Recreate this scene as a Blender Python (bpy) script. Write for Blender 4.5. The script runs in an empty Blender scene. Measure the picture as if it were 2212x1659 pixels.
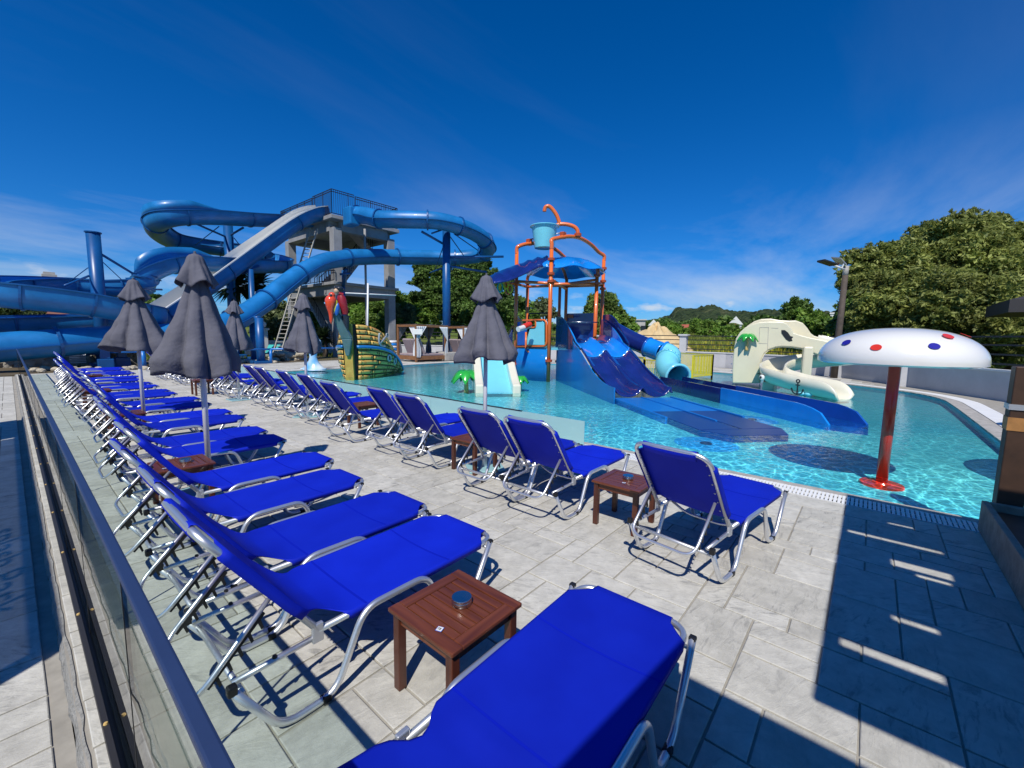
import bpy, bmesh, math, random
import numpy as np
from mathutils import Vector, Matrix, Euler
R = random.Random(7)
PI = math.pi
scene = bpy.context.scene
COL = scene.collection

# ------------------------------------------------------------------ camera
# world: X across the deck towards the pool, Y along the rows of loungers, Z up; camera stands over the origin
CAM_H = 1.75
PITCH, ROLL, YAW = 0.110504, 0.0166637, 0.70061
F_UNIT = 916.25 / 2212.0
_fw = Vector((math.cos(YAW)*math.cos(PITCH), math.sin(YAW)*math.cos(PITCH), -math.sin(PITCH)))
_rt = Vector((math.sin(YAW), -math.cos(YAW), 0.0))
_up = _rt.cross(_fw)
_r2 = math.cos(ROLL)*_rt + math.sin(ROLL)*_up
_u2 = -math.sin(ROLL)*_rt + math.cos(ROLL)*_up
cam_data = bpy.data.cameras.new('camera')
cam = bpy.data.objects.new('camera', cam_data)
COL.objects.link(cam)
cam_data.sensor_width = 36.0
cam_data.sensor_fit = 'HORIZONTAL'
cam_data.lens = 36.0 * F_UNIT
cam_data.clip_start = 0.05
cam_data.clip_end = 8000.0
mw = Matrix((( _r2.x, _u2.x, -_fw.x, 0), (_r2.y, _u2.y, -_fw.y, 0), (_r2.z, _u2.z, -_fw.z, CAM_H), (0,0,0,1)))
cam.matrix_world = mw
scene.camera = cam

# ------------------------------------------------------------------ world sky
SUN_TRAVEL = Vector((0.70, 0.39, -1.0)).normalized()
_sp = -SUN_TRAVEL
SUN_EL = math.asin(_sp.z)
SUN_AZ = math.atan2(_sp.x, _sp.y)
world = bpy.data.worlds.new('World')
scene.world = world
world.use_nodes = True
wn, wl = world.node_tree.nodes, world.node_tree.links
wn.clear()
w_out = wn.new('ShaderNodeOutputWorld')
w_bg = wn.new('ShaderNodeBackground'); w_bg.inputs['Strength'].default_value = 0.09
w_sky = wn.new('ShaderNodeTexSky'); w_sky.sky_type = 'NISHITA'; w_sky.sun_disc = False
w_sky.sun_elevation = SUN_EL; w_sky.sun_rotation = SUN_AZ
w_sky.altitude = 200.0; w_sky.air_density = 1.0; w_sky.dust_density = 0.15; w_sky.ozone_density = 4.0
w_hsv = wn.new('ShaderNodeHueSaturation'); w_hsv.inputs['Saturation'].default_value = 1.10; w_hsv.inputs['Value'].default_value = 1.0
w_gam = wn.new('ShaderNodeMix'); w_gam.data_type = 'RGBA'; w_gam.blend_type = 'MULTIPLY'; w_gam.inputs['Factor'].default_value = 1.0
wl.new(w_sky.outputs['Color'], w_gam.inputs[6]); w_gam.inputs[7].default_value = (0.40,0.75,1.24,1)
wl.new(w_gam.outputs[2], w_hsv.inputs['Color'])
# thin high cloud: streaks that thicken towards the horizon, the same all round
w_tc = wn.new('ShaderNodeTexCoord')
w_sep = wn.new('ShaderNodeSeparateXYZ'); wl.new(w_tc.outputs['Generated'], w_sep.inputs[0])
w_z = wn.new('ShaderNodeMath'); w_z.operation = 'MAXIMUM'; wl.new(w_sep.outputs['Z'], w_z.inputs[0]); w_z.inputs[1].default_value = 0.0
w_zz = wn.new('ShaderNodeMath'); w_zz.operation = 'ADD'; wl.new(w_z.outputs[0], w_zz.inputs[0]); w_zz.inputs[1].default_value = 0.13
w_dx = wn.new('ShaderNodeMath'); w_dx.operation = 'DIVIDE'; wl.new(w_sep.outputs['X'], w_dx.inputs[0]); wl.new(w_zz.outputs[0], w_dx.inputs[1])
w_dy = wn.new('ShaderNodeMath'); w_dy.operation = 'DIVIDE'; wl.new(w_sep.outputs['Y'], w_dy.inputs[0]); wl.new(w_zz.outputs[0], w_dy.inputs[1])
w_cmb = wn.new('ShaderNodeCombineXYZ'); wl.new(w_dx.outputs[0], w_cmb.inputs[0]); wl.new(w_dy.outputs[0], w_cmb.inputs[1])
w_map = wn.new('ShaderNodeMapping'); w_map.inputs['Rotation'].default_value = (0, 0, math.radians(-35)); w_map.inputs['Scale'].default_value = (0.42, 1.0, 1.0)
wl.new(w_cmb.outputs[0], w_map.inputs[0])
w_n1 = wn.new('ShaderNodeTexNoise'); w_n1.inputs['Scale'].default_value = 0.75; w_n1.inputs['Detail'].default_value = 9.0
w_n1.inputs['Roughness'].default_value = 0.58; w_n1.inputs['Distortion'].default_value = 0.5
wl.new(w_map.outputs[0], w_n1.inputs['Vector'])
w_r1 = wn.new('ShaderNodeMapRange'); w_r1.inputs['From Min'].default_value = 0.46; w_r1.inputs['From Max'].default_value = 0.74
wl.new(w_n1.outputs['Fac'], w_r1.inputs['Value'])
w_fade = wn.new('ShaderNodeMapRange'); w_fade.inputs['From Min'].default_value = 0.02; w_fade.inputs['From Max'].default_value = 0.34
w_fade.inputs['To Min'].default_value = 0.75; w_fade.inputs['To Max'].default_value = 0.04
wl.new(w_sep.outputs['Z'], w_fade.inputs['Value'])
w_cm = wn.new('ShaderNodeMath'); w_cm.operation = 'MULTIPLY'; wl.new(w_r1.outputs[0], w_cm.inputs[0]); wl.new(w_fade.outputs[0], w_cm.inputs[1])
# small fair-weather puffs low over the horizon
w_map2 = wn.new('ShaderNodeMapping'); w_map2.inputs['Scale'].default_value = (9.0, 9.0, 26.0)
wl.new(w_tc.outputs['Generated'], w_map2.inputs[0])
w_n2 = wn.new('ShaderNodeTexNoise'); w_n2.inputs['Scale'].default_value = 1.0; w_n2.inputs['Detail'].default_value = 7.0; w_n2.inputs['Roughness'].default_value = 0.55
wl.new(w_map2.outputs[0], w_n2.inputs['Vector'])
w_r2 = wn.new('ShaderNodeMapRange'); w_r2.inputs['From Min'].default_value = 0.53; w_r2.inputs['From Max'].default_value = 0.66
wl.new(w_n2.outputs['Fac'], w_r2.inputs['Value'])
w_band = wn.new('ShaderNodeMapRange'); w_band.inputs['From Min'].default_value = 0.13; w_band.inputs['From Max'].default_value = 0.07
w_band.inputs['To Max'].default_value = 0.75
wl.new(w_sep.outputs['Z'], w_band.inputs['Value'])
w_pm = wn.new('ShaderNodeMath'); w_pm.operation = 'MULTIPLY'; wl.new(w_r2.outputs[0], w_pm.inputs[0]); wl.new(w_band.outputs[0], w_pm.inputs[1])
w_cx = wn.new('ShaderNodeMath'); w_cx.operation = 'MAXIMUM'; wl.new(w_cm.outputs[0], w_cx.inputs[0]); wl.new(w_pm.outputs[0], w_cx.inputs[1])
w_mix = wn.new('ShaderNodeMix'); w_mix.data_type = 'RGBA'
wl.new(w_cx.outputs[0], w_mix.inputs['Factor'])
wl.new(w_hsv.outputs['Color'], w_mix.inputs[6]); w_mix.inputs[7].default_value = (7.6, 8.2, 9.0, 1)
wl.new(w_mix.outputs[2], w_bg.inputs['Color'])
wl.new(w_bg.outputs[0], w_out.inputs[0])

# ------------------------------------------------------------------ sun
sun_data = bpy.data.lights.new('sun', 'SUN')
sun_data.energy = 4.4; sun_data.angle = math.radians(0.53); sun_data.color = (1.0, 0.955, 0.88)
sun = bpy.data.objects.new('sun', sun_data); COL.objects.link(sun)
sun.rotation_euler = SUN_TRAVEL.to_track_quat('-Z', 'Y').to_euler()
sun.location = (-20, -12, 40)

# ------------------------------------------------------------------ exposure and render
vs = scene.view_settings
vs.view_transform = 'Standard'; vs.look = 'None'; vs.exposure = 0.0; vs.gamma = 1.0; vs.use_curve_mapping = False
scene.render.engine = 'CYCLES'
cy = scene.cycles
cy.use_denoising = True
cy.max_bounces = 8; cy.diffuse_bounces = 3; cy.glossy_bounces = 4; cy.transmission_bounces = 4; cy.transparent_max_bounces = 16
cy.caustics_reflective = False; cy.caustics_refractive = False
cy.sample_clamp_indirect = 4.0

# ------------------------------------------------------------------ survey: sight lines to real points
_ZO = dict(A=(0,700), B=(500,680), C=(1100,680), D=(1700,740), E=(2300,1000), F=(2880,820), G=(2880,1400), I=(0,1300), N=(1600,1500), Q=(2200,1550), S=(1180,1060,4.365), H=(2300,1080,2.765))
def _ray(k, a, b):
    if k == 'p': x, y = a, b
    else:
        z_ = _ZO[k]; q_ = z_[2] if len(z_) > 2 else 2.304
        x = (z_[0] + a/q_)/1.736; y = (z_[1] + b/q_)/1.736
    return _fw + _r2*((x-1106.0)/916.25) - _u2*((y-829.5)/916.25)
def at(k, a, b, d):
    """the point seen along a sight line at ground range d metres"""
    v = _ray(k, a, b); t = d/math.hypot(v.x, v.y)
    return Vector((v.x*t, v.y*t, CAM_H + v.z*t))
def gnd(k, a, b, z=0.0):
    v = _ray(k, a, b); t = (z-CAM_H)/v.z
    return Vector((v.x*t, v.y*t, z))
def onp(k, a, b, p0, n):
    """the point seen along a sight line on the upright plane through p0 with normal n"""
    v = _ray(k, a, b); n = Vector((n[0], n[1], 0)); t = (Vector(p0)-Vector((0,0,CAM_H))).dot(n)/v.dot(n)
    return Vector((0,0,CAM_H)) + v*t
# ------------------------------------------------------------------ mesh helpers
class MB:
    """collects vertices and faces of one mesh"""
    def __init__(s): s.v = []; s.f = []; s.mi = []; s.m = 0
    def add(s, vs, fs):
        o = len(s.v); s.v += [tuple(p) for p in vs]
        for f in fs: s.f.append(tuple(i+o for i in f)); s.mi.append(s.m)
        return s
    def box(s, lo, hi, M=None):
        x0,y0,z0 = lo; x1,y1,z1 = hi
        vs = [(x0,y0,z0),(x1,y0,z0),(x1,y1,z0),(x0,y1,z0),(x0,y0,z1),(x1,y0,z1),(x1,y1,z1),(x0,y1,z1)]
        if M is not None: vs = [M @ Vector(p) for p in vs]
        return s.add(vs, [(0,3,2,1),(4,5,6,7),(0,1,5,4),(1,2,6,5),(2,3,7,6),(3,0,4,7)])
    def beam(s, a, b, w, h, up=(0,0,1)):
        """box beam from a to b, w wide, h high"""
        a = Vector(a); b = Vector(b); d = (b-a).normalized(); u = Vector(up)
        if abs(d.dot(u)) > 0.98: u = Vector((1,0,0))
        x = d.cross(u).normalized(); y = x.cross(d)
        vs = []
        for p in (a, b):
            for sx, sy in ((-1,-1),(1,-1),(1,1),(-1,1)): vs.append(p + x*(sx*w/2) + y*(sy*h/2))
        return s.add(vs, [(0,1,2,3),(7,6,5,4),(0,4,5,1),(1,5,6,2),(2,6,7,3),(3,7,4,0)])
    def tube(s, pts, r, n=8, cap=True, closed=False):
        pts = [Vector(p) for p in pts]; k = len(pts)
        rs = r if isinstance(r, (list, tuple)) else [r]*k
        rings = frames(pts, closed)
        vs = []; fs = []
        for i, (p, x, y) in enumerate(rings):
            for j in range(n):
                a = 2*PI*j/n; vs.append(p + (x*math.cos(a) + y*math.sin(a))*rs[i])
        for i in range(k if closed else k-1):
            i2 = (i+1) % k
            for j in range(n):
                j2 = (j+1) % n; fs.append((i*n+j, i*n+j2, i2*n+j2, i2*n+j))
        if cap and not closed:
            fs.append(tuple(range(n-1,-1,-1))); fs.append(tuple((k-1)*n+j for j in range(n)))
        return s.add(vs, fs)
    def sweep(s, pts, prof, up=(0,0,1), closed_prof=False, cap=False):
        """profile (side, height) swept along pts with the height axis kept upright; prof may be a function of u in 0..1"""
        pts = [Vector(p) for p in pts]; k = len(pts); vs = []; fs = []; n = None
        for i, p in enumerate(pts):
            d = (pts[min(i+1,k-1)] - pts[max(i-1,0)]).normalized()
            side = d.cross(Vector(up)).normalized(); u = side.cross(d)
            pr = prof(i/(k-1)) if callable(prof) else prof
            n = len(pr)
            for (a, b) in pr: vs.append(p + side*a + u*b)
        m = n if closed_prof else n-1
        for i in range(k-1):
            for j in range(m):
                j2 = (j+1) % n; fs.append((i*n+j, i*n+j2, (i+1)*n+j2, (i+1)*n+j))
        if cap and closed_prof:
            fs.append(tuple(range(n-1,-1,-1))); fs.append(tuple((k-1)*n+j for j in range(n)))
        return s.add(vs, fs)
    def lathe(s, prof, c=(0,0,0), n=24, ax=None, sx=1.0, sy=1.0):
        c = Vector(c); vs = []; fs = []
        for (r, z) in prof:
            for j in range(n):
                a = 2*PI*j/n; p = Vector((r*math.cos(a)*sx, r*math.sin(a)*sy, z))
                if ax is not None: p = ax @ p
                vs.append(c+p)
        for i in range(len(prof)-1):
            for j in range(n):
                j2 = (j+1) % n; fs.append((i*n+j, i*n+j2, (i+1)*n+j2, (i+1)*n+j))
        if prof[0][0] > 1e-4: fs.append(tuple(range(n-1,-1,-1)))
        if prof[-1][0] > 1e-4: fs.append(tuple((len(prof)-1)*n+j for j in range(n)))
        return s.add(vs, fs)
    def prism(s, poly, off):
        """planar polygon (3-D points) given thickness by the vector off"""
        n = len(poly); off = Vector(off); a = [Vector(p) for p in poly]
        vs = a + [p+off for p in a]
        fs = [tuple(range(n-1,-1,-1)), tuple(range(n,2*n))]
        for i in range(n): j = (i+1) % n; fs.append((i, j, n+j, n+i))
        return s.add(vs, fs)
    def grid(s, P):
        """P[i][j] points"""
        h = len(P); w = len(P[0]); vs = [p for row in P for p in row]
        fs = [(i*w+j, i*w+j+1, (i+1)*w+j+1, (i+1)*w+j) for i in range(h-1) for j in range(w-1)]
        return s.add(vs, fs)
    def ell(s, c, rx, ry, rz, n=14, m=9, M=None):
        pr = [(max(math.sin(PI*i/m),1e-5), -math.cos(PI*i/m)) for i in range(m+1)]
        vs = []; fs = []; c = Vector(c)
        for (r, zz) in pr:
            for j in range(n):
                a = 2*PI*j/n; p = Vector((rx*r*math.cos(a), ry*r*math.sin(a), rz*zz))
                if M is not None: p = M @ p
                vs.append(c+p)
        for i in range(m):
            for j in range(n): j2 = (j+1) % n; fs.append((i*n+j, i*n+j2, (i+1)*n+j2, (i+1)*n+j))
        return s.add(vs, fs)
    def mesh(s, name, mats, smooth=None):
        me = bpy.data.meshes.new(name); me.from_pydata(s.v, [], s.f); me.validate()
        bm = bmesh.new(); bm.from_mesh(me); bmesh.ops.recalc_face_normals(bm, faces=bm.faces); bm.to_mesh(me); bm.free()
        mats = mats if isinstance(mats, (list, tuple)) else [mats]
        for m in mats: me.materials.append(m)
        if len(mats) > 1:
            for p, i in zip(me.polygons, s.mi): p.material_index = i
        if smooth is not None:
            me.polygons.foreach_set('use_smooth', [True]*len(me.polygons))
            if smooth < 3.1: me.set_sharp_from_angle(angle=smooth)
        me.update(); return me
    def build(s, name, mats, parent=None, smooth=None, bevel=None, loc=None):
        o = bpy.data.objects.new(name, s.mesh(name, mats, smooth)); COL.objects.link(o)
        if parent is not None: o.parent = parent
        if loc is not None: o.location = loc
        if bevel:
            b = o.modifiers.new('bevel', 'BEVEL'); b.width = bevel; b.segments = 2; b.limit_method = 'ANGLE'; b.angle_limit = 0.6
        return o
def frames(pts, closed=False):
    k = len(pts); out = []
    def tan(i):
        if closed: return (pts[(i+1)%k]-pts[(i-1)%k]).normalized()
        return (pts[min(i+1,k-1)]-pts[max(i-1,0)]).normalized()
    d = tan(0); u = Vector((0,0,1)) if abs(d.z) < 0.9 else Vector((1,0,0))
    x = d.cross(u).normalized(); y = x.cross(d)
    for i in range(k):
        d2 = tan(i); q = d.rotation_difference(d2); x = q @ x; y = q @ y; d = d2
        # mitre: keep wall thickness through bends
        out.append((pts[i], x.copy(), y.copy()))
    return out
def spline(pts, n=8):
    """Catmull-Rom through pts"""
    pts = [Vector(p) for p in pts]; out = []
    k = len(pts)
    for i in range(k-1):
        p0 = pts[max(i-1,0)]; p1 = pts[i]; p2 = pts[i+1]; p3 = pts[min(i+2,k-1)]
        for j in range(n):
            t = j/n; out.append(0.5*((2*p1) + (p2-p0)*t + (2*p0-5*p1+4*p2-p3)*t*t + (3*p1-p0-3*p2+p3)*t**3))
    out.append(pts[-1]); return out
def rounded(pts, r, n=5):
    """polyline with its inner corners rounded to radius r"""
    pts = [Vector(p) for p in pts]; out = [pts[0]]
    for i in range(1, len(pts)-1):
        a, b, c = pts[i-1], pts[i], pts[i+1]
        d1 = (a-b); d2 = (c-b); l = min(r, d1.length*0.49, d2.length*0.49)
        p = b + d1.normalized()*l; q = b + d2.normalized()*l
        for j in range(n+1):
            t = j/n; out.append((1-t)**2*p + 2*t*(1-t)*b + t*t*q)
    out.append(pts[-1]); return out
_rings = None
def thing(name, label, cat, loc=(0,0,0), rz=0.0, group=None):
    o = bpy.data.objects.new(name, None); COL.objects.link(o); o.empty_display_size = 0.2
    o.location = loc; o.rotation_euler = (0,0,rz)
    o['label'] = label; o['category'] = cat
    if group: o['group'] = group
    return o
def tag(o, label, cat, group=None):
    o['label'] = label; o['category'] = cat
    if group: o['group'] = group
    return o
def struct(o): o['kind'] = 'structure'; return o
def stuff(o): o['kind'] = 'stuff'; return o
def copy_tree(o, parent=None):
    c = o.copy(); COL.objects.link(c)
    if parent is not None: c.parent = parent
    for ch in list(o.children): copy_tree(ch, c)
    return c

# ------------------------------------------------------------------ materials
MATS = {}
def mat(name, col, rough=0.5, metal=0.0, var=0.0, vscale=6.0, bump=0.0, bscale=30.0, coat=0.0, spec=0.5, sheen=0.0, trans=None, col2=None, detail=5.0, rvar=0.0):
    """plain procedural surface: base colour with soft noise variation and fine relief"""
    m = bpy.data.materials.new(name); m.use_nodes = True; MATS[name] = m
    nt = m.node_tree; n = nt.nodes; l = nt.links; b = n['Principled BSDF']
    b.inputs['Base Color'].default_value = (*col, 1); b.inputs['Roughness'].default_value = rough; b.inputs['Metallic'].default_value = metal
    b.inputs['Coat Weight'].default_value = coat; b.inputs['Coat Roughness'].default_value = 0.06
    b.inputs['Specular IOR Level'].default_value = spec
    tc = n.new('ShaderNodeTexCoord')
    if var > 0 or col2 is not None or rvar > 0:
        t = n.new('ShaderNodeTexNoise'); t.inputs['Scale'].default_value = vscale; t.inputs['Detail'].default_value = detail; t.inputs['Roughness'].default_value = 0.62
        l.new(tc.outputs['Object'], t.inputs['Vector'])
        rm = n.new('ShaderNodeMapRange'); rm.inputs['From Min'].default_value = 0.3; rm.inputs['From Max'].default_value = 0.7
        l.new(t.outputs['Fac'], rm.inputs['Value'])
        mx = n.new('ShaderNodeMix'); mx.data_type = 'RGBA'; l.new(rm.outputs[0], mx.inputs['Factor'])
        c2 = col2 if col2 is not None else tuple(c*(1+var) for c in col)
        c1 = col if col2 is not None else tuple(c*(1-var) for c in col)
        mx.inputs[6].default_value = (*c1, 1); mx.inputs[7].default_value = (*c2, 1)
        l.new(mx.outputs[2], b.inputs['Base Color'])
        if rvar > 0:
            rr = n.new('ShaderNodeMapRange'); rr.inputs['To Min'].default_value = rough-rvar; rr.inputs['To Max'].default_value = rough+rvar
            l.new(t.outputs['Fac'], rr.inputs['Value']); l.new(rr.outputs[0], b.inputs['Roughness'])
    if bump > 0:
        t2 = n.new('ShaderNodeTexNoise'); t2.inputs['Scale'].default_value = bscale; t2.inputs['Detail'].default_value = 4.0
        l.new(tc.outputs['Object'], t2.inputs['Vector'])
        bp = n.new('ShaderNodeBump'); bp.inputs['Strength'].default_value = bump; bp.inputs['Distance'].default_value = 0.02
        l.new(t2.outputs['Fac'], bp.inputs['Height']); l.new(bp.outputs[0], b.inputs['Normal'])
    return m
def nodes(m): return m.node_tree.nodes, m.node_tree.links, m.node_tree.nodes['Principled BSDF']
def thin_ior(n, l, fr, ior):
    """the same Fresnel share from either side of a thin sheet"""
    geo = n.new('ShaderNodeNewGeometry'); mr = n.new('ShaderNodeMapRange'); mr.inputs['To Min'].default_value = ior; mr.inputs['To Max'].default_value = 1.0/ior
    l.new(geo.outputs['Backfacing'], mr.inputs['Value']); l.new(mr.outputs[0], fr.inputs['IOR'])
def glass_mat(name, tint, ior=1.45, rough=0.0, haze=0.0, hazecol=(0.6,0.8,0.82)):
    """thin pane: Fresnel mirror over clear tinted transmission, plus an optional milky share"""
    m = bpy.data.materials.new(name); m.use_nodes = True; MATS[name] = m
    n, l = m.node_tree.nodes, m.node_tree.links; n.clear()
    o = n.new('ShaderNodeOutputMaterial'); fr = n.new('ShaderNodeFresnel'); fr.inputs['IOR'].default_value = ior
    gl = n.new('ShaderNodeBsdfGlossy'); gl.inputs['Roughness'].default_value = rough
    tr = n.new('ShaderNodeBsdfTransparent'); tr.inputs['Color'].default_value = (*tint, 1)
    mx = n.new('ShaderNodeMixShader'); base = tr.outputs[0]
    if haze > 0:
        df = n.new('ShaderNodeBsdfDiffuse'); df.inputs['Color'].default_value = (*hazecol, 1)
        m2 = n.new('ShaderNodeMixShader'); m2.inputs[0].default_value = haze
        l.new(tr.outputs[0], m2.inputs[1]); l.new(df.outputs[0], m2.inputs[2]); base = m2.outputs[0]
    thin_ior(n, l, fr, ior)
    l.new(fr.outputs[0], mx.inputs[0]); l.new(base, mx.inputs[1]); l.new(gl.outputs[0], mx.inputs[2]); l.new(mx.outputs[0], o.inputs[0])
    return m

mat('alu', (0.80,0.81,0.83), 0.36, 0.85, rvar=0.06, vscale=14.0)
mat('alu_dull', (0.68,0.69,0.71), 0.45, 0.8, rvar=0.08, vscale=14.0)
mat('black_plastic', (0.012,0.012,0.013), 0.42)
mat('white_paint', (0.78,0.78,0.77), 0.35, var=0.05, vscale=3.0)
mat('steel', (0.55,0.55,0.56), 0.22, 1.0)
mat('orange', (0.78,0.16,0.025), 0.28, coat=0.5, var=0.08, vscale=2.5)
mat('orange_dark', (0.42,0.075,0.02), 0.35)
mat('navy', (0.010,0.022,0.16), 0.16, coat=0.8, var=0.25, vscale=1.6)
mat('bright_blue', (0.010,0.25,0.78), 0.2, coat=0.7, var=0.12, vscale=1.6)
mat('panel_blue', (0.008,0.19,0.56), 0.16, coat=0.35, var=0.1, vscale=0.9)
mat('mid_blue', (0.012,0.10,0.42), 0.2, coat=0.7, var=0.12, vscale=1.6)
mat('cyan', (0.20,0.66,0.78), 0.22, coat=0.6, var=0.05, vscale=1.5)
mat('flume', (0.010,0.165,0.43), 0.38, coat=0.06, var=0.24, vscale=0.9, rvar=0.1)
mat('flume_in', (0.03,0.23,0.58), 0.26, coat=0.3, var=0.12, vscale=0.9)
mat('flume_steel', (0.006,0.085,0.27), 0.36, var=0.15, vscale=2.0)
mat('blue_rail', (0.02,0.19,0.58), 0.32, var=0.1)
mat('cream', (0.72,0.66,0.47), 0.32, coat=0.35, var=0.06, vscale=1.2)
mat('cream_pale', (0.78,0.74,0.58), 0.3, coat=0.35, var=0.04, vscale=1.2)
mat('toy_green', (0.03,0.40,0.045), 0.22, coat=0.7, var=0.2, vscale=3.0)
mat('toy_trunk', (0.66,0.45,0.16), 0.35)
mat('yellow', (0.72,0.60,0.03), 0.35, var=0.08)
mat('red_pole', (0.60,0.030,0.012), 0.3, coat=0.3, var=0.15, vscale=3.0)
mat('white_gel', (0.80,0.79,0.74), 0.2, coat=0.7, var=0.03, vscale=0.9)
mat('dot_red', (0.72,0.04,0.02), 0.25, coat=0.5)
mat('dot_blue', (0.025,0.02,0.30), 0.25, coat=0.5)
mat('umbrella', (0.125,0.125,0.150), 0.95, var=0.14, vscale=3.0, bump=0.9, bscale=9.0, spec=0.15)
mat('concrete_tower', (0.31,0.31,0.315), 0.85, var=0.18, vscale=1.2, bump=0.2, bscale=18.0, spec=0.25)
mat('black_iron', (0.018,0.016,0.022), 0.5)
mat('ladder', (0.36,0.35,0.31), 0.6, var=0.15)
mat('grey_wall', (0.50,0.50,0.51), 0.85, var=0.12, vscale=0.9, bump=0.25, bscale=14.0, spec=0.2)
mat('white_stucco', (0.66,0.66,0.65), 0.85, var=0.08, vscale=0.8, spec=0.2)
mat('tile_white', (0.84,0.84,0.82), 0.45, var=0.06, vscale=4.0)
mat('stone_edge', (0.40,0.38,0.345), 0.85, var=0.2, vscale=7.0, bump=0.3, bscale=40.0, spec=0.25)
mat('kerb_mortar', (0.28,0.275,0.255), 0.95, var=0.25, vscale=22.0, bump=0.9, bscale=60.0, spec=0.2)
mat('rail_paint', (0.022,0.042,0.115), 0.5, var=0.06)
mat('track_metal', (0.045,0.043,0.045), 0.5, 0.4)
mat('joint_black', (0.01,0.01,0.01), 0.6)
mat('palm_wood', (0.34,0.145,0.05), 0.6, var=0.3, vscale=9.0)
mat('bed_wood', (0.24,0.11,0.045), 0.5, var=0.25, vscale=5.0)
mat('bed_fabric', (0.33,0.27,0.28), 0.95, var=0.08, vscale=6.0, spec=0.2)
mat('curtain', (0.66,0.67,0.68), 0.95, var=0.06, vscale=3.0, spec=0.1)
mat('curtain_dark', (0.20,0.20,0.22), 0.95, var=0.06, vscale=3.0, spec=0.1)
mat('pole_wood', (0.085,0.065,0.05), 0.8, var=0.3, vscale=5.0, bump=0.3, bscale=30.0)
mat('lamp_dark', (0.02,0.02,0.022), 0.4)
mat('solar', (0.30,0.31,0.33), 0.25, coat=0.6)
mat('rust', (0.45,0.10,0.04), 0.7)
mat('globe', (0.85,0.85,0.83), 0.25, coat=0.4)
mat('rock', (0.50,0.44,0.33), 0.9, var=0.3, vscale=4.0, bump=0.6, bscale=14.0, spec=0.2)
mat('rock_wall', (0.36,0.33,0.27), 0.95, var=0.3, vscale=2.2, bump=1.0, bscale=5.0, spec=0.2)
mat('sand', (0.60,0.45,0.24), 0.95, var=0.18, vscale=1.3, bump=0.6, bscale=9.0, spec=0.15)
mat('roof_red', (0.40,0.10,0.055), 0.8, var=0.25, vscale=0.7)
mat('roof_brown', (0.22,0.095,0.065), 0.85, var=0.2, vscale=0.7)
mat('house_white', (0.74,0.74,0.72), 0.85, var=0.05, vscale=0.3)
mat('house_shell', (0.46,0.44,0.41), 0.9, var=0.18, vscale=0.4)
mat('window_dark', (0.02,0.022,0.026), 0.2)
mat('bark', (0.10,0.075,0.05), 0.9, var=0.3, vscale=6.0, bump=0.6, bscale=20.0)
mat('dirt', (0.12,0.095,0.06), 0.95, var=0.3, vscale=3.0, spec=0.2)
mat('gazebo_wood', (0.055,0.027,0.014), 0.6, var=0.3, vscale=6.0)
mat('gazebo_roof', (0.035,0.032,0.035), 0.7)
mat('platform_wood', (0.30,0.24,0.18), 0.8, var=0.3, vscale=7.0, bump=0.4, bscale=22.0)
mat('board_orange', (0.42,0.20,0.06), 0.6, var=0.25, vscale=8.0)
mat('turquoise', (0.03,0.42,0.40), 0.7, var=0.2, vscale=3.0)
glass_mat('rail_glass', (0.90,0.965,0.94), 1.5, 0.0)
glass_mat('screen_glass', (0.62,0.80,0.80), 1.45, 0.08, haze=0.82, hazecol=(0.40,0.68,0.71))
glass_mat('spray_clear', (0.66,0.70,0.80), 1.45, 0.05, haze=0.40, hazecol=(0.30,0.34,0.48))
glass_mat('blue_acrylic', (0.10,0.32,0.50), 1.5, 0.02, haze=0.45, hazecol=(0.012,0.11,0.30))
glass_mat('smoke_acrylic', (0.42,0.46,0.50), 1.45, 0.01)
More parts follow.
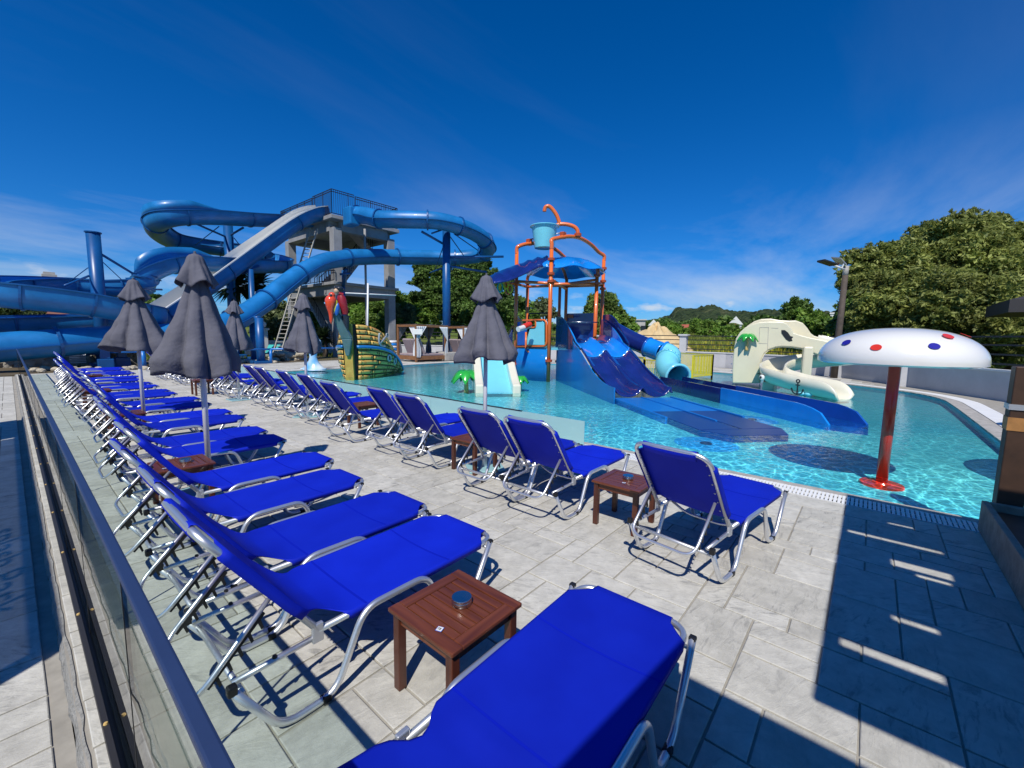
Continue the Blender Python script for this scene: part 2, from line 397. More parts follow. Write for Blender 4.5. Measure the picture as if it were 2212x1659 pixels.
# ------------------------------------------------------------------ setting: terrain, deck, pool, walls
def fabric_mat():
    m = mat('fabric', (0.0035,0.016,0.60), 0.62, spec=0.25)
    n, l, b = nodes(m)
    tc = n.new('ShaderNodeTexCoord')
    t = n.new('ShaderNodeTexNoise'); t.inputs['Scale'].default_value = 3.0; t.inputs['Detail'].default_value = 3.0
    l.new(tc.outputs['Object'], t.inputs['Vector'])
    mx = n.new('ShaderNodeMix'); mx.data_type = 'RGBA'; l.new(t.outputs['Fac'], mx.inputs['Factor'])
    mx.inputs[6].default_value = (0.0020,0.012,0.47,1); mx.inputs[7].default_value = (0.007,0.034,0.74,1)
    oi = n.new('ShaderNodeObjectInfo'); rb2 = n.new('ShaderNodeMapRange'); rb2.inputs['To Min'].default_value = 0.82; rb2.inputs['To Max'].default_value = 1.14; l.new(oi.outputs['Random'], rb2.inputs['Value'])
    m3 = n.new('ShaderNodeMix'); m3.data_type = 'RGBA'; m3.blend_type = 'MULTIPLY'; m3.inputs['Factor'].default_value = 1.0; l.new(mx.outputs[2], m3.inputs[6]); l.new(rb2.outputs[0], m3.inputs[7]); mx = m3
    l.new(mx.outputs[2], b.inputs['Base Color'])
    w = n.new('ShaderNodeTexWave'); w.inputs['Scale'].default_value = 260.0; w.bands_direction = 'X'
    l.new(tc.outputs['Object'], w.inputs['Vector'])
    w2 = n.new('ShaderNodeTexWave'); w2.inputs['Scale'].default_value = 260.0; w2.bands_direction = 'Y'
    l.new(tc.outputs['Object'], w2.inputs['Vector'])
    ad = n.new('ShaderNodeMath'); ad.operation = 'ADD'; l.new(w.outputs['Fac'], ad.inputs[0]); l.new(w2.outputs['Fac'], ad.inputs[1])
    bp = n.new('ShaderNodeBump'); bp.inputs['Strength'].default_value = 0.12; bp.inputs['Distance'].default_value = 0.002
    l.new(ad.outputs[0], bp.inputs['Height']); l.new(bp.outputs[0], b.inputs['Normal'])
    tr = n.new('ShaderNodeBsdfTranslucent'); l.new(mx.outputs[2], tr.inputs['Color'])
    ms = n.new('ShaderNodeMixShader'); ms.inputs[0].default_value = 0.22
    out = n['Material Output']; l.new(b.outputs[0], ms.inputs[1]); l.new(tr.outputs[0], ms.inputs[2]); l.new(ms.outputs[0], out.inputs[0])
fabric_mat()
def wood_mat(name, dark, light, rough, scale, axis='X', coat=0.0):
    m = mat(name, dark, rough, coat=coat); n, l, b = nodes(m)
    tc = n.new('ShaderNodeTexCoord'); mp = n.new('ShaderNodeMapping')
    mp.inputs['Scale'].default_value = (2.0, 26.0, 26.0) if axis == 'X' else ((26.0, 2.0, 26.0) if axis == 'Y' else (26.0, 26.0, 2.0))
    l.new(tc.outputs['Object'], mp.inputs[0])
    oi = n.new('ShaderNodeObjectInfo')
    t = n.new('ShaderNodeTexNoise'); t.noise_dimensions = '4D'; t.inputs['Scale'].default_value = scale; t.inputs['Detail'].default_value = 6.0; t.inputs['Distortion'].default_value = 0.6
    l.new(mp.outputs[0], t.inputs['Vector'])
    mm = n.new('ShaderNodeMath'); mm.operation = 'MULTIPLY'; mm.inputs[1].default_value = 30.0; l.new(oi.outputs['Random'], mm.inputs[0]); l.new(mm.outputs[0], t.inputs['W'])
    rm = n.new('ShaderNodeMapRange'); rm.inputs['From Min'].default_value = 0.28; rm.inputs['From Max'].default_value = 0.72; l.new(t.outputs['Fac'], rm.inputs['Value'])
    mx = n.new('ShaderNodeMix'); mx.data_type = 'RGBA'; l.new(rm.outputs[0], mx.inputs['Factor'])
    mx.inputs[6].default_value = (*dark,1); mx.inputs[7].default_value = (*light,1); l.new(mx.outputs[2], b.inputs['Base Color'])
    bp = n.new('ShaderNodeBump'); bp.inputs['Strength'].default_value = 0.15; bp.inputs['Distance'].default_value = 0.004
    l.new(t.outputs['Fac'], bp.inputs['Height']); l.new(bp.outputs[0], b.inputs['Normal'])
    return m
wood_mat('table_wood', (0.075,0.017,0.007), (0.195,0.054,0.019), 0.38, 1.0, 'X', coat=0.2)
wood_mat('table_wood_y', (0.075,0.017,0.007), (0.195,0.054,0.019), 0.38, 1.0, 'Y', coat=0.2)
wood_mat('table_wood_z', (0.050,0.013,0.007), (0.120,0.032,0.015), 0.42, 1.0, 'Z', coat=0.15)

def concrete_mat():
    """stamped concrete: pale grey with darker drifting veins and slate-like relief"""
    m = mat('stamped_concrete', (0.48,0.47,0.43), 0.8, spec=0.3); n, l, b = nodes(m)
    geo = n.new('ShaderNodeNewGeometry'); oi = n.new('ShaderNodeObjectInfo')
    rnd = n.new('ShaderNodeMath'); rnd.operation = 'ADD'; l.new(geo.outputs['Random Per Island'], rnd.inputs[0]); l.new(oi.outputs['Random'], rnd.inputs[1])
    fr = n.new('ShaderNodeMath'); fr.operation = 'FRACT'; l.new(rnd.outputs[0], fr.inputs[0])
    ang = n.new('ShaderNodeMath'); ang.operation = 'MULTIPLY_ADD'; ang.inputs[1].default_value = 1.5; ang.inputs[2].default_value = -0.3; l.new(fr.outputs[0], ang.inputs[0])
    rot = n.new('ShaderNodeVectorRotate'); rot.rotation_type = 'Z_AXIS'; l.new(geo.outputs['Position'], rot.inputs['Vector']); l.new(ang.outputs[0], rot.inputs['Angle'])
    mp = n.new('ShaderNodeMapping'); mp.inputs['Scale'].default_value = (3.4, 12.5, 2.0); l.new(rot.outputs[0], mp.inputs[0])
    off = n.new('ShaderNodeMath'); off.operation = 'MULTIPLY'; off.inputs[1].default_value = 9.0; l.new(fr.outputs[0], off.inputs[0])
    t = n.new('ShaderNodeTexNoise'); t.noise_dimensions = '4D'; t.inputs['Scale'].default_value = 1.5; t.inputs['Detail'].default_value = 8.0; t.inputs['Roughness'].default_value = 0.68; t.inputs['Distortion'].default_value = 1.3
    l.new(mp.outputs[0], t.inputs['Vector']); l.new(off.outputs[0], t.inputs['W'])
    v = n.new('ShaderNodeMapRange'); v.inputs['From Min'].default_value = 0.52; v.inputs['From Max'].default_value = 0.66; l.new(t.outputs['Fac'], v.inputs['Value'])
    t2 = n.new('ShaderNodeTexNoise'); t2.inputs['Scale'].default_value = 1.1; t2.inputs['Detail'].default_value = 5.0; l.new(geo.outputs['Position'], t2.inputs['Vector'])
    g2 = n.new('ShaderNodeMapRange'); g2.inputs['From Min'].default_value = 0.36; g2.inputs['From Max'].default_value = 0.60; l.new(t2.outputs['Fac'], g2.inputs['Value'])
    vm = n.new('ShaderNodeMath'); vm.operation = 'MULTIPLY'; l.new(v.outputs[0], vm.inputs[0]); l.new(g2.outputs[0], vm.inputs[1])
    base = n.new('ShaderNodeMix'); base.data_type = 'RGBA'; l.new(fr.outputs[0], base.inputs['Factor'])
    base.inputs[6].default_value = (0.50,0.485,0.43,1); base.inputs[7].default_value = (0.61,0.595,0.535,1)
    t3 = n.new('ShaderNodeTexNoise'); t3.inputs['Scale'].default_value = 6.5; t3.inputs['Detail'].default_value = 10.0; t3.inputs['Roughness'].default_value = 0.75; l.new(geo.outputs['Position'], t3.inputs['Vector'])
    mid = n.new('ShaderNodeMix'); mid.data_type = 'RGBA'; mid.blend_type = 'MULTIPLY'; mid.inputs['Factor'].default_value = 0.75
    rm3 = n.new('ShaderNodeMapRange'); rm3.inputs['From Min'].default_value = 0.3; rm3.inputs['From Max'].default_value = 0.7; rm3.inputs['To Min'].default_value = 0.62; rm3.inputs['To Max'].default_value = 1.15; l.new(t3.outputs['Fac'], rm3.inputs['Value'])
    l.new(base.outputs[2], mid.inputs[6]); l.new(rm3.outputs[0], mid.inputs[7])
    mx = n.new('ShaderNodeMix'); mx.data_type = 'RGBA'
    sc = n.new('ShaderNodeMath'); sc.operation = 'MULTIPLY'; sc.inputs[1].default_value = 0.72; l.new(vm.outputs[0], sc.inputs[0]); l.new(sc.outputs[0], mx.inputs['Factor'])
    l.new(mid.outputs[2], mx.inputs[6]); mx.inputs[7].default_value = (0.17,0.17,0.165,1)
    l.new(mx.outputs[2], b.inputs['Base Color'])
    bp = n.new('ShaderNodeBump'); bp.inputs['Strength'].default_value = 0.5; bp.inputs['Distance'].default_value = 0.012
    l.new(t.outputs['Fac'], bp.inputs['Height'])
    bp2 = n.new('ShaderNodeBump'); bp2.inputs['Strength'].default_value = 0.25; bp2.inputs['Distance'].default_value = 0.004
    t4 = n.new('ShaderNodeTexNoise'); t4.inputs['Scale'].default_value = 90.0; t4.inputs['Detail'].default_value = 3.0; l.new(geo.outputs['Position'], t4.inputs['Vector'])
    l.new(t4.outputs['Fac'], bp2.inputs['Height']); l.new(bp.outputs[0], bp2.inputs['Normal']); l.new(bp2.outputs[0], b.inputs['Normal'])
concrete_mat()
mat('joint', (0.33,0.31,0.27), 0.95, var=0.2, vscale=6.0, spec=0.2)

def water_mat():
    m = bpy.data.materials.new('pool_water'); m.use_nodes = True; MATS['pool_water'] = m
    n, l = m.node_tree.nodes, m.node_tree.links; n.clear()
    o = n.new('ShaderNodeOutputMaterial'); geo = n.new('ShaderNodeNewGeometry')
    # ripples
    mp = n.new('ShaderNodeMapping'); mp.inputs['Scale'].default_value = (1.0, 1.35, 1.0); mp.inputs['Rotation'].default_value = (0,0,0.5); l.new(geo.outputs['Position'], mp.inputs[0])
    t = n.new('ShaderNodeTexNoise'); t.inputs['Scale'].default_value = 5.2; t.inputs['Detail'].default_value = 3.0; t.inputs['Roughness'].default_value = 0.5; t.inputs['Distortion'].default_value = 0.7; l.new(mp.outputs[0], t.inputs['Vector'])
    bp = n.new('ShaderNodeBump'); bp.inputs['Strength'].default_value = 0.22; bp.inputs['Distance'].default_value = 0.05; l.new(t.outputs['Fac'], bp.inputs['Height'])
    # caustic net painted into the transmission colour; sun passing through casts it below
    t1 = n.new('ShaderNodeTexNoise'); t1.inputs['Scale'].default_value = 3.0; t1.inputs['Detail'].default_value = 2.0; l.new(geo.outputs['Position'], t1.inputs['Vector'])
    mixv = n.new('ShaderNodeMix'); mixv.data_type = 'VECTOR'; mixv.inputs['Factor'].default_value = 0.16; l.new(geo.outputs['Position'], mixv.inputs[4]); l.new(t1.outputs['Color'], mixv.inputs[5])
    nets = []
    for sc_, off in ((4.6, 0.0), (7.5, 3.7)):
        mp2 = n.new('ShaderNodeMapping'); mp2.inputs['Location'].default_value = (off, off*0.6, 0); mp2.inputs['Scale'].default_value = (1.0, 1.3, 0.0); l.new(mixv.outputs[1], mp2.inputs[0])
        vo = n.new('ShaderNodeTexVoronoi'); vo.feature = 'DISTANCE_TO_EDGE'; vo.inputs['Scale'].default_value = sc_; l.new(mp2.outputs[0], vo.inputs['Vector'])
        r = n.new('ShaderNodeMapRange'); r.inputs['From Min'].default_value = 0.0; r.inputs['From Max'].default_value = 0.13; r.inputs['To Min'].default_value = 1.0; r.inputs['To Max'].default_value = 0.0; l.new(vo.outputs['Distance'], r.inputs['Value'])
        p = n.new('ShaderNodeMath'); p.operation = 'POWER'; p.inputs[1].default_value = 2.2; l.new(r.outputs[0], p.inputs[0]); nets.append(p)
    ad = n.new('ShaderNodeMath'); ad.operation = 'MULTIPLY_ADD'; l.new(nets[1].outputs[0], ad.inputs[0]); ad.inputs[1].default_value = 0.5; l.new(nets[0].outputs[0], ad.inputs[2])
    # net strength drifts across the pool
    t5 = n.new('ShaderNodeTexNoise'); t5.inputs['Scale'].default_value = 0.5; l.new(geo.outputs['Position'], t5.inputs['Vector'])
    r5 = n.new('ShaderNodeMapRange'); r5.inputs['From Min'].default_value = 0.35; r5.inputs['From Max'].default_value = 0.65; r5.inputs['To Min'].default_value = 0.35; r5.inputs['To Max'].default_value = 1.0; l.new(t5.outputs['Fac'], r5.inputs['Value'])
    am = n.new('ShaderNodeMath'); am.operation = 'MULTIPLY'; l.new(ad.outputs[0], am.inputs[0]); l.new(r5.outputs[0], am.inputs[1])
    # the painted net fades from the overflow edge towards the middle of the pool
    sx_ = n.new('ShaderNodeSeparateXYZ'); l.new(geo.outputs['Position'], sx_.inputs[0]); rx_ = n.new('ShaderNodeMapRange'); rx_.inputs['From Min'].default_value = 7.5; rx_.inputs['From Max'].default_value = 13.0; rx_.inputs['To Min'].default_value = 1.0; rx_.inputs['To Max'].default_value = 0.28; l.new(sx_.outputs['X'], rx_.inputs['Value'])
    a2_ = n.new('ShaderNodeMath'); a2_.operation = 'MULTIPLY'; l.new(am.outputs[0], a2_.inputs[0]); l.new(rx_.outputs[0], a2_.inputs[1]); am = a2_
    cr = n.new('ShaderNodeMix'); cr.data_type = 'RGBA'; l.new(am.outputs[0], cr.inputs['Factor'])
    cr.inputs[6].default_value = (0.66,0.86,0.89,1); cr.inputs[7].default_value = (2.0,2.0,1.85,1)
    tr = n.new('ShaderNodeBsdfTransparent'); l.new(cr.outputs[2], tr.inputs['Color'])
    gl = n.new('ShaderNodeBsdfGlossy'); gl.inputs['Roughness'].default_value = 0.02; l.new(bp.outputs[0], gl.inputs['Normal'])
    fr = n.new('ShaderNodeFresnel'); thin_ior(n, l, fr, 1.33); l.new(bp.outputs[0], fr.inputs['Normal'])
    mx = n.new('ShaderNodeMixShader'); l.new(fr.outputs[0], mx.inputs[0]); l.new(tr.outputs[0], mx.inputs[1]); l.new(gl.outputs[0], mx.inputs[2]); l.new(mx.outputs[0], o.inputs[0])
water_mat()
mat('pool_paint', (0.062,0.42,0.52), 0.5, col2=(0.115,0.51,0.55), vscale=0.35, detail=3.0)
mat('pool_paint_dark', (0.06,0.40,0.52), 0.5)

def grass_mat(name, a, b_, c):
    m = mat(name, a, 0.9, spec=0.15); n, l, b = nodes(m)
    geo = n.new('ShaderNodeNewGeometry')
    t = n.new('ShaderNodeTexNoise'); t.inputs['Scale'].default_value = 0.22; t.inputs['Detail'].default_value = 6.0; l.new(geo.outputs['Position'], t.inputs['Vector'])
    t2 = n.new('ShaderNodeTexNoise'); t2.inputs['Scale'].default_value = 3.5; t2.inputs['Detail'].default_value = 6.0; t2.inputs['Roughness'].default_value = 0.7; l.new(geo.outputs['Position'], t2.inputs['Vector'])
    r1 = n.new('ShaderNodeMapRange'); r1.inputs['From Min'].default_value = 0.38; r1.inputs['From Max'].default_value = 0.62; l.new(t.outputs['Fac'], r1.inputs['Value'])
    r2 = n.new('ShaderNodeMapRange'); r2.inputs['From Min'].default_value = 0.35; r2.inputs['From Max'].default_value = 0.7; l.new(t2.outputs['Fac'], r2.inputs['Value'])
    m1 = n.new('ShaderNodeMix'); m1.data_type = 'RGBA'; l.new(r1.outputs[0], m1.inputs['Factor']); m1.inputs[6].default_value = (*a,1); m1.inputs[7].default_value = (*b_,1)
    m2 = n.new('ShaderNodeMix'); m2.data_type = 'RGBA'; l.new(r2.outputs[0], m2.inputs['Factor']); l.new(m1.outputs[2], m2.inputs[6]); m2.inputs[7].default_value = (*c,1)
    l.new(m2.outputs[2], b.inputs['Base Color'])
    bp = n.new('ShaderNodeBump'); bp.inputs['Strength'].default_value = 1.0; bp.inputs['Distance'].default_value = 0.15; l.new(t2.outputs['Fac'], bp.inputs['Height']); l.new(bp.outputs[0], b.inputs['Normal'])
grass_mat('meadow', (0.13,0.18,0.03), (0.22,0.22,0.04), (0.08,0.13,0.024))
def leaf_mat(name, a, b_, trans=0.25):
    m = mat(name, a, 0.55, spec=0.3); n, l, b = nodes(m)
    geo = n.new('ShaderNodeNewGeometry')
    mx = n.new('ShaderNodeMix'); mx.data_type = 'RGBA'; l.new(geo.outputs['Random Per Island'], mx.inputs['Factor'])
    mx.inputs[6].default_value = (*a,1); mx.inputs[7].default_value = (*b_,1)
    t = n.new('ShaderNodeTexNoise'); t.inputs['Scale'].default_value = 0.45; t.inputs['Detail'].default_value = 4.0; l.new(geo.outputs['Position'], t.inputs['Vector'])
    r = n.new('ShaderNodeMapRange'); r.inputs['From Min'].default_value = 0.32; r.inputs['From Max'].default_value = 0.68; r.inputs['To Min'].default_value = 0.55; r.inputs['To Max'].default_value = 1.45; l.new(t.outputs['Fac'], r.inputs['Value'])
    ml = n.new('ShaderNodeMix'); ml.data_type = 'RGBA'; ml.blend_type = 'MULTIPLY'; ml.inputs['Factor'].default_value = 1.0; l.new(mx.outputs[2], ml.inputs[6]); l.new(r.outputs[0], ml.inputs[7]); mx = ml
    l.new(mx.outputs[2], b.inputs['Base Color'])
    tr = n.new('ShaderNodeBsdfTranslucent'); l.new(mx.outputs[2], tr.inputs['Color'])
    ms = n.new('ShaderNodeMixShader'); ms.inputs[0].default_value = trans
    l.new(b.outputs[0], ms.inputs[1]); l.new(tr.outputs[0], ms.inputs[2]); l.new(ms.outputs[0], n['Material Output'].inputs[0])
leaf_mat('leaf_olive', (0.11,0.145,0.030), (0.38,0.41,0.11), 0.38)
leaf_mat('leaf_grey', (0.085,0.12,0.045), (0.21,0.25,0.11))
leaf_mat('leaf_deep', (0.055,0.12,0.020), (0.17,0.27,0.06), 0.35)
leaf_mat('leaf_fresh', (0.08,0.18,0.020), (0.24,0.36,0.06), 0.35)
leaf_mat('leaf_willow', (0.08,0.14,0.022), (0.20,0.28,0.06))
leaf_mat('leaf_yucca', (0.012,0.028,0.010), (0.045,0.075,0.025))
leaf_mat('leaf_grass', (0.14,0.20,0.03), (0.42,0.44,0.10), 0.5)
leaf_mat('leaf_flower', (0.45,0.38,0.03), (0.60,0.52,0.06), 0.3)

def groundz(r):
    t = min(max((r-32.0)/42.0, 0.0), 1.0); t = t*t*(3-2*t)
    return -0.45 + 3.0*t
g = MB(); P = []
radii = [0.0,12,24,32,36,40,46,52,58,64,70,76,90,140,260,500,1000,2500,6000]
for r_ in radii:
    P.append([(max(r_,0.01)*math.cos(2*PI*j/96), max(r_,0.01)*math.sin(2*PI*j/96), groundz(r_)) for j in range(97)])
g.grid(P); struct(g.build('ground', MATS['meadow'], smooth=3.14))

def fill(outer, holes=(), z=0.0):
    """flat sheet with holes as mesh data"""
    bm = bmesh.new(); edges = []
    for loop in [outer] + list(holes):
        vs = [bm.verts.new((p[0], p[1], z)) for p in loop]
        for i in range(len(vs)): edges.append(bm.edges.new((vs[i], vs[(i+1) % len(vs)])))
    bmesh.ops.triangle_fill(bm, use_beauty=True, use_dissolve=False, edges=edges)
    bmesh.ops.recalc_face_normals(bm, faces=bm.faces)
    for f in bm.faces:
        if f.normal.z < 0: f.normal_flip()
    return bm
def sheet(name, bm, m):
    me = bpy.data.meshes.new(name); bm.to_mesh(me); bm.free(); me.materials.append(m)
    o = bpy.data.objects.new(name, me); COL.objects.link(o); return o
def curve2(pts, n=6): return [(p.x, p.y) for p in spline([(a,b,0) for a,b in pts], n)]
POOL = [(6.15,20.3),(6.15,-1.95)] + curve2([(12.0,-1.92),(17.2,-1.9),(19.3,-1.75),(21.0,-0.95),(22.6,0.9),(23.9,3.3),(24.9,6.4),(25.2,9.5),(24.6,13.5),(22.8,17.6),(20.6,20.2),(18.6,21.1)]) + [(14.3,20.6)]
def offset(loop, d):
    """outline moved outwards by d (loop runs clockwise or counter-clockwise)"""
    n = len(loop); area = sum(loop[i][0]*loop[(i+1)%n][1]-loop[(i+1)%n][0]*loop[i][1] for i in range(n)); sg = 1 if area > 0 else -1
    out = []
    for i in range(n):
        a = Vector(loop[i-1]); b = Vector(loop[i]); c = Vector(loop[(i+1)%n])
        d1 = (b-a).normalized(); d2 = (c-b).normalized()
        n1 = Vector((d1.y,-d1.x)); n2 = Vector((d2.y,-d2.x)); nn = (n1+n2); nn = nn/max(nn.length_squared*0.5, 0.3)
        q = b + nn*d*sg; out.append((q.x, q.y))
    return out
deck_outer = [(0.075,-7.0),(13.0,-7.0),(19.6,-3.35),(23.6,-1.05),(27.0,1.25),(29.5,7.2),(29.7,16.0),(25.5,24.0),(22.5,27.2),(14.0,27.4),(9.0,26.6),(4.5,25.6),(0.075,25.0)]
deck_hole = [(5.712 if x < 6.3 else x, y) for x, y in offset(POOL, 0.10)]
deck = struct(sheet('deck', fill(deck_outer, [deck_hole], 0.0), MATS['joint']))
# stamped slabs, each proud of the joints
def ashlar(x0, x1, y0, y1, cell, rnd, rot=False):
    nx = int(round((x1-x0)/cell)); ny = int(round((y1-y0)/cell)); occ = [[False]*ny for _ in range(nx)]; out = []
    sizes = [(3,2),(2,3),(2,2),(3,3),(3,2),(2,3),(2,1),(1,2),(3,1),(2,2)]
    for j in range(ny):
        for i in range(nx):
            if occ[i][j]: continue
            ch = sizes[:]; rnd.shuffle(ch); ch.append((1,1))
            for (w,h) in ch:
                if i+w <= nx and j+h <= ny and all(not occ[i+a][j+b] for a in range(w) for b in range(h)): break
            for a in range(w):
                for b in range(h): occ[i+a][j+b] = True
            out.append((x0+i*cell, y0+j*cell, x0+(i+w)*cell, y0+(j+h)*cell))
    return out
def slab_mesh(mb, r, rnd, z0, h, gap=0.0055, M=None):
    x0,y0,x1,y1 = r; c = 0.004; x0+=gap; y0+=gap; x1-=gap; y1-=gap
    j = lambda: rnd.uniform(-0.0018,0.0018)
    q = [(x0+j(),y0+j()),(x1+j(),y0+j()),(x1+j(),y1+j()),(x0+j(),y1+j())]
    cx_, cy_ = (x0+x1)/2, (y0+y1)/2
    ins = [(a + (c if a < cx_ else -c), b + (c if b < cy_ else -c)) for a,b in q]
    vs = [(a,b,z0) for a,b in q] + [(a,b,z0+h-0.003) for a,b in q] + [(a,b,z0+h) for a,b in ins]
    fs = [(8,9,10,11)] + [(k,(k+1)%4,4+(k+1)%4,4+k) for k in range(4)] + [(4+k,4+(k+1)%4,8+(k+1)%4,8+k) for k in range(4)]
    mb.add(vs, fs)
rs_ = random.Random(21)
tiles = ashlar(0.10, 5.70, -5.0, 25.0, 0.175, rs_)
def in_view(x, y, m=1.06):
    v = Vector((x, y, -CAM_H)); zf = v.dot(_fw)
    if zf < 0.2: return False
    return abs(v.dot(_r2)/zf) < m*1106/916.25 and abs(v.dot(_u2)/zf) < m*829.5/916.25
vis = sorted([t for t in tiles if any(in_view(x, y, 1.02) for x in (t[0],t[2]) for y in (t[1],t[3]))], key=lambda t: ((t[0]+t[2])/2)**2+((t[1]+t[3])/2)**2)
near_t = set(vis[:300])
for t in vis[:300]:
    mb = MB(); slab_mesh(mb, t, rs_, 0.0, 0.010); mb.build('paving_slab', MATS['stamped_concrete'], deck)
mb = MB()
for t in tiles:
    if t not in near_t: slab_mesh(mb, t, rs_, 0.0, 0.010)
stuff(mb.build('distant_paving_slabs', MATS['stamped_concrete'], deck))
# far decks (right of and behind the pool): the same slabs, farther off
mb = MB()
def inside(poly, x, y):
    c = False; n = len(poly)
    for i in range(n):
        x1,y1 = poly[i]; x2,y2 = poly[(i+1)%n]
        if (y1 > y) != (y2 > y) and x < (x2-x1)*(y-y1)/(y2-y1)+x1: c = not c
    return c
hole2 = offset(POOL, 0.75)
for t in ashlar(5.8, 30.0, -6.6, 27.2, 0.4, rs_):
    if all(inside(deck_outer, x, y) and not inside(hole2, x, y) for x in (t[0],t[2]) for y in (t[1],t[3])): slab_mesh(mb, t, rs_, 0.0, 0.008, 0.008)
stuff(mb.build('poolside_paving_slabs', MATS['stamped_concrete'], deck))
# pool shell, water
mb = MB(); n = len(POOL); FZ = -0.17
basin = struct(sheet('pool_floor', fill(offset(POOL, 0.05), [], FZ), MATS['pool_paint']))
mb.add([(x,y,FZ-0.01) for x,y in POOL] + [(x,y,0.0) for x,y in POOL], [(i,(i+1)%n,n+(i+1)%n,n+i) for i in range(n)])
mb.build('pool_side', MATS['pool_paint_dark'], basin)
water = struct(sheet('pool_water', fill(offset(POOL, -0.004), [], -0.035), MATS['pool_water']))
# inlet discs on the floor
for (k,a,b) in (('Q',1030,265),('E',1200,1325)):
    p = gnd(k,a,b,FZ); d = MB(); d.lathe([(0.0,0.03),(0.09,0.03),(0.11,0.012),(0.11,0.0)], (p.x,p.y,FZ), 20); d.build('floor_inlet', MATS['lamp_dark'], basin)
    d = MB(); d.lathe([(0.0,0.006),(0.55,0.006),(0.56,0.0)], (p.x,p.y,FZ+0.002), 28); d.build('inlet_pad', mat('pad_blue',(0.03,0.30,0.60),0.4) if 'pad_blue' not in MATS else MATS['pad_blue'], basin)
# overflow grating along the near edge
grate = thing('overflow_grating', 'white slotted plastic overflow grating along the near pool edge', 'grating', (5.87,0,0))
s_me = None
gm = MB()
gm.box((-0.15,-0.0128,-0.012),(0.15,0.0128,0.013)); s_me = gm.mesh('grating_slat', MATS['tile_white'])
NSL = 300; y = -2.0; pitch = 0.0375
for i in range(NSL):
    o = bpy.data.objects.new('grating_slat', s_me); COL.objects.link(o); o.parent = grate; o.location = (0, y, 0); y += pitch
gm = MB()
while y < 20.2: gm.box((-0.15,y-0.0115,-0.012),(0.15,y+0.0115,0.013)); y += pitch
stuff(gm.build('distant_slats', MATS['tile_white'], grate))
gm = MB()
for xx in (-0.145,-0.005,0.135): gm.box((xx,-2.0,-0.014),(xx+0.012,20.2,0.0105))
gm.build('grating_bar', MATS['tile_white'], grate)
gm = MB(); gm.box((-0.16,-2.02,-0.10),(0.155,20.25,-0.06)); gm.build('channel', MATS['joint_black'], grate)
# the deck sheet is cut back over the channel by the coping strip below
edge = struct(MB().box((6.025,-1.95,-0.06),(6.165,20.3,0.012)).build('pool_edge_strip', MATS['stone_edge'], bevel=0.012))
# stone coping and white band round the right and far sides
cop = MB(); ring0 = offset(POOL, 0.0); ring1 = offset(POOL, 0.30); ring2 = offset(POOL, 0.34); ring3 = offset(POOL, 0.74)
coping = thing('pool_coping', 'grey stone coping with white band around the far side of the pool', 'coping')
coping['kind'] = 'structure'
acc = 0
for i in range(1, n):
    a0, b0, a1, b1 = Vector(ring0[i]), Vector(ring0[(i+1)%n]), Vector(ring1[i]), Vector(ring1[(i+1)%n])
    if i == n-1 and False: continue
    L = (b0-a0).length; m_ = max(1, int(L/0.5))
    for k in range(m_):
        f0, f1 = k/m_ + 0.006/L*2, (k+1)/m_ - 0.006/L*2
        q = [a0.lerp(b0,f0), a0.lerp(b0,f1), a1.lerp(b1,f1), a1.lerp(b1,f0)]
        if len([c for c in coping.children]) < 295:
            cm = MB(); cm.prism([(p.x,p.y,-0.02) for p in q], (0,0,0.045)); cm.build('coping_stone', MATS['stone_edge'], coping)
wb = MB()
for i in range(1, n):
    a0, b0, a1, b1 = ring2[i], ring2[(i+1)%n], ring3[i], ring3[(i+1)%n]
    wb.prism([(*a0,0.004),(*b0,0.004),(*b1,0.004),(*a1,0.004)], (0,0,0.010))
wb.build('white_band', MATS['tile_white'], coping)

# outer pavement left of the railing, one small step lower, and the rough mortar kerb
outp = struct(MB().box((-9.0,-8.0,-0.30),(0.06,30.0,-0.075)).build('outer_pavement', MATS['joint']))
ot = ashlar(-1.0, 0.0, 1.6, 25.0, 0.2, random.Random(5))
ot = sorted(ot, key=lambda t: t[1])
for t in ot[:150]:
    mb = MB(); slab_mesh(mb, t, rs_, -0.075, 0.010); mb.build('paving_slab', MATS['stamped_concrete'], outp)
mb = MB()
for t in ot[150:] : slab_mesh(mb, t, rs_, -0.075, 0.010)
for t in ashlar(-8.8, -1.0, -7.0, 29.0, 0.4, rs_): slab_mesh(mb, t, rs_, -0.075, 0.010)
stuff(mb.build('distant_paving_slabs', MATS['stamped_concrete'], outp))
kb = MB(); kp = []
rk = random.Random(3)
for i in range(300):
    yy = -2.0 + i*0.09
    kp.append([(0.062+rk.uniform(-0.012,0.004), yy, -0.08), (0.066+rk.uniform(-0.010,0.006), yy, -0.04), (0.076+rk.uniform(-0.010,0.006), yy, -0.004), (0.092+rk.uniform(-0.006,0.006), yy, 0.006)])
kb.grid(kp); struct(kb.build('kerb_face', MATS['kerb_mortar'], smooth=3.14))
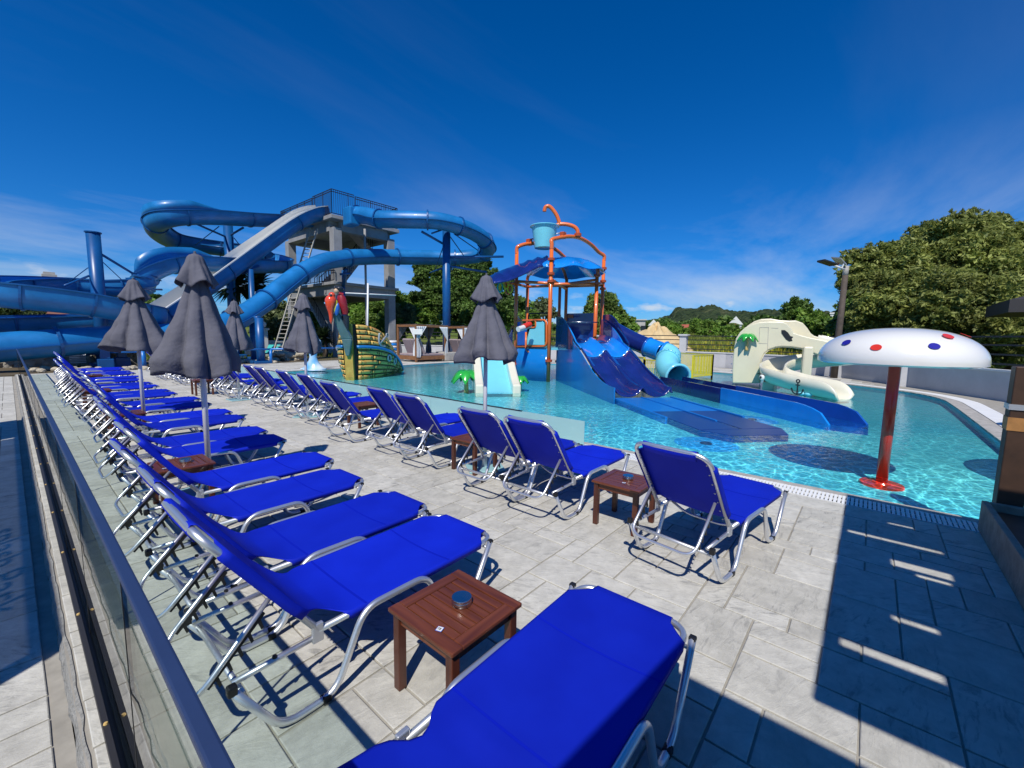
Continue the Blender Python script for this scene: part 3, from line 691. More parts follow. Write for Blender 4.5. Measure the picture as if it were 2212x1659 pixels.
# ------------------------------------------------------------------ glass railing beside the camera
rail = thing('glass_railing', 'low glass railing with dark blue top rail beside the left lounger row', 'railing', (0.185,0,0))
MB().box((-0.017,-1.5,0.974),(0.017,24.3,0.998)).build('top_rail', MATS['rail_paint'], rail, bevel=0.006)
tm = MB()
for x0,x1,z1 in ((-0.045,-0.024,0.052),(-0.024,-0.010,0.028),(0.010,0.024,0.028),(0.024,0.045,0.052)): tm.box((x0,-1.5,0.0),(x1,24.3,z1))
tm.build('base_track', MATS['track_metal'], rail)
MB().box((-0.010,-1.5,0.0),(0.010,24.3,0.020)).build('track_gasket', MATS['joint_black'], rail)
yy = -1.1; pi_ = 0
while yy < 24.0:
    L = 1.46
    MB().box((-0.005,yy+0.006,0.021),(0.005,min(yy+L,24.2)-0.006,0.973)).build('glass_pane', MATS['rail_glass'], rail)
    MB().box((-0.0062,yy+L-0.004,0.021),(0.0062,yy+L+0.004,0.972)).build('pane_joint', MATS['joint_black'], rail)
    yy += L
for i in range(14):
    b_ = MB(); b_.lathe([(0.0,0.008),(0.007,0.007),(0.009,0.0)], (-0.034, 1.3+i*1.1, 0.052), 10); b_.build('track_screw', MATS['toy_trunk'], rail)
# low frosted glass wind screen along the pool edge
scr = thing('glass_screen', 'low frosted glass screen standing between the second lounger row and the pool', 'screen', (5.68,0,0))
yy = 3.30
while yy < 18.2:
    L = 1.86
    MB().box((-0.006,yy+0.004,0.055),(0.006,yy+L-0.004,0.47)).build('glass_pane', MATS['screen_glass'], scr); yy += L
MB().box((-0.030,3.75,0.0),(0.030,18.18,0.055)).build('base_channel', MATS['track_metal'], scr)
MB().box((-0.012,4.55,0.468),(0.012,18.18,0.482)).build('top_strip', MATS['lamp_dark'], scr)

# ------------------------------------------------------------------ sun loungers
def make_lounger(flat=False):
    t = thing('sun_lounger', 'x', 'sun lounger')
    W = 0.285; HX = -1.22; HZ = 0.352
    bd = (Vector((-0.97, 0, 0.20)) if flat else Vector((-0.43, 0, 0.605))).normalized(); BL = 0.745
    for sy in (-1, 1):
        y = sy*(W+0.036)
        pts = rounded([(-1.585,y,0.305),(-1.41,y,0.016),(-1.16,y,0.016),(-1.00,y,0.366),(-0.60,y,0.366),(-0.47,y,0.016),(-0.27,y,0.016),(-0.07,y,0.372)], 0.085, 6)
        sleg = MB().tube(pts, 0.0172, 12).build('side_leg', MATS['alu'], t, smooth=3.14)
        cb = MB(); cb.box((-1.605,y-0.018,0.290),(-1.568,y+0.018,0.335)); cb.build('end_cap', MATS['black_plastic'], sleg, bevel=0.008)
        MB().box((-0.085,y-0.016,0.362),(-0.052,y+0.016,0.384)).build('end_cap', MATS['black_plastic'], sleg, bevel=0.006)
        for cx_ in (-1.21, -0.335):
            MB().box((cx_-0.022,y-0.0185,-0.001),(cx_+0.022,y+0.0185,0.034)).build('clip', MATS['black_plastic'], sleg, bevel=0.006)
        abar = MB().tube([(-1.575,sy*(W-0.004),0.312),(HX+0.0,sy*(W-0.004),0.322)], 0.0135, 10).build('arm_bar', MATS['alu'], t, smooth=3.14)
        hb = MB(); hb.box((HX-0.030,sy*(W+0.004)-0.011,0.300),(HX+0.022,sy*(W+0.004)+0.011,0.392)); hb.build('hinge', MATS['alu_dull'], t, bevel=0.005)
        MB().lathe([(0.0,0.012),(0.009,0.010),(0.012,0.0)], (-1.41, sy*(W-0.004), 0.327), 10).build('bar_knob', MATS['black_plastic'], abar)
        # ratchet plate with teeth under the support bar
        a = Vector((-1.415, sy*0.235, 0.560)) if not flat else Vector((-1.56, sy*0.235, 0.40)); b = Vector((-1.675, sy*0.235, 0.300)) if not flat else Vector((-1.84, sy*0.235, 0.22)); d = (b-a).normalized(); nn = Vector((0.62,0,-0.78)).normalized()
        rp = MB()
        rp.prism([a+d*0.03-nn*0.0, b-d*0.03, b-d*0.03+nn*0.016, a+d*0.03+nn*0.016], (0,0.012*sy,0))
        for k in range(5):
            q = a + d*(0.055+k*0.058); rp.prism([q+nn*0.014, q+d*0.016+nn*0.014, q+d*0.030+nn*0.050, q+d*0.018+nn*0.052], (0,0.012*sy,0))
        rp.build('ratchet', MATS['black_plastic'], t)
    seat = rounded([(HX,-W,HZ),(0,-W,HZ+0.012),(0,W,HZ+0.012),(HX,W,HZ)], 0.11, 8)
    MB().tube(seat, 0.0160, 12).build('seat_frame', MATS['alu'], t, smooth=3.14)
    h0 = Vector((HX-0.005,0,HZ+0.012)); h1 = h0 + bd*BL
    back = rounded([h0+Vector((0,-W,0)), h1+Vector((0,-W,0)), h1+Vector((0,W,0)), h0+Vector((0,W,0))], 0.12, 8)
    bfr = MB().tube(back, 0.0160, 12).build('back_frame', MATS['alu'], t, smooth=3.14)
    MB().tube([(-1.545,-W-0.02,0.262),(-1.545,W+0.02,0.262)], 0.0135, 10).build('cross_bar', MATS['alu_dull'], t, smooth=3.14)
    MB().tube(rounded([(-0.98,-W-0.02,0.335),(-0.99,-0.16,0.265),(-0.99,0.16,0.265),(-0.98,W+0.02,0.335)], 0.12, 5), 0.011, 8).build('bow_bar', MATS['alu_dull'], t, smooth=3.14)
    MB().tube([(-0.09,-W-0.02,0.335),(-0.09,W+0.02,0.335)], 0.010, 8).build('foot_bar', MATS['alu_dull'], t, smooth=3.14)
    sup = rounded([(-1.41,-0.245,0.585),(-1.705,-0.245,0.275),(-1.705,0.245,0.275),(-1.41,0.245,0.585)] if not flat else [(-1.55,-0.245,0.425),(-1.86,-0.245,0.22),(-1.86,0.245,0.22),(-1.55,0.245,0.425)], 0.10, 6)
    MB().tube(sup, 0.0115, 8).build('support_bar', MATS['alu'], t, smooth=3.14)
    # fabric: rows along the length, columns across
    path = []; 
    for i in range(23): path.append((0.0 - 1.02*i/22, HZ+0.024 + 0.010*(1-i/22), 'seat'))
    c0 = Vector((-1.02,0,HZ+0.022)); ctrl = Vector((-1.215,0,HZ+0.022)); c1 = h0 + bd*0.27 + Vector((0.0215,0,0.0155))
    for i in range(1,11):
        u = i/10; p = (1-u)**2*c0 + 2*u*(1-u)*ctrl + u*u*c1; path.append((p.x, p.z, 'bend'))
    for i in range(1,13):
        p = c1.lerp(h1 + Vector((0.0215,0,0.0155)), i/12); path.append((p.x, p.z, 'back'))
    np_ = len(path); rows = []
    L = [0.0]
    for i in range(1,np_): L.append(L[-1] + math.hypot(path[i][0]-path[i-1][0], path[i][1]-path[i-1][1]))
    tot = L[-1]
    cols = [-1.0,-0.96,-0.85,-0.6,-0.3,0,0.3,0.6,0.85,0.96,1.0]
    for i,(x,z,_) in enumerate(path):
        s = L[i]; w = W+0.021; xa, za, _ = path[max(i-1,0)]; xb, zb2, _ = path[min(i+1,np_-1)]; tl_ = math.hypot(xb-xa, zb2-za); nx_, nz_ = (zb2-za)/tl_, -(xb-xa)/tl_
        e = min(s, tot-s)
        if e < 0.105: w = W+0.021 - math.sqrt(max(0.0, 0.105**2-e*e))
        hdist = abs(s-1.185)
        if hdist < 0.105: w -= 0.075*math.cos(hdist/0.105*PI/2)
        sag = 0.020*math.sin(PI*min(1,max(0,s/1.1))) if s < 1.1 else 0.012
        row = []
        wr_ = 0.044 if e > 0.1 and hdist > 0.1 else 0.004
        row.append((x-nx_*wr_, -w+0.004, z-nz_*wr_))
        for c in cols: row.append((x, c*w, z - sag*(1-c*c)))
        row.append((x-nx_*wr_, w-0.004, z-nz_*wr_))
        rows.append(row)
    # hems rolled over the end bars
    first = [(p[0]+0.016, p[1], p[2]-0.012) for p in rows[0]]; f2 = [(p[0]+0.010, p[1], p[2]-0.034) for p in rows[0]]; f3 = [(p[0]-0.05, p[1], p[2]-0.042) for p in rows[0]]
    last = [(p[0]-0.020, p[1], p[2]+0.006) for p in rows[-1]]; l2 = [(p[0]-0.036, p[1], p[2]-0.020) for p in rows[-1]]; l3 = [(p[0]-0.010, p[1], p[2]-0.066) for p in rows[-1]]
    fb = MB(); fb.grid([f3, f2, first] + rows + [last, l2, l3])
    fo = fb.build('fabric', MATS['fabric'], t, smooth=3.14)
    for ii in (9, 21):
        ra_, rb2 = rows[ii], rows[ii+1]; sm_ = MB(); sm_.grid([[Vector(p).lerp(Vector(q),0.0)+Vector((0,0,0.0026)) for p,q in zip(ra_[1:-1],rb2[1:-1])], [Vector(p).lerp(Vector(q),0.28)+Vector((0,0,0.0026)) for p,q in zip(ra_[1:-1],rb2[1:-1])]]); sm_.build('seam', MATS['fabric_seam'], fo)
    so = fo.modifiers.new('thickness', 'SOLIDIFY'); so.thickness = 0.003; so.offset = 0
    rv = MB()
    for sy in (-1,1):
        for k in range(7):
            p = h0 + bd*(0.12+0.095*k); M3 = Matrix.Translation(p + Vector((-0.006, sy*(W-0.022), -0.020)))
            rv.ell(M3.translation, 0.006, 0.006, 0.006, 6, 4)
    stuff(rv.build('rivets', MATS['steel'], bfr))
    return t
mat('fabric_seam', (0.0022,0.012,0.43), 0.75, spec=0.1)
lou = make_lounger(); lou_flat = make_lounger(True)
ROW1 = [(2.00,0.84,0.01),(2.06,2.17,0.005),(2.08,2.87,0.0),(2.07,3.80,0.01),(2.20,4.62,0.0),(2.24,5.86,-0.01),(2.27,6.55,0.01),(2.36,7.78,0.0),(2.40,8.48,0.0),(2.42,9.72,0.01),(2.44,10.6,0.0),(2.34,11.75,0.0),(2.34,12.45,0.01),(2.32,13.7,0.0),(2.34,14.5,0.0),(2.40,15.75,0.0),(2.48,16.75,0.0),(2.56,18.2,0.0),(2.56,19.0,0.0),(2.6,20.3,0.0),(2.62,21.1,0.0)]
ORD = ['nearest','second','third','fourth','fifth','sixth','seventh','eighth','ninth','tenth','eleventh','twelfth','thirteenth','fourteenth','fifteenth','sixteenth','seventeenth','eighteenth','nineteenth','twentieth','twenty-first']
S_LIST = [(4.60,0.80,-0.145),(4.72,2.42,0.0),(4.74,3.12,0.01),(4.92,4.58,0.02),(5.02,5.34,0.01),(4.86,6.56,0.01),(5.15,8.15,0.0),(5.18,9.15,0.01),(5.18,10.35,0.0),(5.22,11.2,0.0),(5.10,12.6,0.02),(5.14,13.4,0.0),(5.08,14.9,0.01),(5.10,15.7,0.0),(5.02,17.2,0.0),(5.02,18.0,0.01),(4.9,19.4,0.0),(4.9,20.2,0.0)]
first = True
def put_lounger(x, y, a, label):
    global first, first_done
    if first: o = lou_flat; first = False; first_done = False
    else: o = copy_tree(lou) if first_done else lou; first_done = True
    if y > 4.5: x += R.uniform(-0.03,0.03); y += R.uniform(-0.03,0.03); a += R.uniform(-0.03,0.03)
    o.location = (x, y, 0.0115); o.rotation_euler = (0,0,a); o['label'] = label; o['group'] = 'blue sun loungers in two rows on the deck'
L1 = ['blue lounger in the foreground, cut off by the bottom of the picture', 'blue lounger just beyond the nearest wooden table in the railing row']
for i,(x,y,a) in enumerate(ROW1):
    if i < 2: lb = L1[i]
    else: lb = '%s blue lounger from the camera in the row beside the glass railing' % ORD[i]
    put_lounger(x, y, a, lb)
for i,(x,y,a) in enumerate(S_LIST):
    if i == 0: lb = 'lone blue lounger turned slightly, right of the table nearest the pool'
    else: lb = '%s blue lounger from the right in the row beside the pool' % ORD[i]
    put_lounger(x, y, a, lb)

# ------------------------------------------------------------------ side tables
def make_table():
    t = thing('side_table', 'x', 'table')
    H = 0.425; S = 0.232; w = 0.062; th = 0.022
    MB().box((-S,-S,H-th),(-S+w,S,H)).build('top_rail', MATS['table_wood_y'], t, bevel=0.005)
    MB().box((S-w,-S,H-th),(S,S,H)).build('top_rail', MATS['table_wood_y'], t, bevel=0.005)
    MB().box((-S+w+0.0008,-S,H-th),(S-w-0.0008,-S+w,H-0.0006)).build('top_rail', MATS['table_wood'], t, bevel=0.005)
    MB().box((-S+w+0.0008,S-w,H-th),(S-w-0.0008,S,H-0.0006)).build('top_rail', MATS['table_wood'], t, bevel=0.005)
    n_ = 7; a = -S+w+0.003; step = (2*S-2*w-0.006)/n_
    for i in range(n_):
        MB().box((a+i*step+0.0026,-S+w+0.003,H-th+0.002),(a+(i+1)*step-0.0026,S-w-0.003,H-0.0035)).build('slat', MATS['table_wood_y'], t, bevel=0.003)
    q = S-0.040
    for sy in (-1,1): MB().box((-q+0.02,sy*q-0.010,H-th-0.055),(q-0.02,sy*q+0.010,H-th)).build('apron', MATS['table_wood'], t)
    for sx in (-1,1): MB().box((sx*q-0.010,-q+0.02,H-th-0.055),(sx*q+0.010,q-0.02,H-th-0.0006)).build('apron', MATS['table_wood_y'], t)
    for sx in (-1,1):
        for sy in (-1,1): MB().box((sx*q-0.0225,sy*q-0.0225,0.0),(sx*q+0.0225,sy*q+0.0225,H-th-0.001)).build('leg', MATS['table_wood_z'], t, bevel=0.004)
    return t
def make_ashtray():
    t = thing('ashtray', 'x', 'ashtray')
    MB().lathe([(0.0,0.0),(0.048,0.0),(0.050,0.003),(0.050,0.022),(0.049,0.024)], (0,0,0), 32).build('bowl', MATS['steel'], t, smooth=0.6)
    MB().lathe([(0.0495,0.0245),(0.0495,0.036),(0.0485,0.038),(0.0,0.0385)], (0,0,0), 32).build('lid', MATS['steel'], t, smooth=0.6)
    return t
tab = make_table(); ash = make_ashtray()
TABS = [(1.325,1.455,0.0),(1.04,5.22,0.0),(1.13,9.09,0.01),(1.18,13.05,0.0),(1.5,17.45,0.0),(3.655,1.665,0.0),(3.86,3.88,0.02),(4.30,7.35,0.0),(3.40,14.15,0.0)]
TL = ['wooden side table in the foreground between two blue loungers','wooden side table beside the white pole of the big nearest parasol','wooden side table under the second parasol of the railing row','small wooden table past the second parasol of the railing row','farthest small wooden table at the end of the railing row','wooden side table beside the lone turned lounger near the pool','wooden table behind the second pair of pool row loungers','wooden table half hidden beyond the sixth pool row lounger','small wooden table in the middle of the pool row under far parasol']
AL = ['steel ashtray on the foreground table','steel ashtray on the table by the nearest parasol','steel ashtray on the table under the second parasol','steel ashtray on the table past the second parasol','steel ashtray on the farthest railing row table','steel ashtray on the table beside the lone lounger']
for i,(x,y,a) in enumerate(TABS):
    o = tab if i == 0 else copy_tree(tab)
    o.location = (x,y,0.0115); o.rotation_euler = (0,0,a); o['label'] = TL[i]; o['group'] = 'wooden side tables between the loungers'
    if i < 6:
        p = ash if i == 0 else copy_tree(ash)
        p.location = (x+0.03, y-0.01, 0.0115+0.4225); p.rotation_euler = (0,0,0.4*i); p['label'] = AL[i]; p['group'] = 'steel ashtrays on the side tables'
# small numbered stickers on the tables: white plate, blue edge, dark numeral
def numeral(mb, cx_, cy_, z, s):
    """a hand-drawn looped 2"""
    pts = [(-0.5,0.35),(-0.2,0.62),(0.3,0.6),(0.5,0.25),(0.2,-0.15),(-0.35,-0.45),(-0.5,-0.15),(-0.15,0.1),(0.1,-0.35),(0.55,-0.5)]
    sp = spline([(cx_+a*s, cy_+b*s, z) for a,b in pts], 5)
    mb.tube(sp, s*0.11, 5)
for i,(x,y,dx,dy) in enumerate(((1.325,1.455,-0.165,-0.075),(1.04,5.22,-0.16,-0.12),(3.655,1.665,-0.10,-0.03))):
    st = thing('table_sticker', ['small white numbered sticker on the foreground table','small white sticker on the table by the nearest parasol','small white sticker on the table by the lone lounger'][i], 'sticker', (x+dx, y+dy, 0.4370), 0.35)
    MB().box((-0.0155,-0.0155,0.0),(0.0155,0.0155,0.001)).build('sticker_edge', mat('sticker_blue',(0.05,0.12,0.5),0.5) if 'sticker_blue' not in MATS else MATS['sticker_blue'], st)
    MB().box((-0.013,-0.0135,0.001),(0.0135,0.013,0.0016)).build('sticker_face', MATS['white_paint'], st)
    nb = MB(); numeral(nb, 0.0, 0.0, 0.0018, 0.012); nb.build('numeral', MATS['black_plastic'], st)

# ------------------------------------------------------------------ closed parasols
def make_parasol(name, label, x, y, seed, H=2.52, zb=1.30, rb=0.36, twist=0.0):
    r_ = random.Random(seed)
    t = thing(name, label, 'parasol', (x,y,0.0115), r_.uniform(0,1.0), 'closed grey parasols on white poles')
    MB().tube([(0,0,0.05),(0,0,H-0.06)], 0.027, 16).build('pole', MATS['white_paint'], t, smooth=3.14)
    MB().box((-0.24,-0.24,0.0),(0.24,0.24,0.022)).build('base_plate', MATS['screen_glass'], t, bevel=0.01)
    MB().lathe([(0.032,0.022),(0.032,0.20),(0.028,0.21)], (0,0,0), 16).build('base_socket', MATS['alu_dull'], t, smooth=0.6)
    N = 112; M_ = 30; ph = [r_.uniform(0,2*PI) for _ in range(8)]
    lobes = r_.choice((6,7)); am = [r_.uniform(0.65,1.25) for _ in range(lobes)]; hem = [r_.uniform(-0.06,0.06) for _ in range(lobes)]
    rows = []
    for i in range(M_+1):
        u = i/M_; row = []
        for j in range(N):
            a = 2*PI*j/N; k = a/(2*PI)*lobes; i0 = int(k) % lobes; f = k-int(k); f = f*f*(3-2*f)
            A = am[i0]*(1-f) + am[(i0+1)%lobes]*f; Hm = hem[i0]*(1-f) + hem[(i0+1)%lobes]*f
            cs = abs(math.cos(lobes*0.5*a + ph[0]*0.15 + 0.45*math.sin(a+ph[1]) + 0.35*u*math.sin(2*a+ph[3]) + twist*u*0.5))
            fold = 2*cs**0.75-1
            rad = 0.060 + (rb-0.060)*(0.30*u + 0.70*u**1.12)
            if u > 0.86: rad *= 1 - 1.5*(u-0.86)*(0.55+0.45*math.sin(3*a+ph[2]))
            rad *= 1 + (0.10+0.16*u)*A*fold + 0.018*u*math.sin(17*a+ph[3]+3*u) + 0.010*u*math.sin(29*a+ph[5]-4*u)
            rad *= 1 + u*(0.09*math.sin(a+ph[6]) + 0.07*math.sin(2*a+ph[7]) + 0.04*math.sin(3*a+ph[2]+2.5*u))
            rad += 0.010*u*math.sin(7*u*PI*(1+0.3*math.sin(a))+5*a+ph[6])
            z = (H-0.20) - u*(H-0.20-zb) + (Hm*1.1 + 0.025*math.sin(2*a+ph[4]) + 0.012*math.sin(lobes*a+ph[4]))*u**3 + 0.022*fold*u**4
            row.append((rad*math.cos(a), rad*math.sin(a), z))
        row.append(row[0]); rows.append(row)
    c = MB(); c.grid(rows); co = c.build('canopy', MATS['umbrella'], t, smooth=3.14)
    s = co.modifiers.new('thickness','SOLIDIFY'); s.thickness = 0.004
    rows = []
    for i in range(13):
        u = i/12; row = []
        for j in range(N):
            a = 2*PI*j/N
            fl = math.cos(4*a+ph[5]+0.6*math.sin(2*a+ph[6]))
            rad = 0.055 + 0.045*min(1,u*2.2)**0.6 + 0.115*max(0,u-0.30)**1.1*(1+0.45*fl) + 0.012*u*math.sin(11*a+ph[7])
            z = H - 0.005 - 0.30*u**1.05 + 0.035*u*u*fl + (0.0 if u > 0.05 else 0.0)
            row.append((rad*math.cos(a), rad*math.sin(a), z))
        row.append(row[0]); rows.append(row)
    rows.insert(0, [(0.0001*math.cos(2*PI*j/N), 0.0001*math.sin(2*PI*j/N), H+0.020) for j in range(N+1)])
    c = MB(); c.grid(rows); co = tfl = c.build('top_flounce', MATS['umbrella'], t, smooth=3.14)
    s = co.modifiers.new('thickness','SOLIDIFY'); s.thickness = 0.004
    MB().lathe([(0.0,0.03),(0.012,0.026),(0.014,0.0)], (0,0,H+0.01), 10).build('finial', MATS['umbrella'], tfl)
    return t
make_parasol('parasol', 'largest nearest closed grey parasol beside the railing row tables', 1.32, 5.45, 3, 2.53, 1.30, 0.36)
make_parasol('parasol', 'closed grey parasol second in the railing row, left of the largest', 1.36, 9.10, 8, 2.54, 1.40, 0.40, 0.6)
make_parasol('parasol', 'closed grey parasol in the pool row in front of the play tower', 3.99, 3.82, 15, 2.50, 1.42, 0.36)
make_parasol('parasol', 'closed grey parasol left of the pirate ship', 4.00, 9.05, 23, 2.53, 1.38, 0.34)
make_parasol('parasol', 'farthest closed grey parasol, half hidden right of the largest one', 3.77, 12.44, 31, 2.52, 1.34, 0.34)
# ------------------------------------------------------------------ water mushroom
MX, MY, MZ, MR = 7.52, -0.25, 1.53, 0.84
mush = thing('water_mushroom', 'white spotted mushroom shower on a red pole in the pool', 'mushroom shower', (MX,MY,FZ))
MB().tube([(0,0,0.0),(0,0,MZ-FZ+0.25)], 0.064, 24).build('pole', MATS['red_pole'], mush, smooth=3.14)
MB().lathe([(0.0,0.05),(0.10,0.05),(0.11,0.035),(0.235,0.03),(0.24,0.0)], (0,0,0), 28).build('base_flange', MATS['red_pole'], mush, smooth=0.6)
pr = []
for i in range(25):
    a = PI/2*i/24; pr.append((MR*math.sin(a)**0.86 if a > 0 else 0.0, 0.42*math.cos(a)**0.95 + 0.0))
pr[0] = (0.0005, 0.42)
pr += [(MR*0.995,-0.035),(MR*0.93,-0.055),(MR*0.80,0.04),(0.35,0.20),(0.07,0.25)]
cap = MB(); cap.lathe(pr, (0,0,MZ-FZ), 64); cap.build('cap', MATS['white_gel'], mush, smooth=0.7)
def on_cap(k, a, b):
    v = _ray(k,a,b); o_ = Vector((0,0,CAM_H))-Vector((MX,MY,MZ)); s = Vector((1/MR,1/MR,1/0.44))
    vv = Vector((v.x*s.x,v.y*s.y,v.z*s.z)); oo = Vector((o_.x*s.x,o_.y*s.y,o_.z*s.z))
    A = vv.dot(vv); B = 2*vv.dot(oo); C_ = oo.dot(oo)-1.0; D_ = B*B-4*A*C_
    if D_ < 0: D_ = 0
    t = (-B-math.sqrt(D_))/(2*A); return o_ + v*t
def cap_pt(th, ph):
    """th from the top, ph round"""
    return Vector((MR*math.sin(th)**0.86*math.cos(ph), MR*math.sin(th)**0.86*math.sin(ph), 0.44*math.cos(th)**0.92))
for (a,b,m_) in ((685,1078,'dot_blue'),(935,1122,'dot_red'),(1432,1112,'dot_blue'),(1535,1022,'dot_red')):
    p = on_cap('F',a,b); ph = math.atan2(p.y,p.x); th = math.acos(max(-1,min(1,p.z/0.44)))
    th = min(max(th,0.15),1.45); d = MB(); rr = 0.055
    ring = [cap_pt(th + rr/0.62*math.sin(2*PI*j/20), ph + rr/(MR*math.sin(th)**0.86)*math.cos(2*PI*j/20)) for j in range(20)]
    nn = Vector((p.x/MR**2,p.y/MR**2,p.z/0.44**2)).normalized()
    d.prism([q+nn*0.001 + Vector((0,0,MZ-FZ)) for q in ring], nn*0.004); d.build('spot', MATS[m_], mush)
for k in range(5):
    ph = 0.6+1.25*k+ (0.2 if k%2 else 0); th = 0.75; 
    if math.cos(ph-PI) > 0.2: continue
    p = cap_pt(th,ph); d = MB(); rr = 0.055
    ring = [cap_pt(th + rr/0.62*math.sin(2*PI*j/20), ph + rr/(MR*math.sin(th)**0.86)*math.cos(2*PI*j/20)) for j in range(20)]
    nn = Vector((p.x/MR**2,p.y/MR**2,p.z/0.44**2)).normalized()
    d.prism([q+nn*0.001 + Vector((0,0,MZ-FZ)) for q in ring], nn*0.004); d.build('spot', MATS['dot_red' if k%2 else 'dot_blue'], mush)

# ------------------------------------------------------------------ play tower with bucket
pt = thing('water_play_tower', 'orange framed water play tower with tipping bucket and twin slides in the pool', 'play tower', (16.4,10.9,FZ))
OFF = Vector((-16.4,-10.9,-FZ))
def L_(p): return Vector(p)+OFF
POST = dict(A=(832,18.5),B=(538,19.9),C=(635,22.2),D=(912,22.6),E=(968,21.6),F=(1226,19.9),G=(1279,21.4))
def pxy(k): p = at('D',POST[k][0],1100,POST[k][1]); return Vector((p.x,p.y,0))
def zat(k,b): return at('D',POST[k][0],b,POST[k][1]).z
PR = 0.085
tops = dict(A=430,B=470,C=740,D=740,E=700,F=690,G=540)
for k in POST:
    p = pxy(k); z1 = zat(k,tops[k])
    MB().tube([L_((p.x,p.y,FZ)), L_((p.x,p.y,z1))], PR if k in 'ABFG' else 0.08, 16).build('post', MATS['orange'], pt, smooth=3.14)
    for zf in ([0.75 if k=='A' else 0.5] + [zat(k,b) for b in ((535,660,725) if k == 'A' else (740,) if k in 'BC' else (675,745) if k=='F' else (615,725,790) if k=='G' else (760,))]):
        MB().lathe([(PR,-0.05),(PR+0.065,-0.05),(PR+0.065,0.05),(PR,0.05)], L_((p.x,p.y,zf)), 18).build('flange', MATS['orange_dark'], pt)
def pipe(name, spec, r, m_, n=6):
    pts = [L_(at('D',a,b,d)) for a,b,d in spec]
    MB().tube(spline(pts,n), r, 14).build(name, MATS[m_], pt, smooth=3.14)
pA, pB, pE, pF, pG = [pxy(k) for k in 'ABEFG']
def vtop(k,b): q = pxy(k); return L_((q.x,q.y,zat(k,b)))
arch = [vtop('A',450), vtop('A',405)] + [L_(at('D',a,b,d)) for a,b,d in ((850,368,18.55),(900,352,18.8),(1000,338,19.3),(1100,354,20.0),(1190,408,20.7),(1255,472,21.2))] + [vtop('G',505), vtop('G',550)]
MB().tube(spline(arch,5), PR, 16).build('arch', MATS['orange'], pt, smooth=3.14)
arch = [vtop('B',490), vtop('B',445)] + [L_(at('D',a,b,d)) for a,b,d in ((562,425,19.9),(620,405,20.0),(700,398,20.2),(800,415,20.5),(890,455,20.9),(950,508,21.3))] + [vtop('E',545), vtop('E',620)]
MB().tube(spline(arch,5), PR, 16).build('arch', MATS['orange'], pt, smooth=3.14)
MB().tube(spline([L_(at('D',1000,545,20.6)), L_(at('D',1090,540,20.5)), L_(at('D',1170,562,20.2)), vtop('F',615), vtop('F',700)],6), 0.08, 14).build('roof_rib', MATS['orange'], pt, smooth=3.14)
MB().tube(spline([vtop('C',745), vtop('C',690), L_(at('D',690,625,21.4)), L_(at('D',780,585,20.8)), L_(at('D',880,545,20.4))],6), 0.08, 14).build('roof_rib', MATS['orange_dark'], pt, smooth=3.14)
MB().tube(spline([vtop('E',720), L_(at('D',960,650,21.5)), L_(at('D',930,590,20.9)), L_(at('D',905,555,20.4))],6), 0.07, 14).build('roof_rib', MATS['orange_dark'], pt, smooth=3.14)
for (ka,ba,kb_,bb_) in (('A',745,'B',725),('B',748,'C',775),('C',772,'E',762),('A',705,'E',795),('E',748,'F',712),('E',770,'G',760),('A',752,'F',745),('F',748,'G',745)):
    MB().tube([vtop(ka,ba), vtop(kb_,bb_)], 0.065, 12).build('beam', MATS['orange'], pt, smooth=3.14)
# canopy shell and long petal
ctr = at('D',965,645,20.3); rp = [(0.001,0.66),(0.35,0.63),(0.75,0.54),(1.15,0.40),(1.5,0.22),(1.75,0.06),(1.86,-0.04),(1.83,-0.07),(1.72,0.02),(1.45,0.18),(1.1,0.35),(0.7,0.49),(0.001,0.60)]
sh = MB(); N_ = 48; P_ = []
for (r_,z_) in rp:
    P_.append([L_((ctr.x + r_*(1+0.035*math.cos(8*2*PI*j/N_))*math.cos(2*PI*j/N_), ctr.y + r_*(1+0.035*math.cos(8*2*PI*j/N_))*math.sin(2*PI*j/N_), ctr.z + z_ + 0.05*r_*math.cos(8*2*PI*j/N_)*0.5)) for j in range(N_+1)])
sh.grid(P_); sh.build('canopy_shell', MATS['bright_blue'], pt, smooth=0.8)
e1 = spline([at('D',810,520,20.6), at('D',690,540,20.4), at('D',560,575,19.9), at('D',420,628,19.2), at('D',300,684,18.6)], 6)
e2 = spline([at('D',830,592,18.9), at('D',730,600,18.5), at('D',610,660,18.2), at('D',480,715,17.9), at('D',350,738,17.8)], 6)
P_ = []
for i in range(len(e1)):
    row = []
    for j in range(13):
        t = j/12; q = e1[i].lerp(e2[i], t); q = q + Vector((0,0,0.22*math.sin(PI*t)*(1-0.55*i/(len(e1)-1)) + 0.05*math.sin(i*1.6)*math.sin(PI*t)))
        row.append(L_(q))
    P_.append(row)
pe = MB(); pe.grid(P_); po = pe.build('canopy_petal', MATS['navy'], pt, smooth=3.14); sm = po.modifiers.new('thickness','SOLIDIFY'); sm.thickness = 0.05
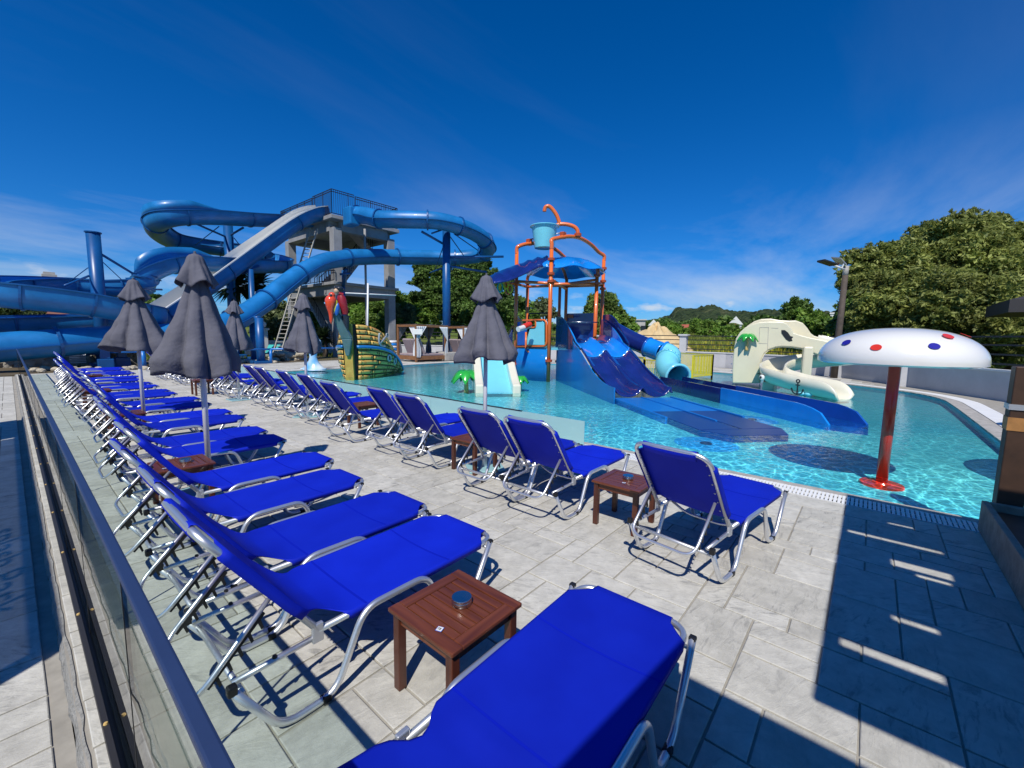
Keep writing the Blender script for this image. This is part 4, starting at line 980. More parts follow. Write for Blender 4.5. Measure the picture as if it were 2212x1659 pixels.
# tipping bucket
bc = at('D',790,250,19.6); bb = at('D',772,440,19.6); hb = bc.z-bb.z
bk = MB(); bk.lathe([(0.001,0.05),(0.42,0.05),(0.42,0.0),(0.435,0.0),(0.575,hb-0.06),(0.66,hb-0.03),(0.66,hb),(0.56,hb),(0.41,0.10),(0.001,0.10)], L_((bc.x,bc.y,bb.z)), 40); bk.build('bucket', MATS['cyan'], pt, smooth=0.6)
MB().tube([L_(at('D',655,365,20.1)), L_(at('D',965,300,19.3))], 0.03, 10).build('bucket_axle', MATS['steel'], pt, smooth=3.14)
for (a,b,d) in ((655,385,20.15),(948,325,19.1)):
    c = at('D',a,b,d); MB().box((-0.13,-0.10,-0.16),(0.13,0.10,0.12), Matrix.Translation(L_(c))).build('bearing_block', MATS['orange_dark'], pt, bevel=0.03)
pipe('filler_pipe', ((1076,335,19.6),(1072,285,19.6),(1040,252,19.6),(980,234,19.6),(925,232,19.6),(890,242,19.6)), 0.085, 'orange')
pipe('spout_pipe', ((920,232,19.6),(895,160,19.6),(862,110,19.6),(828,78,19.6),(800,82,19.6),(789,105,19.6),(788,122,19.6)), 0.085, 'orange')
cq = at('D',1076,325,19.6); MB().lathe([(0.10,-0.06),(0.16,-0.06),(0.16,0.06),(0.10,0.06)], L_(cq), 18).build('flange', MATS['orange_dark'], pt)
# platform
PZ = 1.30
corner = [pA,pB,pxy('C'),pxy('D'),pG,pF]
MB().prism([L_((p.x,p.y,PZ-0.09)) for p in corner], (0,0,0.11)).build('platform', MATS['cyan'], pt)
def wall(name, a, b, z0, z1, m_, th=0.03, z1b=None):
    a = Vector(a); b = Vector(b); d = (b-a).normalized(); nn = Vector((-d.y,d.x,0))*th
    z1b = z1 if z1b is None else z1b
    return MB().prism([L_((a.x,a.y,z0)), L_((b.x,b.y,z0)), L_((b.x,b.y,z1b)), L_((a.x,a.y,z1))], nn).build(name, MATS[m_], pt)
# rounded skirt between the two front posts
sk = []
for i in range(13):
    t = i/12; q = pA.lerp(pB,t) + Vector((-0.9,-0.12,0)).normalized()*0.28*math.sin(PI*t)
    sk.append([L_((q.x,q.y,FZ)), L_((q.x,q.y,PZ-0.07))])
s_ = MB(); s_.grid(sk); so = s_.build('skirt_panel', MATS['panel_blue'], pt, smooth=3.14); m2 = so.modifiers.new('thickness','SOLIDIFY'); m2.thickness = 0.04
bk_ = pB + (pxy('C')-pB)*1.0
wall('skirt_panel', pB, bk_, FZ, PZ-0.07, 'panel_blue')
wall('side_panel', pB+(bk_-pB)*0.04, bk_, PZ+0.1, PZ+1.55, 'mid_blue', 0.03, PZ+0.9)
# left access ramp panel with handrail
r0 = pB + Vector((0.1,0.25,0)); r1 = r0 + Vector((2.2,3.1,0))
wall('ramp_panel', r0, r1, FZ, 2.1, 'mid_blue', 0.04, 0.5)
MB().tube([L_((r0.x,r0.y,2.25)), L_((r1.x,r1.y,0.75))], 0.045, 10).build('handrail', MATS['orange'], pt, smooth=3.14)
# framed panel with water cannon
def onAB(a, b): return onp('D',a,b, pA.lerp(pB,0.5)+Vector((-0.1,0,1)), (-(pB-pA).y,(pB-pA).x))
fr = rounded([onAB(548,1065), onAB(805,1062), onAB(803,1285), onAB(548,1290)], 0.16, 5)
MB().tube([L_(p) for p in rounded([onAB(548,1290), onAB(548,1065), onAB(712,1062), onAB(712,1125), onAB(655,1125)],0.10,4)], 0.04, 10).build('panel_frame', MATS['orange'], pt, smooth=3.14)
MB().tube([L_(p) for p in rounded([onAB(690,1060), onAB(805,1060), onAB(805,1287), onAB(548,1292)],0.2,5)], 0.045, 10).build('panel_frame', MATS['orange'], pt, smooth=3.14)
ab = (pB-pA).normalized(); abn = Vector((-ab.y,ab.x,0))*-0.03
MB().prism([L_(onAB(a,b)) for a,b in ((552,1078),(578,1078),(578,1130),(632,1130),(632,1275),(552,1278))], abn).build('panel_board', MATS['mid_blue'], pt)
MB().prism([L_(onAB(a,b)) for a,b in ((712,1075),(785,1075),(785,1275),(632,1272),(640,1210),(660,1140),(712,1132))], abn).build('panel_board', MATS['cyan'], pt)
MB().tube([L_(p) for p in rounded([onAB(625,1165)+Vector((-.1,-.1,0)), onAB(622,1310)+Vector((-.12,-.12,0)), onAB(645,1335)+Vector((-.2,-.2,0))],0.1,4)], 0.045, 10).build('drain_spout', MATS['orange'], pt, smooth=3.14)
c0 = at('D',662,1098,18.5); c1 = at('D',560,1140,17.9)
MB().tube([L_(c0), L_(c0.lerp(c1,0.55))], 0.13, 16).build('cannon_barrel', MATS['dot_red'], pt, smooth=0.8)
MB().tube([L_(c0.lerp(c1,0.4)+Vector((0,0,-0.03))), L_(c1)], 0.115, 16).build('cannon_muzzle', MATS['white_gel'], pt, smooth=0.8)
# smoked guard behind, navy back board, cross bar
wall('smoked_guard', at('D',655,1100,21.0)*1.0, at('D',840,1100,20.2), PZ+0.25, PZ+1.05, 'smoke_acrylic', 0.02)
MB().tube([L_(p) for p in rounded([at('D',650,1180,21.0),at('D',650,1003,21.0),at('D',845,1000,20.2)],0.15,4)], 0.035, 10).build('guard_rim', MATS['black_plastic'], pt, smooth=3.14)
na, nb_ = at('D',978,1100,21.6), at('D',1212,1100,21.0)
wall('back_board', na, nb_, 1.25, at('D',1000,1004,21.6).z, 'navy', 0.04)
MB().tube([L_(at('D',932,1074,19.3)), L_(at('D',1247,1080,19.3))], 0.025, 10).build('start_bar', MATS['steel'], pt, smooth=3.14)
MB().box((-0.14,-0.01,-0.08),(0.14,0.01,0.08), Matrix.Translation(L_(at('D',1012,1028,21.4))) @ Matrix.Rotation(YAW-PI/2,4,'Z')).build('notice', MATS['rust'], pt)
# hanging coloured spinners on the left
for (a,b,m_,r_) in ((405,780,'turquoise',0.16),(425,785,'yellow',0.17),(455,755,'yellow',0.14),(470,800,'orange',0.15),(490,790,'yellow',0.14)):
    c = at('D',a,b,19.0); Mx = Matrix.Rotation(YAW,4,'Z')
    MB().tube([L_(c)+Mx@Vector((0.05*math.sin(2*PI*j/14), r_*0.7*math.cos(2*PI*j/14), r_*1.3*math.sin(2*PI*j/14))) for j in range(14)], 0.035, 8, closed=True).build('spinner_ring', MATS[m_], pt, smooth=3.14)
MB().tube([vtop('B',745), L_(at('D',440,745,19.0))], 0.05, 10).build('spinner_arm', MATS['orange'], pt, smooth=3.14)
# twin slides
SB = Vector((12.375,5.21,0)); ST = Vector((16.55,10.0,0)); SU = (ST-SB).normalized(); SLEN = (ST-SB).length; SV = Vector((SU.y,-SU.x,0))
zk = [(0,0.02),(0.5,0.05),(1.2,0.20),(2.0,0.50),(3.0,0.98),(3.8,1.25),(4.6,1.48),(5.4,1.62),(SLEN,1.64)]
def zs(s):
    for i in range(len(zk)-1):
        if s <= zk[i+1][0]:
            f = (s-zk[i][0])/(zk[i+1][0]-zk[i][0]); return zk[i][1]*(1-f)+zk[i+1][1]*f
    return zk[-1][1]
zsm = lambda s: sum(zs(min(max(s+e,0),SLEN)) for e in (-0.4,-0.2,0,0.2,0.4))/5
def xsec(s):
    u = s/SLEN; wl_ = 0.34 + (0.62*max(0,(u-0.62)/0.38)**0.8 if u > 0.62 else 0.0) - (0.22*(1-u/0.12) if u < 0.12 else 0)
    lane = []
    for c in (-0.47, 0.47):
        for j in range(9):
            a = -1+2*j/8; lane.append((c+0.43*a, 0.16*a*a*a*a + 0.10*a*a))
    return [(-0.98,wl_),(-0.93,wl_)] + [(-0.93,0.26)] + lane + [(0.93,0.26),(0.93,wl_),(0.98,wl_)]
def sl_part(name, s0, s1, m_, n=16, dz=0.0):
    P_ = []
    for i in range(n+1):
        s = s0+(s1-s0)*i/n; b = SB + SU*s; z = zsm(s)+dz
        P_.append([L_((b.x+SV.x*a, b.y+SV.y*a, z+h)) for a,h in xsec(s)])
    g_ = MB(); g_.grid(P_); o = g_.build(name, MATS[m_], pt, smooth=0.9); mm = o.modifiers.new('thickness','SOLIDIFY'); mm.thickness = 0.035; mm.offset = -1
sl_part('slide_section', 5.0, SLEN, 'navy'); sl_part('slide_section', 3.25, 4.99, 'bright_blue'); sl_part('slide_section', 0.0, 3.24, 'navy', 20)
# translucent blue cheek on the near side of the slides
ck = []
for i in range(25):
    s = -0.35 + (SLEN+0.4)*i/24; b = SB + SU*s - SV*1.04; ck.append((b.x,b.y, zsm(max(s,0))+0.30 + (0.0 if s < 4.3 else 0.65*min(1,(s-4.3)/1.2))))
cp_ = [L_((SB.x+SU.x*(SLEN+0.05)-SV.x*1.04, SB.y+SU.y*(SLEN+0.05)-SV.y*1.04, FZ)), L_((SB.x-SU.x*0.35-SV.x*1.04, SB.y-SU.y*0.35-SV.y*1.04, FZ))] + [L_(p) for p in ck]
MB().prism(cp_, -SV*0.03).build('slide_cheek', MATS['panel_blue'], pt)
hp = []
for i in range(17):
    t = i/16; b = SB + SU*(3.9+2.6*t) - SV*1.10; hp.append((b.x, b.y, 1.55+ 1.12*math.sin(min(1,0.18+t)*PI/2)**1.2))
hb0 = SB + SU*6.5 - SV*1.10; hb1 = SB + SU*3.9 - SV*1.10
MB().prism([L_((hb0.x,hb0.y,1.3)), L_((hb1.x,hb1.y,1.3))] + [L_(p) for p in hp], SV*0.025).build('guard_fin', MATS['blue_acrylic'], pt)
hp = []
for i in range(17):
    t = i/16; b = SB + SU*(3.6+2.9*t) + SV*1.06; hp.append((b.x, b.y, 1.5+ 1.3*math.sin(min(1,0.1+t*1.1)*PI/2)**1.3))
hb0 = SB + SU*6.5 + SV*1.06; hb1 = SB + SU*3.6 + SV*1.06
MB().prism([L_((hb0.x,hb0.y,1.1)), L_((hb1.x,hb1.y,1.1))] + [L_(p) for p in hp], SV*0.04).build('guard_fin', MATS['navy'], pt)
# flat landing mats at water level
def mat_part(a0, a1, v0, v1, m_, name='landing_mat', z=-0.028, tip=0.0):
    q = [SB+SU*a0+SV*v0, SB+SU*a0+SV*v1, SB+SU*a1+SV*(v1-tip), SB+SU*a1+SV*(v0+tip)]
    MB().prism([L_((p.x,p.y,FZ)) for p in q], (0,0,z-FZ)).build(name, MATS[m_], pt, bevel=0.01)
mat('mat_bright',(0.008,0.17,0.55),0.35); mat('mat_navy',(0.006,0.03,0.17),0.3)
mat_part(0.05,-2.3,-0.92,-0.03,'mat_bright'); mat_part(0.05,-2.3,0.03,0.92,'mat_bright')
mat_part(-2.31,-4.4,-0.92,-0.03,'mat_navy',z=-0.029); mat_part(-2.31,-4.4,0.03,0.92,'mat_navy',z=-0.029)
mat_part(-4.41,-4.95,-0.92,0.92,'mat_navy',z=-0.030,tip=0.32)
mat_part(0.1,-3.2,-1.0,-0.94,'mat_bright','mat_edge',0.0); mat_part(0.1,-3.2,0.94,1.0,'mat_bright','mat_edge',0.0); mat_part(0.1,-3.6,-0.025,0.025,'mat_bright','mat_edge',-0.005)
# closed tube slide on the right
ts = [(1360,1135,20.9),(1440,1180,20.7),(1530,1228,20.5),(1620,1268,20.3),(1680,1295,20.1)]
def tube_part(spec, r, m_, name='tube_section', n=5, cap_=False):
    pts = spline([L_(at('D',a,b,d)) for a,b,d in spec], n)
    o = MB().tube(pts, r, 22, cap=False).build(name, MATS[m_], pt, smooth=3.14); mm = o.modifiers.new('thickness','SOLIDIFY'); mm.thickness = 0.03
    return pts
tube_part(ts, 0.40, 'navy'); tube_part([(1680,1293,20.1),(1750,1320,19.9),(1815,1345,19.6)], 0.43, 'bright_blue')
EX = at('D',1940,1552,17.9); EU = Vector((0.70,0.714,0))
epts = [at('D',1815,1345,19.6), at('D',1868,1372,19.45), EX+EU*1.05+Vector((0.05,0.02,0.42)), EX+EU*0.55+Vector((0,0,0.10)), EX]
ep = spline([L_(p) for p in epts], 6)
o_e = MB().tube(ep, 0.47, 26, cap=False).build('tube_section', MATS['cyan'], pt, smooth=3.14); mm_e = o_e.modifiers.new('thickness','SOLIDIFY'); mm_e.thickness = 0.04
def ringat(p, d, r, m_, w=0.05):
    d = d.normalized(); x = d.cross(Vector((0,0,1))).normalized(); y = x.cross(d)
    MB().tube([p + (x*math.cos(2*PI*j/28)+y*math.sin(2*PI*j/28))*r for j in range(28)], w, 8, closed=True).build('tube_flange', MATS[m_], pt, smooth=3.14)
ringat(ep[0], ep[1]-ep[0], 0.48, 'bright_blue'); ringat(ep[-1], ep[-1]-ep[-2], 0.485, 'cyan', 0.06); ringat(ep[9], ep[10]-ep[8], 0.48, 'cyan', 0.045)
ringat(L_(at('D',1680,1294,20.1)), L_(at('D',1750,1320,19.9))-L_(at('D',1680,1294,20.1)), 0.42, 'mid_blue')
for pth in (ep[0], ep[9]):
    i = ep.index(pth); d = (ep[i+1]-ep[i]).normalized(); x = d.cross(Vector((0,0,1))).normalized(); y = x.cross(d); b_ = MB()
    for j in range(22): b_.ell(pth + (x*math.cos(2*PI*j/22)+y*math.sin(2*PI*j/22))*0.52, 0.02,0.02,0.02,6,4)
    b_.build('flange_bolts', MATS['mid_blue'], pt)
q = L_(at('D',1440,1150,20.7)); MB().ell(q+Vector((0,0,0.1)),0.16,0.16,0.16).build('tube_lamp', MATS['globe'], pt, smooth=3.14)
# long run-out trough
T0 = Vector((17.0,6.0,0)); T1 = Vector((11.75,0.25,0)); TU = (T1-T0).normalized(); TL_ = (T1-T0).length; TV = Vector((TU.y,-TU.x,0))
def trough(side, f0, f1, h0, h1, m_, n=10):
    P_ = []
    for i in range(n+1):
        f = f0+(f1-f0)*i/n; h = h0+(h1-h0)*i/n
        if f > 0.86: h = h0*math.sqrt(max(0.0,1-((f-0.86)/0.14)**2))*0.98 + 0.01
        b = T0+TU*(TL_*f)+TV*(side*0.47); P_.append([L_((b.x,b.y,FZ)), L_((b.x,b.y,FZ+0.12+h))])
    o_ = MB(); o_.grid(P_); o = o_.build('runout_wall', MATS[m_], pt); mm = o.modifiers.new('thickness','SOLIDIFY'); mm.thickness = 0.05; mm.offset = 0
trough(1,0.0,0.50,0.34,0.34,'navy'); trough(1,0.505,1.0,0.36,0.36,'bright_blue',16)
trough(-1,0.0,0.42,0.34,0.34,'navy'); trough(-1,0.425,1.0,0.36,0.36,'mid_blue',16)
ft = [T0+TV*0.46, T0-TV*0.46, T1-TV*0.46+TU*-0.1, T1+TU*0.45, T1+TV*0.46-TU*0.1]
MB().prism([L_((p.x,p.y,FZ)) for p in ft], (0,0,0.125)).build('runout_floor', MATS['mid_blue'], pt)

# ------------------------------------------------------------------ yellow fence panels round the tube exit
yf = thing('yellow_fence', 'yellow barred safety fence around the mouth of the tube slide', 'fence', (18.5,6.2,FZ))
def ypanel(a, b, h):
    a = Vector(a); b = Vector(b); o_ = Vector((-18.5,-6.2,-FZ)); n_ = max(3,int((b-a).length/0.085)); m_ = MB()
    for i in range(1,n_):
        q = a.lerp(b,i/n_); m_.tube([o_+Vector((q.x,q.y,0.05)), o_+Vector((q.x,q.y,h-0.02))], 0.014, 6)
    stuff(m_.build('fence_bars', MATS['yellow'], yf))
    for zz in (0.07,h): MB().beam(o_+Vector((a.x,a.y,zz)), o_+Vector((b.x,b.y,zz)), 0.045, 0.045).build('fence_rail', MATS['yellow'], yf)
    for p in (a,b): MB().box((p.x-0.035,p.y-0.035,FZ),(p.x+0.035,p.y+0.035,h+0.02), Matrix.Translation(o_)).build('fence_post', MATS['yellow'], yf)
p0 = gnd('E',425,995); p1 = at('E',265,900,19.3); p2 = at('E',130,860,20.6); p3 = gnd('E',680,965); p4 = gnd('E',850,948)
ypanel((p0.x,p0.y,0),(p1.x,p1.y,0), at('E',430,815,math.hypot(p0.x,p0.y)).z)
ypanel((p1.x,p1.y,0),(p2.x,p2.y,0), 0.95); ypanel((p3.x,p3.y,0),(p4.x,p4.y,0), 1.05); ypanel((p4.x,p4.y,0),(p4.x+1.2,p4.y+2.0,0),1.05)

# ------------------------------------------------------------------ toy palms
def toy_palm(parent, base, h, s, lean=0.0):
    b = Vector(base); top = b+Vector((lean*0.3,-lean,h))
    trk = MB().tube(spline([b, b.lerp(top,0.5)+Vector((0,lean*0.25,0)), top],4), [0.10*s*(1-0.05*i) for i in range(9)], 10).build('palm_trunk', MATS['toy_trunk'], parent, smooth=3.14)
    for k in range(7):
        a = 2*PI*k/7+0.3; d = Vector((math.cos(a),math.sin(a),0)); P_ = []
        for i in range(9):
            u = i/8; c = top + d*(0.62*s*u) + Vector((0,0,0.22*s*math.sin(u*PI*0.7) - 0.60*s*u*u)); w = 0.24*s*math.sin(PI*min(1,0.18+u*0.8))
            sd = Vector((-d.y,d.x,0)); P_.append([c+sd*(w*e)-Vector((0,0,abs(e)*w*0.5)) for e in (-1,-0.5,0,0.5,1)])
        f = MB(); f.grid(P_); o = f.build('palm_leaf', MATS['toy_green'], trk, smooth=3.14); mm = o.modifiers.new('thickness','SOLIDIFY'); mm.thickness = 0.06*s; mm.offset = 0

# ------------------------------------------------------------------ cream whale slide
ws = thing('spiral_slide', 'cream moulded spiral slide with palm and anchor decorations at the back of the pool', 'slide', (19.6,2.6,FZ))
WO = Vector((-19.6,-2.6,-FZ)); fwd = Vector((_fw.x,_fw.y,0)).normalized(); view = Vector((0.975,0.22,0)).normalized()
P0 = Vector((19.55,2.6,0))
def wp(a,b,k=0.0): return onp('E',a,b,P0+view*k,view)+WO
sil = [(1030,1005),(1030,900),(1036,780),(1045,690),(1060,620),(1095,565),(1140,525),(1200,495),(1260,480),(1340,474),(1420,474),(1470,478),(1500,492),(1535,530),(1560,572),(1620,592),(1700,612),(1800,632),(1880,652)]
low = [(1960,800),(1880,790),(1780,765),(1700,735),(1620,705),(1540,692),(1460,688),(1400,694),(1340,716),(1300,752),(1275,800),(1262,860),(1258,930),(1262,1008)]
front = [wp(a,b) for a,b in sil+low]
MB().prism(front, view*0.10).build('front_side', MATS['cream'], ws, bevel=0.035)
sil2 = [(x,y) for x,y in sil]
back = [wp(a+18,b-14,0.95) for a,b in [(1030,1005),(1036,780),(1060,620),(1140,525),(1200,485),(1260,466),(1340,462),(1420,476),(1500,480),(1560,478),(1620,500),(1660,545),(1690,590),(1720,612),(1880,655)]+low]
MB().prism(back, view*0.10).build('back_side', MATS['cream'], ws, bevel=0.035)
# chute floor between the two sides
P_ = []
for a,b in ((1200,560),(1300,545),(1420,545),(1490,560),(1540,600),(1600,640),(1700,672),(1800,700),(1880,720)):
    P_.append([wp(a,b,0.08), wp(a,b+14,0.5), wp(a,b,0.97)])
f = MB(); f.grid(P_); f.build('chute_floor', MATS['cream_pale'], ws, smooth=3.14)
P_ = [[wp(a,b,0.05), wp(a,b,1.0)] for a,b in low]
f = MB(); f.grid(P_); o = f.build('arch_soffit', MATS['cream'], ws, smooth=3.14); mm = o.modifiers.new('thickness','SOLIDIFY'); mm.thickness = 0.04
P_ = [[wp(a,b,0.05), wp(a,b,1.0)] for a,b in ((1030,1005),(1036,780),(1060,620),(1140,530),(1200,500))]
f = MB(); f.grid(P_); o = f.build('ladder_wall', MATS['cream'], ws, smooth=3.14); mm = o.modifiers.new('thickness','SOLIDIFY'); mm.thickness = 0.04
for i in range(7):
    t = i/6; MB().beam(wp(1026,960-60*i,0.25)+Vector((0,0.02,0)), wp(1026,960-60*i,0.8)+Vector((0,0.02,0)), 0.05, 0.04).build('ladder_rung', MATS['steel'], ws)
# spiral trough
cx0 = onp('E',1790,690,P0+view*0.5,view)
cx0 = onp('E',1830,745,P0+view*0.5,view)
path = spline([cx0+Vector((0,0.35,0.10)), cx0, onp('E',1920,790,P0+view*0.6,view), Vector((20.6,0.50,0.95)), Vector((21.3,0.75,0.82)), Vector((21.55,1.5,0.70)), Vector((21.1,2.25,0.58)), Vector((20.1,2.7,0.45)), Vector((19.0,2.85,0.30)), Vector((18.2,2.68,0.18)), Vector((17.75,2.2,0.08)), Vector((17.5,1.75,0.0)), Vector((17.15,1.1,-0.08)), Vector((16.85,0.55,-0.14))], 8)
def uprof(u):
    h = 0.56 if u < 0.8 else 0.56 - 0.36*max(0,(u-0.93)/0.07)**2
    out = []
    for j in range(15):
        a = -1+2*j/14; out.append((0.46*a if abs(a) < 0.82 else 0.46*math.copysign(0.82+(abs(a)-0.82)*0.9,a), 0.03+h*abs(a)**4))
    return out
f = MB(); f.sweep([p+WO for p in path], uprof); o = f.build('spiral_trough', MATS['cream_pale'], ws, smooth=3.14); mm = o.modifiers.new('thickness','SOLIDIFY'); mm.thickness = 0.07; mm.offset = 1
c = onp('E',1668,860,Vector((19.4,1.75,0)),view); MB().box((-0.22,-0.16,0),(0.22,0.16,1.75), Matrix.Translation((c.x-19.6,c.y-2.6,0)) @ Matrix.Rotation(0.2,4,'Z')).build('support_column', MATS['cream'], ws, bevel=0.06)
for zz in (0.30,):
    cc = Vector((17.4,1.35,0)); MB().box((-0.2,-0.35,0),(0.2,0.35,0.12), Matrix.Translation((cc.x-19.6,cc.y-2.6,0)) @ Matrix.Rotation(-0.45,4,'Z')).build('support_foot', MATS['cream'], ws, bevel=0.05)
cc = Vector((18.6,2.85,0)); MB().box((-0.35,-0.2,0),(0.35,0.2,0.40), Matrix.Translation((cc.x-19.6,cc.y-2.6,0))).build('support_foot', MATS['cream'], ws, bevel=0.05)
# bird mark, anchors, eye, service hatch seams
MB().prism([wp(a,b,-0.004) for a,b in ((1452,548),(1482,548),(1510,570),(1530,600),(1555,606),(1540,622),(1548,640),(1520,646),(1492,628),(1470,600),(1452,574))], -view*0.012).build('bird_mark', MATS['black_plastic'], ws)
for (a0,b0,a1,b1) in ((1265,525,1345,525),(1265,525,1258,662),(1258,662,1330,665),(1340,525,1332,720),(1365,530,1425,532)):
    MB().tube([wp(a0,b0,-0.002), wp(a1,b1,-0.002)], 0.008, 6).build('hatch_seam', MATS['stone_edge'], ws)
def anchor(parent, c, s, r, off, m_='black_plastic'):
    """c centre, r right vector, s size"""
    up = Vector((0,0,1)); m_ = MATS[m_]; th = 0.022
    g_ = lambda a,b: c + r*(a*s) + up*(b*s) + off
    MB().tube([g_(0,0.62+0.0),g_(0,-0.5)], th, 6).build('anchor_mark', m_, parent)
    MB().tube([g_(0.16*math.cos(2*PI*j/12),0.78+0.16*math.sin(2*PI*j/12)) for j in range(12)], th, 6, closed=True).build('anchor_mark', m_, parent)
    MB().tube([g_(-0.2,0.38),g_(0.2,0.38)], th, 6).build('anchor_mark', m_, parent)
    MB().tube(spline([g_(-0.58,-0.12),g_(-0.4,-0.42),g_(0,-0.55),g_(0.4,-0.42),g_(0.58,-0.12)],4), th, 6).build('anchor_mark', m_, parent)
    for sx in (-1,1): MB().prism([g_(sx*0.58,0.08),g_(sx*0.44,-0.12),g_(sx*0.72,-0.12)], off.normalized()*0.01).build('anchor_mark', m_, parent)
i_ = 91; pa, pb = path[i_], path[i_+2]; dr = (pb-pa).normalized(); sd = dr.cross(Vector((0,0,1))).normalized()
if sd.dot(Vector((-1,-0.3,0))) < 0: sd = -sd
anchor(ws, pa+WO+sd*0.55+Vector((0,0,0.22)), 0.33, Vector((dr.x,dr.y,0)).normalized(), sd*0.02, 'lamp_dark')
i_ = 74; pa, pb = path[i_], path[i_+2]; dr = (pb-pa).normalized(); sd2 = dr.cross(Vector((0,0,1))).normalized()
if sd2.dot(Vector((-1,0.3,0))) < 0: sd2 = -sd2
ey = pa+WO+sd2*0.57+Vector((0,0,0.28))
eyo = MB().ell(ey,0.05,0.09,0.11,12,8).build('eye', MATS['white_gel'], ws, smooth=3.14)
MB().ell(ey+sd2*0.035,0.03,0.05,0.06,10,6).build('pupil', MATS['black_plastic'], eyo, smooth=3.14)
MB().tube(spline([ey+Vector((0,0.16,0.12)), ey+sd2*0.04+Vector((0,0.02,0.15)), ey+Vector((0,-0.13,0.08))],4), 0.018, 6).build('brow', MATS['black_plastic'], ws)
pc = wp(1160,645,-0.12); toy_palm(ws, wp(1150,725,-0.10), 0.62, 0.62, 0.0)
toy_palm(ws, gnd('E',1305,1040,FZ)+WO, 0.85, 0.62, 0.05)
for (a,b) in ((1635,1105),(1690,1112)):
    c = gnd('E',a,b,-0.03)+WO; MB().ell(c+Vector((-0.1,0,0.05)),0.10,0.13,0.07,12,7).build('water_jet', MATS['cyan'], ws, smooth=3.14)

# ------------------------------------------------------------------ small cream slide behind the front parasol
ms = thing('small_slide', 'small cream toddler slide with green palm, behind the front pool parasol', 'slide', (11.3,10.1,FZ))
MOf = Vector((-11.3,-10.1,-FZ)); m0 = Vector((9.95,8.95,0)); m1 = Vector((12.1,11.35,0)); md = (m1-m0).normalized(); mv = Vector((md.y,-md.x,0))
for sx in (-1,1):
    pts = []; 
    for i in range(17):
        t = i/16; b = m0+md*(2.5*t)+mv*(0.46*sx); z = -0.05+1.25*(t**1.25); pts.append((b, z))
    poly = [(b.x,b.y,max(z+0.28,0.0)) for b,z in pts] + [(pts[-1][0].x,pts[-1][0].y,FZ), (pts[0][0].x,pts[0][0].y,FZ)]
    MB().prism([Vector(p)+MOf for p in poly], mv*(0.27*sx)).build('side_wall', MATS['cream_pale'], ms, bevel=0.05)
P_ = []
for i in range(15):
    t = i/14; b = m0+md*(2.4*t); z = -0.06+1.05*(t**1.3); P_.append([Vector((b.x+mv.x*e,b.y+mv.y*e,z))+MOf for e in (-0.47,-0.25,0,0.25,0.47)])
f = MB(); f.grid(P_); f.build('chute', MATS['cyan'], ms, smooth=3.14)
toy_palm(ms, m0+md*1.1-mv*0.98+Vector((0,0,FZ))+MOf, 0.70, 0.85, 0.0); toy_palm(ms, m0+md*1.5+mv*0.95+Vector((0,0,FZ))+MOf, 0.5, 0.5, 0.0)
MB().box((-0.7,-0.5,0),(0.7,0.5,1.2), Matrix.Translation(m0+md*2.9+Vector((-11.3,-10.1,0))) @ Matrix.Rotation(math.atan2(md.y,md.x)+PI/2,4,'Z')).build('landing', MATS['panel_blue'], ms, bevel=0.05)
anchor(ms, m0+md*1.2+mv*-0.80+Vector((-11.3,-10.1,0.55)), 0.2, md, mv*-0.01, 'lamp_dark')
# blue seal fountain at the right pool edge
dp = gnd('G',2090,480,0.0)
dl = thing('seal_fountain', 'small blue seal shaped spray figure on the right pool edge', 'fountain', (dp.x+0.35,dp.y-0.35,0.0))
P_ = []
for i in range(13):
    u = i/12; r_ = 0.30*math.sin(PI*min(1,0.12+0.80*u))**0.8; c = Vector((0.05*u,-0.75*u+0.35,0.30*math.sin(PI*(0.15+0.7*u))*0.9))
    P_.append([c+Vector((r_*math.cos(2*PI*j/18), 0.0, r_*0.9*math.sin(2*PI*j/18)+0.08)) for j in range(19)])
f = MB(); f.grid(P_); f.build('body', MATS['bright_blue'], dl, smooth=3.14)
MB().ell((0.18,-0.1,0.12),0.22,0.10,0.05,12,6).build('flipper', MATS['bright_blue'], dl, smooth=3.14); MB().ell((-0.22,-0.05,0.10),0.22,0.10,0.05,12,6).build('flipper', MATS['bright_blue'], dl, smooth=3.14)
MB().ell((-0.22,0.12,0.34),0.025,0.05,0.04,10,6).build('eye', MATS['black_plastic'], dl, smooth=3.14)
# ------------------------------------------------------------------ pirate ship
def plank_mat():
    m = mat('plank', (0.55,0.36,0.10), 0.5, coat=0.08); n, l, b = nodes(m)
    geo = n.new('ShaderNodeNewGeometry'); oi = n.new('ShaderNodeObjectInfo')
    mp = n.new('ShaderNodeMapping'); mp.inputs['Scale'].default_value = (2.2,2.2,5.0); l.new(geo.outputs['Position'], mp.inputs[0])
    t = n.new('ShaderNodeTexNoise'); t.inputs['Scale'].default_value = 1.6; t.inputs['Detail'].default_value = 6.0; t.inputs['Roughness'].default_value = 0.65; l.new(mp.outputs[0], t.inputs['Vector'])
    r = n.new('ShaderNodeMapRange'); r.inputs['From Min'].default_value = 0.52; r.inputs['From Max'].default_value = 0.68; l.new(t.outputs['Fac'], r.inputs['Value'])
    c = n.new('ShaderNodeMix'); c.data_type = 'RGBA'; l.new(oi.outputs['Random'], c.inputs['Factor']); c.inputs[6].default_value = (0.80,0.52,0.12,1); c.inputs[7].default_value = (0.66,0.40,0.10,1)
    x = n.new('ShaderNodeMix'); x.data_type = 'RGBA'; l.new(r.outputs[0], x.inputs['Factor']); l.new(c.outputs[2], x.inputs[6]); x.inputs[7].default_value = (0.55,0.13,0.015,1)
    l.new(x.outputs[2], b.inputs['Base Color'])
plank_mat()
